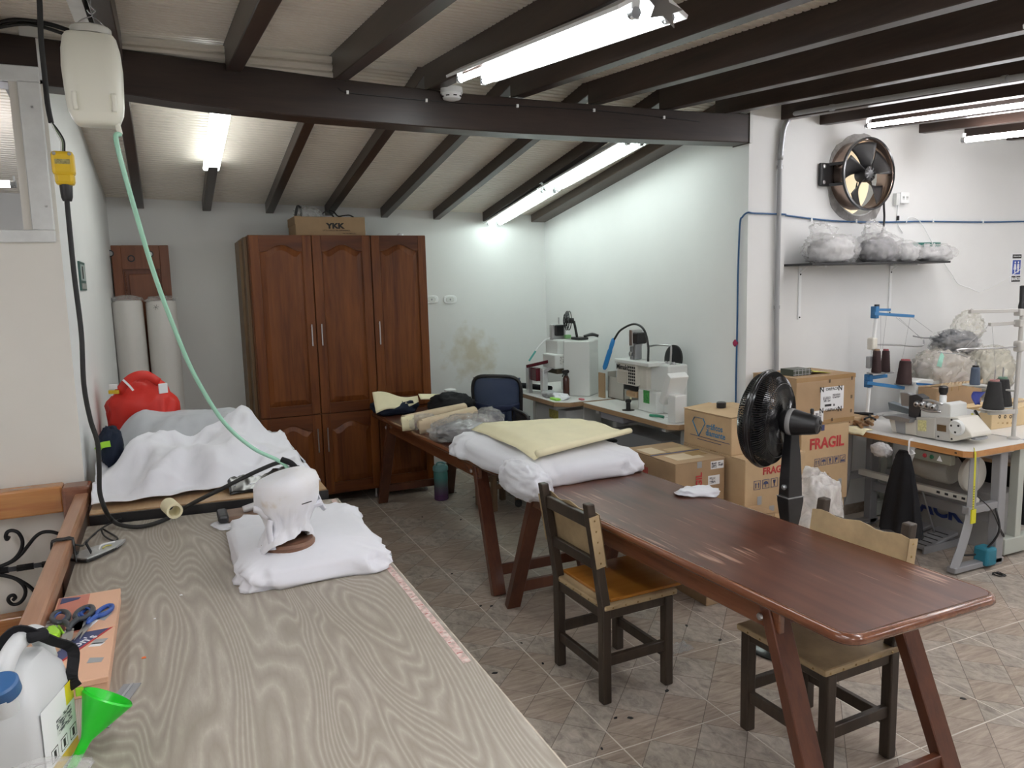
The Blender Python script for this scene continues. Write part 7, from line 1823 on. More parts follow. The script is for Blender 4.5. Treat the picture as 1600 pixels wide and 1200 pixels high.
for px, w, h, lab, m__, sd, pn in ((1299, 0.235, 0.135, 'clear bag of pale scraps at the left end of the black shelf', M_CONT, 81, 0.4), (1372, 0.20, 0.14, 'clear bag with a dark item, tallest on the black shelf', M_CONTD, 83, 0.5), (1412, 0.13, 0.10, 'small clear bag squeezed in the middle of the black shelf', M_CONT, 85, 0.3), (1458, 0.19, 0.085, 'flat clear bag at the right end of the black shelf', M_CONT, 87, 0.2)):
    q = on_y(px, 408, 4.17); q.z = sz + 0.017
    t = thing('scrap_bag', lab, 'bag', q, 0, None)
    blob(q + V(0, 0, h * 0.62), (w * 0.82, 0.09, h * 0.72), seed=sd + 1, amp=0.14, cr=0.12, zmin=q.z).build('contents', m__, t, smooth=True)
    blob(q + V(0, 0, h * 0.72), (w, 0.115, h * 0.86), seed=sd, amp=0.14, cr=0.13, zmin=q.z, nu=52, nv=30).build('bag_film', M_BAG, t, smooth=True)
    if pn >= 0.4: blob(q + V(-0.06 if sd == 81 else -0.02, 0, h * 1.52), (w * 0.50, 0.06, h * 0.62), seed=sd + 2, amp=0.30, cr=0.16, nu=44, nv=24, p=2.0, lean=(-0.05, 0)).build('bag_neck', M_BAG, t, smooth=True)
# signs
q0, q1 = on_y(1425, 379, 4.326), on_y(1469, 379, 4.326)
es = thing('exit_sign', 'green and white emergency exit sign half hidden behind the shelf bags', 'sign', q0)
M_EXIT = mat('exit_sign_green', (0.012, 0.145, 0.115), 0.4)
b = MB(); b.bb(q0.x - 0.006, q1.x + 0.006, 4.322, 4.329, q0.z - 0.115, q0.z + 0.006); b.build('backing', M_ALU, es)
b = MB(); b.bb(q0.x, q1.x, 4.3205, 4.322, q0.z - 0.11, q0.z); b.build('green_field', M_EXIT, es)
xm = (q0.x + q1.x) / 2
b = MB(); b.bb(xm - 0.03, xm + 0.035, 4.3195, 4.3205, q0.z - 0.105, q0.z - 0.008); b.build('door_pictogram', M_PAPER, es)
b = MB(); b.prism([(0, 0), (0.05, 0.04), (0.05, 0.018), (0.08, 0.018), (0.08, -0.018), (0.05, -0.018), (0.05, -0.04)], 0.001, Matrix.Translation((q0.x + 0.025, 4.3205, q0.z - 0.055)) @ Matrix.Rotation(pi / 2, 4, 'X')); b.build('arrow_pictogram', M_PAPER, es)
b = MB(); b.prism([(-0.01, 0.035), (0.012, 0.035), (0.02, 0.015), (0.045, 0.02), (0.02, 0.0), (0.03, -0.05), (0.012, -0.03), (-0.02, -0.06), (-0.005, -0.01), (-0.03, 0.005)], 0.001, Matrix.Translation((xm + 0.085, 4.3205, q0.z - 0.055)) @ Matrix.Rotation(pi / 2, 4, 'X')); b.lathe([(0.014, 0), (0.014, 0.001)], 14, V(xm + 0.09, 4.3205, q0.z - 0.02), (0, -1, 0)); b.build('runner_pictogram', M_PAPER, es, kind='stuff')
q = on_y(1587, 419, 4.326)
bs = thing('restroom_sign', 'blue and black BAÑOS restroom sign at the right end of the wall', 'sign', q)
sw, sh_ = 0.060, 0.125
b = MB(); b.bb(q.x - sw - 0.005, q.x + sw + 0.005, 4.320, 4.329, q.z - sh_, q.z + sh_); b.build('plate', M_PAPER, bs)
b = MB(); b.bb(q.x - sw, q.x + sw, 4.3190, 4.320, q.z + 0.085, q.z + 0.120); b.build('black_band', M_INK, bs)
b = MB(); b.bb(q.x - sw, q.x + sw, 4.3190, 4.320, q.z - 0.120, q.z - 0.068); b.build('black_band', M_INK, bs)
b = MB(); b.bb(q.x - sw + 0.006, q.x + sw - 0.006, 4.3190, 4.320, q.z - 0.055, q.z + 0.070); b.build('blue_field', mat('sign_blue', (0.02, 0.06, 0.36), 0.4), bs)
for dx, sk in ((-0.022, 1), (0.022, 0)):
    b = MB(); b.lathe([(0.009, 0), (0.009, 0.001)], 14, V(q.x + dx, 4.319, q.z + 0.05), (0, -1, 0))
    poly = [(-0.012, 0.032), (0.012, 0.032), (0.016, -0.005), (0.010, -0.005), (0.008, -0.045), (-0.008, -0.045), (-0.010, -0.005), (-0.016, -0.005)] if not sk else [(-0.010, 0.032), (0.010, 0.032), (0.020, -0.018), (0.006, -0.018), (0.006, -0.045), (-0.006, -0.045), (-0.006, -0.018), (-0.020, -0.018)]
    b.prism(poly, 0.001, Matrix.Translation((q.x + dx, 4.319, q.z + 0.005)) @ Matrix.Rotation(pi / 2, 4, 'X')); b.build('figure_pictogram', M_PAPER, bs, kind='stuff')
text('BAÑOS', 0.036, (q.x, 4.3185, q.z - 0.094), '-y', M_PAPER, bs, bold=0.001)
text('SEÑALIZACIÓN', 0.014, (q.x, 4.3185, q.z + 0.102), '-y', M_PAPER, bs)
wl = [on_y(x, y, 4.31) for x, y in ((1416, 348), (1420, 340), (1430, 341), (1442, 352), (1465, 395), (1487, 428), (1497, 443), (1515, 450), (1531, 456), (1545, 450), (1565, 440), (1590, 424), (1605, 412))]
b = MB(); b.tube(wl, 0.0035, 6, 5); tag(b.build('white_wire', M_REFLECTOR, None, smooth=True), 'thin white wire drooping across the right wall to the restroom sign', 'wire')
# ================================================================= OVERLOCK TABLE AND ITS SURROUNDINGS
OZ = 0.82
ot = thing('overlock_table', 'white sewing table with orange edge and bent grey steel legs before the right wall', 'table', (4.75, 3.6, 0))
poly = [(4.45, 3.06), (4.49, 3.02), (5.06, 3.02), (5.06, 4.22), (4.45, 4.22)]
b = MB(); b.prism(poly, 0.004, Matrix.Translation((0, 0, OZ - 0.004))); b.build('table_top', M_LAM, ot)
b = MB(); b.prism(poly, 0.038, Matrix.Translation((0, 0, OZ - 0.042))); b.build('edge_band', M_EDGE, ot)
b = MB(); b.bb(4.4495, 4.451, 3.10, 3.115, OZ - 0.028, OZ - 0.018); b.build('edge_hole', M_INK, ot)
M_LEGG = mat('grey_steel_leg', (0.30, 0.305, 0.315), 0.45, metal=0.2)
def end_frame(y):
    b = MB(); b.tube([(4.625, y, OZ - 0.042), (4.62, y, 0.60), (4.615, y, 0.46), (4.60, y, 0.34), (4.555, y, 0.20), (4.51, y, 0.10), (4.475, y, 0.03)], 0.045, 4, 4, flat=0.7); b.build('front_leg', M_LEGG, ot, bevel=0.004)
    b = MB(); b.bb(4.84, 4.915, y - 0.03, y + 0.03, 0.0, OZ - 0.042); b.build('rear_leg', M_LEGG, ot, bevel=0.006)
    b = MB(); b.bb(4.56, 4.86, y - 0.025, y + 0.025, 0.385, 0.435); b.build('cross_bar', M_LEGG, ot, bevel=0.004)
    b = MB(); b.bb(4.45, 4.93, y - 0.03, y + 0.03, 0.012, 0.05); b.build('foot_bar', M_LEGG, ot, bevel=0.006)
    b = MB(); b.bb(4.53, 4.96, y - 0.035, y + 0.035, OZ - 0.065, OZ - 0.042); b.build('top_bracket', M_LEGG, ot)
end_frame(3.10); end_frame(4.08)
b = MB(); b.bb(4.86, 4.90, 3.10, 4.08, 0.27, 0.34); b.build('rear_bar', M_LEGG, ot)
b = MB(); b.bb(4.70, 4.74, 3.13, 4.05, 0.42, 0.46); b.build('long_bar', M_MACHINE, ot)
for k in range(4):
    b = MB(); b.bb(4.699, 4.701, 3.20 + 0.06 * k, 3.225 + 0.06 * k, 0.432, 0.448); b.build('bar_slot', M_INK, ot)
b = MB(); b.bb(4.48, 4.53, 3.16, 3.42, 0.695, 0.765); sw_ = b.build('switch_box', mat('olive_switch_box', (0.20, 0.20, 0.16), 0.5), ot, bevel=0.008)
for y, m__ in ((3.34, mat('red_button', (0.35, 0.02, 0.03), 0.4)), (3.29, mat('green_button', (0.02, 0.13, 0.06), 0.4))):
    b = MB(); b.lathe([(0.014, 0), (0.014, 0.006), (0.010, 0.010)], 14, V(4.48, y, 0.732), (-1, 0, 0)); b.build('button', m__, sw_, smooth=40)
b = MB(); b.prism([(0.02, -0.018), (-0.02, -0.018), (0.0, 0.02)], 0.001, Matrix.Translation((4.4795, 3.235, 0.732)) @ FACE['-x']); b.build('warning_triangle', M_PAPER, sw_)
# motor
b = MB(); b.lathe([(0.05, -0.16), (0.09, -0.15), (0.10, -0.10), (0.10, 0.08), (0.085, 0.10)], 28, V(4.75, 3.42, 0.60), (0, -1, 0)); b.build('motor', mat('beige_motor', (0.36, 0.35, 0.31), 0.5), ot, smooth=40)
b = MB(); b.bb(4.70, 4.80, 3.34, 3.52, 0.68, OZ - 0.042); b.build('motor_mount', M_MACHINE_G, ot)
b = MB(); b.lathe([(0.115, -0.02), (0.12, -0.012), (0.12, 0.012), (0.11, 0.02)], 32, V(4.76, 3.20, 0.60), (0, -1, 0)); b.build('belt_guard', M_MACHINE, ot, smooth=40)
for y in (3.55, 3.75):
    b = MB(); b.cyl(V(4.90, y, 0.075), V(4.73, y, 0.45), 0.006); b.build('pedal_rod', M_DULL, ot)
    b = MB(); b.add([(4.66, y - 0.11, 0.03), (5.00, y - 0.11, 0.095), (5.00, y + 0.05, 0.095), (4.66, y + 0.05, 0.03), (4.66, y - 0.11, 0.015), (5.00, y - 0.11, 0.07), (5.00, y + 0.05, 0.07), (4.66, y + 0.05, 0.015)], [(0, 1, 2, 3), (4, 7, 6, 5), (0, 4, 5, 1), (1, 5, 6, 2), (2, 6, 7, 3), (3, 7, 4, 0)])
    pd = b.build('pedal', M_LEGG, ot, bevel=0.004)
    for k in range(5):
        x = 4.70 + 0.055 * k; b = MB(); b.box(V(x, y - 0.03, 0.031 + (x - 4.66) * 0.191), (0.008, 0.12, 0.004)); b.build('tread', M_INK, pd)
    b = MB(); b.bb(4.63, 5.03, y - 0.125, y - 0.112, 0.0, 0.05); b.build('pedal_rail', M_LEGG, ot)
    b = MB(); b.bb(4.97, 5.03, y - 0.11, y + 0.06, 0.0, 0.03); b.build('pedal_base', M_LEGG, ot)
b = MB(); b.tube([V(4.80, 3.06, 0.40), V(4.80, 3.03, 0.25), V(4.74, 3.10, 0.10), V(4.66, 3.2, 0.06)], 0.007, 8, 5); b.build('power_lead', M_BLACK, ot, smooth=True)
b = MB(); b.tube([V(4.62, 3.06, 0.50), V(4.72, 3.03, 0.40), V(4.86, 3.05, 0.22), V(4.90, 3.06, 0.20), V(4.80, 3.04, 0.30)], 0.004, 6, 5); b.build('thin_lead', M_BLACK, ot, smooth=True)
# lettered long machine carton under the table
jb = thing('machine_carton', 'grey white JACK carton lying behind the pedals under the sewing table', 'box', (5.2, 3.7, 0))
b = MB(); b.bb(5.075, 5.36, 3.25, 4.12, 0.002, 0.40); b.build('box_body', mat('grey_white_carton', (0.36, 0.36, 0.35), 0.7, var=0.08), jb, bevel=0.006)
b = MB(); b.bb(5.074, 5.076, 3.25, 4.12, 0.30, 0.305); b.build('lid_edge', M_MACHINE_G, jb)
text('JACK', 0.150, (5.0735, 3.66, 0.19), '-x', mat('jack_blue', (0.02, 0.045, 0.20), 0.5), jb, bold=0.006, sx=1.1)
b = MB(); b.box(on_z(1545, 878, 0.05) + V(0.02, 0.04, 0.03), (0.10, 0.10, 0.12)); tag(b.build('teal_box', mat('teal_box', (0.02, 0.17, 0.24), 0.5), None, bevel=0.015), 'small teal box on the floor between the grey table legs', 'box')
# black garment hanging at the table front
hg = thing('hanging_garment', 'black garment hanging by a white ribbon from the front edge of the sewing table', 'garment', (4.42, 3.48, 0.15))
b = MB(); vs = []; n = 56
for z, w, d in ((0.755, 0.03, 0.02), (0.72, 0.055, 0.025), (0.62, 0.085, 0.028), (0.45, 0.125, 0.034), (0.28, 0.155, 0.04), (0.19, 0.165, 0.042)):
    for k in range(n):
        a = 2 * pi * k / n; r_ = 1 + 0.75 * sin(7 * a + z * 5) * (0.8 - z)
        vs.append(V(4.40 + d * sin(a) * r_, 3.44 + w * cos(a) * (1 + 0.05 * sin(5 * a)), z + 0.012 * sin(a * 3) * (z < 0.2)))
b.add(vs, [(j * n + i, (j + 1) * n + i, (j + 1) * n + (i + 1) % n, j * n + (i + 1) % n) for j in range(5) for i in range(n)] + [tuple(range(n))[::-1], tuple(5 * n + i for i in range(n))])
b.build('black_cloth', M_BLACK_CLOTH, hg, smooth=True)
b = MB(); strip(b, [V(4.48, 3.43, OZ + 0.001), V(4.445, 3.43, OZ), V(4.443, 3.43, 0.775), V(4.42, 3.42, 0.745), V(4.40, 3.46, 0.72), V(4.395, 3.50, 0.69)], 0.02, up=(0, 1, 0.1)); b.build('white_ribbon', M_PAPER, hg, solid=0.003)
b = MB(); strip(b, [V(4.42, 3.42, 0.75), V(4.40, 3.38, 0.735), V(4.405, 3.36, 0.75), V(4.42, 3.39, 0.765)], 0.014, up=(0.5, 0.2, 1)); b.build('white_ribbon', M_PAPER, hg, solid=0.003)
tag(blob((4.41, 3.62, 0.725), (0.035, 0.075, 0.045), seed=91, amp=0.25, cr=0.2).build('grey_mask', M_CONT, None, smooth=True), 'crumpled grey white cloth hanging beside the black garment', 'cloth')
# tape measure
tm = thing('tape_measure', 'yellow tape measure hanging from the corner of the sewing table', 'tape measure', (4.50, 3.015, 0.6))
M_TAPEY = mat('yellow_tape', (0.62, 0.60, 0.02), 0.4)
b = MB(); strip(b, [V(4.55, 3.06, OZ + 0.002), V(4.50, 3.017, OZ + 0.001), V(4.50, 3.012, 0.77), V(4.50, 3.010, 0.60), V(4.503, 3.010, 0.42)], 0.016, up=(0, -1, 0.05)); b.build('tape', M_TAPEY, tm, solid=0.0015)
b = MB(); b.bb(4.482, 4.524, 3.004, 3.012, 0.36, 0.45); b.build('folded_end', M_TAPEY, tm)
for k in range(10):
    b = MB(); b.bb(4.492, 4.502, 3.0065, 3.0085, 0.45 + k * 0.016, 0.453 + k * 0.016); b.build('tape_mark', M_INK, tm)

# ---------------------------------------------------------------- overlock machine
om = thing('overlock_machine', 'cream overlock sewing machine with thread dials on the orange edged table', 'sewing machine', (4.68, 3.5, OZ))
XF = 4.585
slab_x([(1389, 655), (1394, 675), (1432, 681), (1432, 656)], XF, 0.20).build('bed', M_MACHINE, om, bevel=0.006)
slab_x([(1398, 657), (1401, 676), (1414, 678), (1414, 658)], XF - 0.004, 0.02).build('looper_gap', M_MACHINE_G, om)
slab_x([(1431, 652), (1432, 682), (1461, 686), (1461, 653)], XF - 0.008, 0.20).build('looper_cover', mat('grey_cream_cover', (0.50, 0.49, 0.45), 0.35), om, bevel=0.006)
slab_x([(1434, 656), (1434, 673), (1447, 674), (1447, 657)], XF - 0.011, 0.004).build('yellow_label', mat('threading_label', (0.62, 0.60, 0.30), 0.4, var=0.35, scale=90), om)
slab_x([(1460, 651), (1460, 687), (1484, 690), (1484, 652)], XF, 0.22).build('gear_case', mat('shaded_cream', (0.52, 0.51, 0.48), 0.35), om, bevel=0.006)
slab_x([(1464, 663), (1464, 673), (1478, 675), (1478, 665)], XF - 0.003, 0.004).build('name_plate', mat('brown_plate', (0.12, 0.07, 0.03), 0.4), om)
slab_x([(1483, 652), (1483, 691), (1519, 683), (1517, 677), (1497, 653)], XF - 0.005, 0.20).build('wheel_cover', M_MACHINE, om, bevel=0.008)
slab_x([(1438, 634), (1438, 654), (1486, 655), (1486, 632), (1476, 629)], XF + 0.03, 0.16).build('upper_body', M_MACHINE_W, om, bevel=0.008)
slab_x([(1378, 650), (1384, 654), (1420, 661), (1422, 655), (1400, 650)], XF - 0.05, 0.16).build('cloth_plate', M_DULL, om, bevel=0.002)
slab_x([(1420, 618), (1419, 658), (1432, 660), (1438, 640), (1442, 622), (1432, 616)], XF + 0.02, 0.07).build('needle_head', mat('dark_steel', (0.07, 0.07, 0.075), 0.4, metal=0.6), om, bevel=0.004)
slab_x([(1406, 613), (1408, 634), (1428, 636), (1430, 620), (1418, 614)], XF + 0.05, 0.05).build('side_guard', M_DULL, om, bevel=0.004)
slab_x([(1387, 628), (1389, 640), (1420, 648), (1424, 640), (1400, 632)], XF + 0.12, 0.06).build('waste_tray', mat('blue_grey_tray', (0.16, 0.19, 0.21), 0.4), om, bevel=0.004)
b = MB(); b.tube([on_x(1440, 625, XF + 0.03), on_x(1455, 626, XF + 0.03), on_x(1473, 632, XF + 0.03)], 0.009, 8, 4); b.build('thread_rail', M_STEEL, om, smooth=True)
for px, py in ((1435, 631), (1443, 632), (1452, 634), (1461, 636)):
    q = on_x(px, py, XF + 0.028)
    b = MB(); b.lathe([(0.024, 0.0), (0.024, 0.012), (0.017, 0.022), (0.017, 0.034), (0.008, 0.038)], 18, q, (-1, -0.2, 0)); d_ = b.build('tension_dial', M_STEEL, om, smooth=40)
    b = MB(); b.lathe([(0.008, 0.038), (0.007, 0.041)], 10, q, (-1, -0.2, 0)); b.build('dial_cap', M_BLACK, d_)
b = MB(); b.tube([on_x(1434, 636, XF + 0.03), on_x(1450, 642, XF + 0.03), on_x(1470, 643, XF + 0.03)], 0.010, 8, 4); b.build('thread_guide', M_STEEL, om, smooth=True)
q = on_x(1496, 668, XF - 0.006)
b = MB(); b.lathe([(0.052, 0.0), (0.052, 0.010), (0.044, 0.022), (0.020, 0.026)], 28, q, (-1, 0, 0)); hw_ = b.build('handwheel', M_MACHINE_W, om, smooth=40)
for a in (0.4, 2.5, 4.6):
    b = MB(); b.lathe([(0.008, 0.0), (0.007, 0.004)], 10, q + V(-0.022, 0.028 * cos(a), 0.028 * sin(a)), (-1, 0, 0)); b.build('wheel_hole', M_INK, hw_)
for px, py in ((1487, 656), (1487, 686), (1466, 682)):
    b = MB(); b.lathe([(0.007, 0), (0.006, 0.003)], 10, on_x(px, py, XF - 0.005), (-1, 0, 0)); b.build('screw', M_INK, om)
q = on_x(1474, 612, XF + 0.10)
b = MB(); b.lathe([(0.022, -0.09), (0.022, -0.03), (0.018, -0.02)], 14, q); b.build('oil_gauge', M_REFLECTOR, om, smooth=40)
b = MB(); b.lathe([(0.020, -0.02), (0.028, 0.0), (0.030, 0.03), (0.018, 0.04)], 14, q); b.build('gauge_cap', M_BLACK, om, smooth=40)
b = MB(); b.tube([on_x(1519, 683, 4.66), on_x(1530, 685, 4.72), on_x(1540, 683, 4.80)], 0.014, 8, 3); b.build('belt', M_MACHINE_G, om, smooth=True)

# pile of hand tools, papers at the far end of the table
M_HANDLE = wood('tool_handle_wood', (0.22, 0.11, 0.045), (0.36, 0.20, 0.09), rough=0.4, axis='X', freq=8)
rnd = random.Random(12)
spots = [(4.50, 3.86, 0.9), (4.54, 3.90, 1.2), (4.58, 3.93, 0.5), (4.62, 3.90, 2.2), (4.52, 3.98, 2.0), (4.60, 4.02, 1.5), (4.68, 3.98, 0.7), (4.56, 3.82, 1.0), (4.66, 3.92, 0.3)]
where = ['at the table front edge', 'beside the front one of the pile', 'crossing the middle of the pile', 'pointing at the overlock machine', 'toward the taped carton', 'deep in the pile by the wall', 'farthest back by the blue stand', 'closest to the overlock machine', 'lying under the dark pliers']
for k, (x, y, a) in enumerate(spots):
    z = OZ + 0.014 + 0.018 * (k % 3)
    t = thing('hand_tool', 'wooden handled hand tool ' + where[k], 'tool', (x, y, z), a, None)
    b = MB(); b.lathe([(0.008, 0.0), (0.013, 0.015), (0.011, 0.06), (0.014, 0.10), (0.008, 0.11)], 12, (0, 0, 0), (1, 0, 0)); b.build('handle', M_HANDLE, t, local=True, smooth=40)
    b = MB(); b.cyl((0.11, 0, 0), (0.21, 0, 0.004), 0.004, 0.0025, n=8); b.build('blade', M_STEEL, t, local=True)
for k, (x, y, a) in enumerate(((4.60, 3.88, 0.7), (4.66, 4.04, 2.0))):
    t = thing('pliers', ('dark pliers on top of the hand tools', 'dark pliers behind the hand tools near the wall')[k], 'pliers', (x, y, OZ + 0.075), a)
    for s_ in (-1, 1):
        b = MB(); b.tube([(-0.10, s_ * 0.035, 0), (-0.04, s_ * 0.022, 0), (0.0, s_ * 0.004, 0.0), (0.05, -s_ * 0.006, 0)], [0.008, 0.008, 0.007, 0.005], 8, 4); b.build('jaw', M_IRON, t, local=True, smooth=True)
b = MB(); b.grid(8, 6, lambda u, v: V(4.42 + 0.10 * u, 3.78 + 0.16 * v, OZ + 0.006 - 0.045 * max(0, 0.35 - u) * 2 + 0.004 * sin(v * 8)))
tag(b.build('yellow_slip', M_CREAM, None, smooth=True, solid=0.0015), 'pale yellow paper slip curling over the table corner by the cartons', 'paper')
b = MB(); b.bb(4.50, 4.78, 3.99, 4.17, OZ + 0.001, OZ + 0.055); o = b.build('flat_carton', M_CARD, None, bevel=0.004); tag(o, 'flat cardboard carton under the tool pile by the wall', 'box')

# ---------------------------------------------------------------- cone thread stands
def cone(label, q, h, r0, r1, m_, core, lean=0.0, group=None):
    t = thing('thread_cone', label, 'thread cone', q, 0, group)
    ax_ = V(lean, 0, 1).normalized()
    b = MB(); prof = [(r0 * 0.97, 0.0), (r0, 0.006)]
    for k in range(1, 14): prof.append((r0 + (r1 - r0) * k / 14 + (0.0006 if k % 2 else 0), 0.006 + (h - 0.016) * k / 14))
    prof += [(r1, h - 0.008), (r1 * 0.8, h - 0.003)]
    b.lathe(prof, 24, q, tuple(ax_)); b.build('wound_thread', m_, t, smooth=40)
    b = MB(); b.lathe([(r1 * 0.78, h - 0.004), (r1 * 0.78, h + 0.008), (r1 * 0.55, h + 0.008), (r1 * 0.5, h - 0.002)], 20, q, tuple(ax_)); b.build('cone_tip', core, t, smooth=40)
    return t
ts = thing('thread_stand', 'cream steel thread stand with two guide arms at the right edge', 'thread stand', (5.02, 3.12, OZ))
M_STAND = mat('cream_stand_steel', (0.52, 0.51, 0.48), 0.4, metal=0.2)
px_ = 5.03; py_ = 3.12
b = MB(); b.cyl((px_, py_, OZ), (px_ + 0.015, py_, 1.735), 0.013, n=12); b.build('pole', M_STAND, ts, smooth=40)
b = MB(); b.lathe([(0.035, 0), (0.035, 0.012), (0.018, 0.018)], 18, V(px_, py_, OZ)); b.build('pole_base', M_STAND, ts, smooth=40)
zt2 = on_y(1585, 478, py_).z
b = MB(); b.lathe([(0.022, -0.03), (0.024, 0.0), (0.019, 0.03), (0.021, 0.13), (0.012, 0.135)], 14, V(px_ + 0.012, py_, zt2 - 0.005)); b.build('black_handle', M_BLACK, ts, smooth=40)
def arm(par, p, q, w, h, m_, nm): 
    b = MB(); b.bar(p, q, w, h); return b.build(nm, m_, par, bevel=0.002, seg=1)
arm(ts, on_y(1598, 485, py_), on_y(1515, 487, py_), 0.02, 0.022, M_STAND, 'guide_arm')
arm(ts, on_y(1599, 504, py_ + 0.02), on_y(1546, 507, py_ + 0.02), 0.02, 0.022, M_STAND, 'guide_arm')
for z_ in (488, 505): b = MB(); b.box(on_y(1592, z_, py_), (0.04, 0.045, 0.045)); b.build('arm_clamp', M_STAND, ts, bevel=0.005)
b = MB(); b.tube([on_y(1592, 541, py_), on_y(1560, 544, py_), on_y(1500, 546, py_), on_y(1497, 551, py_)], 0.006, 8, 4); b.build('horizontal_rod', M_STEEL, ts, smooth=True)
b = MB(); b.box(on_y(1592, 541, py_), (0.05, 0.05, 0.07)); b.build('rod_clamp', M_STAND, ts, bevel=0.01)
b = MB(); b.tube([on_y(1467, 550, py_), on_y(1480, 552, py_), on_y(1497, 553, py_), on_y(1511, 558, py_)], 0.0055, 8, 4, flat=0.6); b.build('cross_rod', M_DULL, ts, smooth=True)
pl = on_y(1570, 632, py_ + 0.02).z
zp = 1.035
arm(ts, V(px_ + 0.02, py_, zp - 0.03), V(4.86, py_ + 0.06, zp - 0.03), 0.03, 0.03, M_STAND, 'tray_arm')
for x, y in ((4.885, 3.17), (5.045, 3.22)):
    b = MB(); b.lathe([(0.075, 0.0), (0.078, 0.004), (0.07, 0.006)], 28, V(x, y, zp - 0.012)); b.build('cone_tray', M_STAND, ts, smooth=40)
    b = MB(); b.cyl(V(x, y, zp), V(x, y, zp + 0.25), 0.004, n=8); b.build('spindle', M_STEEL, ts)
b = MB(); b.bb(4.85, 5.05, 3.20, 3.23, zp - 0.035, zp - 0.012); b.build('tray_bar', M_STAND, ts)
M_THREAD_K = mat('black_thread', (0.016, 0.016, 0.016), 0.75, bump=0.4, bscale=300, stretch=(0.1, 0.1, 1))
M_THREAD_M = mat('dark_maroon_thread', (0.028, 0.010, 0.010), 0.7, bump=0.4, bscale=300, stretch=(0.1, 0.1, 1))
M_THREAD_B = mat('slate_blue_thread', (0.075, 0.10, 0.145), 0.7, bump=0.4, bscale=300, stretch=(0.1, 0.1, 1))
cone('black thread cone with a pink tip on the cream thread stand', V(4.885, 3.17, zp - 0.006), 0.185, 0.062, 0.036, M_THREAD_K, mat('pink_core', (0.40, 0.20, 0.19), 0.6))
cone('black thread cone with a green tip on the cream thread stand', V(5.045, 3.22, zp - 0.006), 0.185, 0.062, 0.036, M_THREAD_K, mat('green_core', (0.16, 0.27, 0.20), 0.6))
q = on_y(1523, 601, 3.40)
cone('slate blue thread cone between the black cones and the bagged clothes', q, on_y(1523, 573, 3.40).z - q.z, 0.032, 0.026, M_THREAD_B, M_BLACK)
b = MB(); b.lathe([(0.075, 0.0), (0.075, 0.005)], 28, q - V(0, 0, 0.005)); b.build('cone_tray', M_STAND, ts, smooth=40)
b = MB(); b.cyl(q, q + V(0, 0, 0.16), 0.004, n=8); b.build('spindle', M_STEEL, ts)
arm(ts, q + V(0, 0, -0.012), V(px_, py_, q.z - 0.012), 0.02, 0.012, M_STAND, 'tray_arm')
M_THREAD = mat('thin_thread', (0.30, 0.30, 0.30), 0.7)
b = MB()
for a, c in (((1544, 508), (1524, 542)), ((1550, 510), (1556, 583)), ((1545, 508), (1500, 550))):
    b.tube([on_y(*a, py_), on_y(*c, py_)], 0.0012, 4, 1)
b.build('thread', M_THREAD, ts, kind='stuff')

YBS = 4.08
bst = thing('thread_stand', 'white thread stand with blue arms against the right wall', 'thread stand', (4.8, YBS, OZ))
M_BLUEARM = mat('blue_arm_enamel', (0.03, 0.16, 0.36), 0.4)
pa, pb = on_y(1353, 668, YBS), on_y(1370, 483, YBS); pa.z = OZ
b = MB(); b.cyl(pa, pb, 0.014, n=12); b.build('pole', M_REFLECTOR, bst, smooth=40)
b = MB(); b.lathe([(0.04, 0), (0.04, 0.01), (0.018, 0.016)], 18, pa); b.build('pole_base', M_REFLECTOR, bst, smooth=40)
b = MB(); b.cyl(pb, pb + V(0, 0, 0.035), 0.018); b.build('pole_cap', M_BLACK, bst)
arm(bst, on_y(1365, 484, YBS), on_y(1390, 484, YBS), 0.025, 0.018, M_BLUEARM, 'guide_arm')
arm(bst, on_y(1365, 490, YBS - 0.02), on_y(1427, 494, YBS - 0.02), 0.025, 0.022, M_BLUEARM, 'guide_arm')
b = MB(); b.box(on_y(1367, 488, YBS), (0.035, 0.05, 0.09)); b.build('arm_clamp', M_BLUEARM, bst, bevel=0.004)
arm(bst, on_y(1353, 591, YBS), on_y(1385, 587, YBS - 0.04), 0.03, 0.025, M_BLUEARM, 'tray_arm')
arm(bst, on_y(1353, 598, YBS - 0.02), on_y(1412, 606, YBS - 0.10), 0.03, 0.025, M_BLUEARM, 'tray_arm')
b = MB(); b.box(on_y(1357, 595, YBS), (0.04, 0.05, 0.10)); b.build('tray_clamp', M_BLUEARM, bst, bevel=0.004)
b = MB(); b.box(on_y(1363, 537, YBS), (0.055, 0.055, 0.09)); b.build('rod_clamp', M_MACHINE, bst, bevel=0.01)
b = MB(); b.box(on_y(1358, 566, YBS), (0.035, 0.035, 0.09)); b.build('pole_joint', M_DULL, bst, bevel=0.006)
b = MB(); b.tube([on_y(1366, 538, YBS), on_y(1400, 539, YBS), on_y(1440, 541, YBS), on_y(1443, 530, YBS)], 0.006, 8, 4); b.build('horizontal_rod', M_STEEL, bst, smooth=True)
b = MB(); b.tube([on_y(1427, 525, YBS), on_y(1445, 528, YBS), on_y(1470, 527, YBS)], 0.0055, 8, 4); b.build('cross_rod', M_DULL, bst, smooth=True)
b = MB()
for a, c in (((1376, 494), (1376, 545)), ((1385, 494), (1379, 545)), ((1400, 496), (1437, 526)), ((1422, 497), (1410, 560)), ((1427, 497), (1457, 519)), ((1405, 497), (1440, 530))):
    b.tube([on_y(*a, YBS - 0.03), on_y(*c, YBS - 0.03)], 0.0012, 4, 1)
b.build('thread', M_THREAD, bst, kind='stuff')
M_TIP = mat('tan_core', (0.36, 0.24, 0.15), 0.6); M_TIPR = mat('rose_core', (0.33, 0.08, 0.09), 0.6)
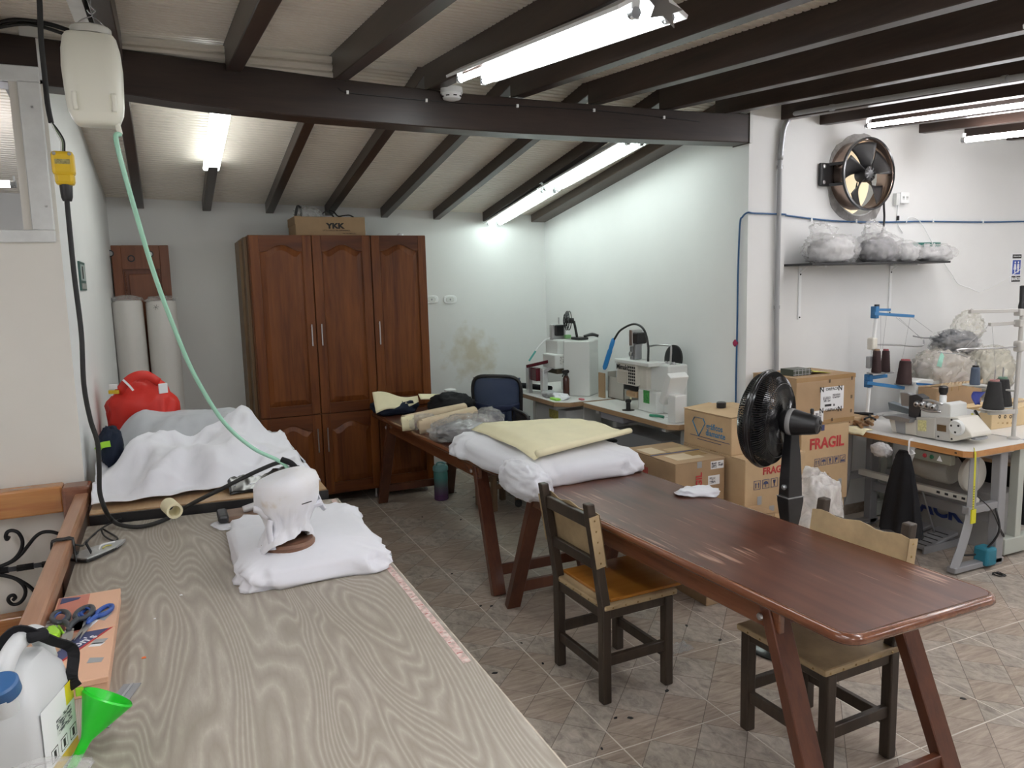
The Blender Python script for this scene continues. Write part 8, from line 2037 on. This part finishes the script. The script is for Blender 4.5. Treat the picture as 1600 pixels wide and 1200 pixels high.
for px0, yb_, yt_, dy, tip, lab, w in ((1369, 582, 547, -0.03, M_TIP, 'dark maroon thread cone with a tan tip, on the blue armed stand', 0.036), (1383, 581, 547, 0.06, M_TIPR, 'dark maroon thread cone half behind the tan tipped one', 0.036), (1412, 600, 563, -0.10, M_TIPR, 'dark maroon thread cone apart from its pair, at the end of the blue arm', 0.056)):
    q, q2 = on_y(px0, yb_, YBS + dy), on_y(px0, yt_, YBS + dy)
    cone(lab, q, q2.z - q.z, w, w * 0.72, M_THREAD_M, tip, lean=0.06 if w > 0.05 else 0)
    b = MB(); b.lathe([(0.065, 0.0), (0.067, 0.004)], 24, q - V(0, 0, 0.005)); b.build('cone_tray', M_DULL, bst, smooth=40)
    b = MB(); b.cyl(q, q2 + V(0.01, 0, 0.01), 0.004, n=8); b.build('spindle', M_STEEL, bst)
# second table behind, blue edge
t2 = thing('sewing_table', 'white topped sewing table with blue edge and pale green legs behind the overlock table', 'table', (5.4, 3.7, 0))
M_BLUE_EDGE = mat('blue_table_edge', (0.02, 0.13, 0.33), 0.4)
b = MB(); b.bb(5.08, 5.70, 3.09, 4.26, OZ - 0.004, OZ); b.build('table_top', M_LAM, t2)
b = MB(); b.bb(5.078, 5.702, 3.088, 4.262, OZ - 0.036, OZ - 0.004); b.build('edge_band', M_BLUE_EDGE, t2)
M_GREENLEG = mat('pale_green_leg', (0.46, 0.49, 0.44), 0.45)
for y in (3.16, 4.18):
    b = MB(); b.bb(5.13, 5.19, y - 0.03, y + 0.03, 0.12, OZ - 0.036); b.build('leg', M_GREENLEG, t2, bevel=0.004)
    b = MB(); b.bb(5.02, 5.68, y - 0.035, y + 0.035, 0.02, 0.13); b.build('foot_bar', M_GREENLEG, t2, bevel=0.006)
    b = MB(); b.bb(5.09, 5.68, y - 0.03, y + 0.03, OZ - 0.065, OZ - 0.036); b.build('top_bracket', M_GREENLEG, t2)
b = MB(); b.bb(5.16, 5.69, 3.14, 4.20, 0.60, 0.625); b.build('lower_shelf', M_EDGE2, t2)
tag(blob((5.30, 3.25, 0.70), (0.11, 0.12, 0.075), seed=95, amp=0.15, cr=0.15, zmin=0.626).build('plastic_bag', M_BAG, None, smooth=True), 'clear plastic bag on the shelf under the blue edged table', 'bag')
b = MB(); b.bb(5.40, 5.68, 3.24, 4.10, 0.135, 0.58); tag(b.build('dark_crate', M_BLACK, None, bevel=0.01), 'black crate under the shelf of the blue edged table', 'crate')
cT = carton('brown cardboard box with torn top edge standing behind the overlock machine', 5.12, 5.62, 3.74, 3.90, OZ, 1.085, M_CARD2, flaps=False)
rn = random.Random(5)
for k in range(12):
    x = 5.14 + 0.04 * k; b = MB(); b.add([(x, 3.738, 1.08), (x + 0.042, 3.738, 1.08), (x + 0.03, 3.732, 1.10 + rn.uniform(0, 0.02)), (x + 0.008, 3.735, 1.10 + rn.uniform(0, 0.015))], [(0, 1, 2, 3)]); b.build('torn_flap', M_KRAFT, cT, solid=0.003)
    if k % 2: b = MB(); b.bb(x + 0.01, x + 0.022, 3.738, 3.74, 1.03 + rn.uniform(0, 0.03), 1.08); b.build('stain', M_CARD_TAPE, cT)
cS = carton('low sandy cardboard box with three round marks at the right edge', 5.20, 5.90, 3.38, 3.66, OZ, 0.955, mat('sandy_cardboard', (0.62, 0.47, 0.27), 0.75, var=0.06), flaps=True)
for k in range(3):
    c = on_y(1562 + 8.5 * k, 651, 3.379); b = MB(); b.lathe([(0.007, 0), (0.013, 0), (0.013, 0.001), (0.007, 0.001), (0.007, 0)], 16, c, (0, -1, 0), cap=False); b.build('round_mark', M_INK, cS)
for k in range(4):
    c = on_y(1560 + 7 * k, 661, 3.379); b = MB(); b.box(c, (0.018, 0.001, (0.004, 0.008, 0.014, 0.014)[k])); b.build('printed_mark', M_CARD_TAPE, cS)
# tools and papers at the table's right
pg = thing('tweezers', 'lime green tweezers leaning on the sandy box', 'tweezers', on_z(1540, 683, OZ))
for k, (a, c, m__, w) in enumerate((((1518, 646), (1541, 682), M_TAPEY, 0.026), ((1523, 641), (1539, 668), M_BLACK, 0.018))):
    b = MB(); b.bar(on_y(*a, 3.30), on_y(*c, 3.22), w, 0.012, w1=w * 0.7); b.build(('lime_handle', 'black_handle')[k], m__, pg, bevel=0.003)
b = MB(); b.grid(8, 8, lambda u, v: on_y(1507 + 24 * u, 637 + 20 * v + 6 * u, 3.33) + V(0, 0.02 * sin(u * 6 + v * 4), 0)); tag(b.build('white_slip', M_PAPER, None, smooth=True, solid=0.002), 'bent white paper slip standing behind the lime tweezers', 'paper')
b = MB(); b.grid(6, 6, lambda u, v: on_y(1521 + 18 * u * (1 - 0.5 * v), 612 + 20 * v, 3.36) + V(0, 0.015 * sin(u * 6 + v * 4), 0)); tag(b.build('blue_ribbon', mat('blue_ribbon_cloth', (0.05, 0.07, 0.32), 0.7), None, smooth=True, solid=0.003), 'small blue cloth scrap hanging on the torn carton', 'cloth')
# white sewing machine behind the brown box
wm = thing('sewing_machine', 'white sewing machine with blue stripe half hidden behind the torn carton', 'sewing machine', (5.05, 4.0, OZ))
slab_y([(1432, 597), (1428, 640), (1424, 662), (1470, 662), (1478, 600), (1470, 594), (1440, 592)], 3.93, 0.14).build('machine_body', M_MACHINE_W, wm, bevel=0.01)
slab_y([(1433, 598), (1433, 601), (1472, 604), (1473, 601)], 3.926, 0.01).build('blue_stripe', M_BLUE_EDGE, wm)
# bagged clothes on top of the brown box
base = V(5.50, 4.0, 0)
def cbag(label, px, py, Y, r, m__, film_, sd, rz=0.0, **k):
    q = on_y(px, py, Y)
    t = thing('clothes_bag', label, 'bag', q, 0, None)
    blob(q, tuple(x * 0.90 for x in r), seed=sd + 40, amp=0.16, cr=0.22, rz=rz, nu=56, nv=32).build('folded_clothes', m__, t, smooth=True)
    blob(q, r, seed=sd, amp=0.12, cr=0.14, nu=52, nv=30, rz=rz, **k).build('bag_film', film_, t, smooth=True)
    return t
M_LINEN = mat('grey_linen', (0.46, 0.43, 0.40), 0.8, bump=0.3, bscale=12)
M_CHAR = mat('charcoal_cloth', (0.10, 0.105, 0.11), 0.7, bump=0.3, bscale=12)
cb = cbag('large clear bag of grey folded clothes on the torn carton', 1474, 580, 4.02, (0.27, 0.16, 0.19), M_LINEN, M_BAG_WARM, 101)
b = MB(); strip(b, [on_y(1473, 553, 3.865), on_y(1470, 562, 3.845), on_y(1467, 573, 3.845)], 0.05, up=(0, -1, 0)); b.build('mint_band', mat('mint_band', (0.30, 0.58, 0.48), 0.6), cb, solid=0.004)
cbag('clear bag of charcoal clothes on top of the grey bagged clothes', 1492, 536, 4.02, (0.21, 0.13, 0.10), M_CHAR, M_BAG, 105)
cbag('pale bulging plastic bag at the right of the bagged clothes', 1543, 582, 4.06, (0.25, 0.14, 0.21), mat('ivory_contents', (0.55, 0.53, 0.45), 0.7, var=0.2), M_BAG_WARM, 108)
tag(blob(on_y(1513, 509, 4.05), (0.115, 0.10, 0.115), seed=111, amp=0.15, cr=0.2, pinch=0.3).build('plastic_bag', M_BAG_WARM, None, smooth=True), 'crumpled empty plastic bag topping the pile of bagged clothes', 'bag')
# little things on the floor
for px, py, lab, kind_ in ((1562, 898, 'tangle of black thread on the floor beside the overlock table', 0), (1060, 1015, 'clear plastic scrap on the floor by the orange board chair', 1)):
    q = on_z(px, py, 0)
    if kind_ == 0:
        b = MB(); b.tube([q + V(0.05 * cos(k * 1.9) * (0.5 + 0.5 * sin(k)), 0.04 * sin(k * 1.9), 0.004) for k in range(14)], 0.0025, 5, 4); tag(b.build('thread_tangle', M_BLACK, None, smooth=True), lab, 'thread')
    else:
        b = MB(); b.grid(6, 6, lambda u, v: q + V(0.14 * (u - 0.5), 0.10 * (v - 0.5), 0.005 + 0.010 * abs(sin(u * 9 + v * 5)))); tag(b.build('film_scrap', M_BAG, None, smooth=True, solid=0.001), lab, 'plastic film')
rn = random.Random(3)
SC = [(706, 897), (751, 947), (768, 947), (815, 1005), (848, 1037), (773, 1052), (741, 777), (720, 812), (770, 820), (1073, 978), (1125, 1000), (1042, 1080), (962, 1122), (1410, 948), (1505, 1092), (985, 1122), (660, 808), (712, 770), (835, 830), (940, 1170)]
for k, (px, py) in enumerate(SC):
    q = on_z(px, py, 0); s_ = rn.uniform(0.008, 0.016)
    b = MB(); b.prism([(-s_, -s_ * 0.4), (s_ * 0.3, -s_ * 0.6), (s_, s_ * 0.1), (s_ * 0.2, s_ * 0.5), (-s_ * 0.7, s_ * 0.4)], 0.003, Matrix.Translation(q + V(0, 0, 0.0002)) @ Matrix.Rotation(rn.uniform(0, 6), 4, 'Z'))
    o = b.build('floor_scrap', M_INK if k % 4 else M_BLACK_CLOTH); tag(o, 'tiny dark cloth scrap lying on the tiled floor', 'scrap', 'dark scraps on the floor')
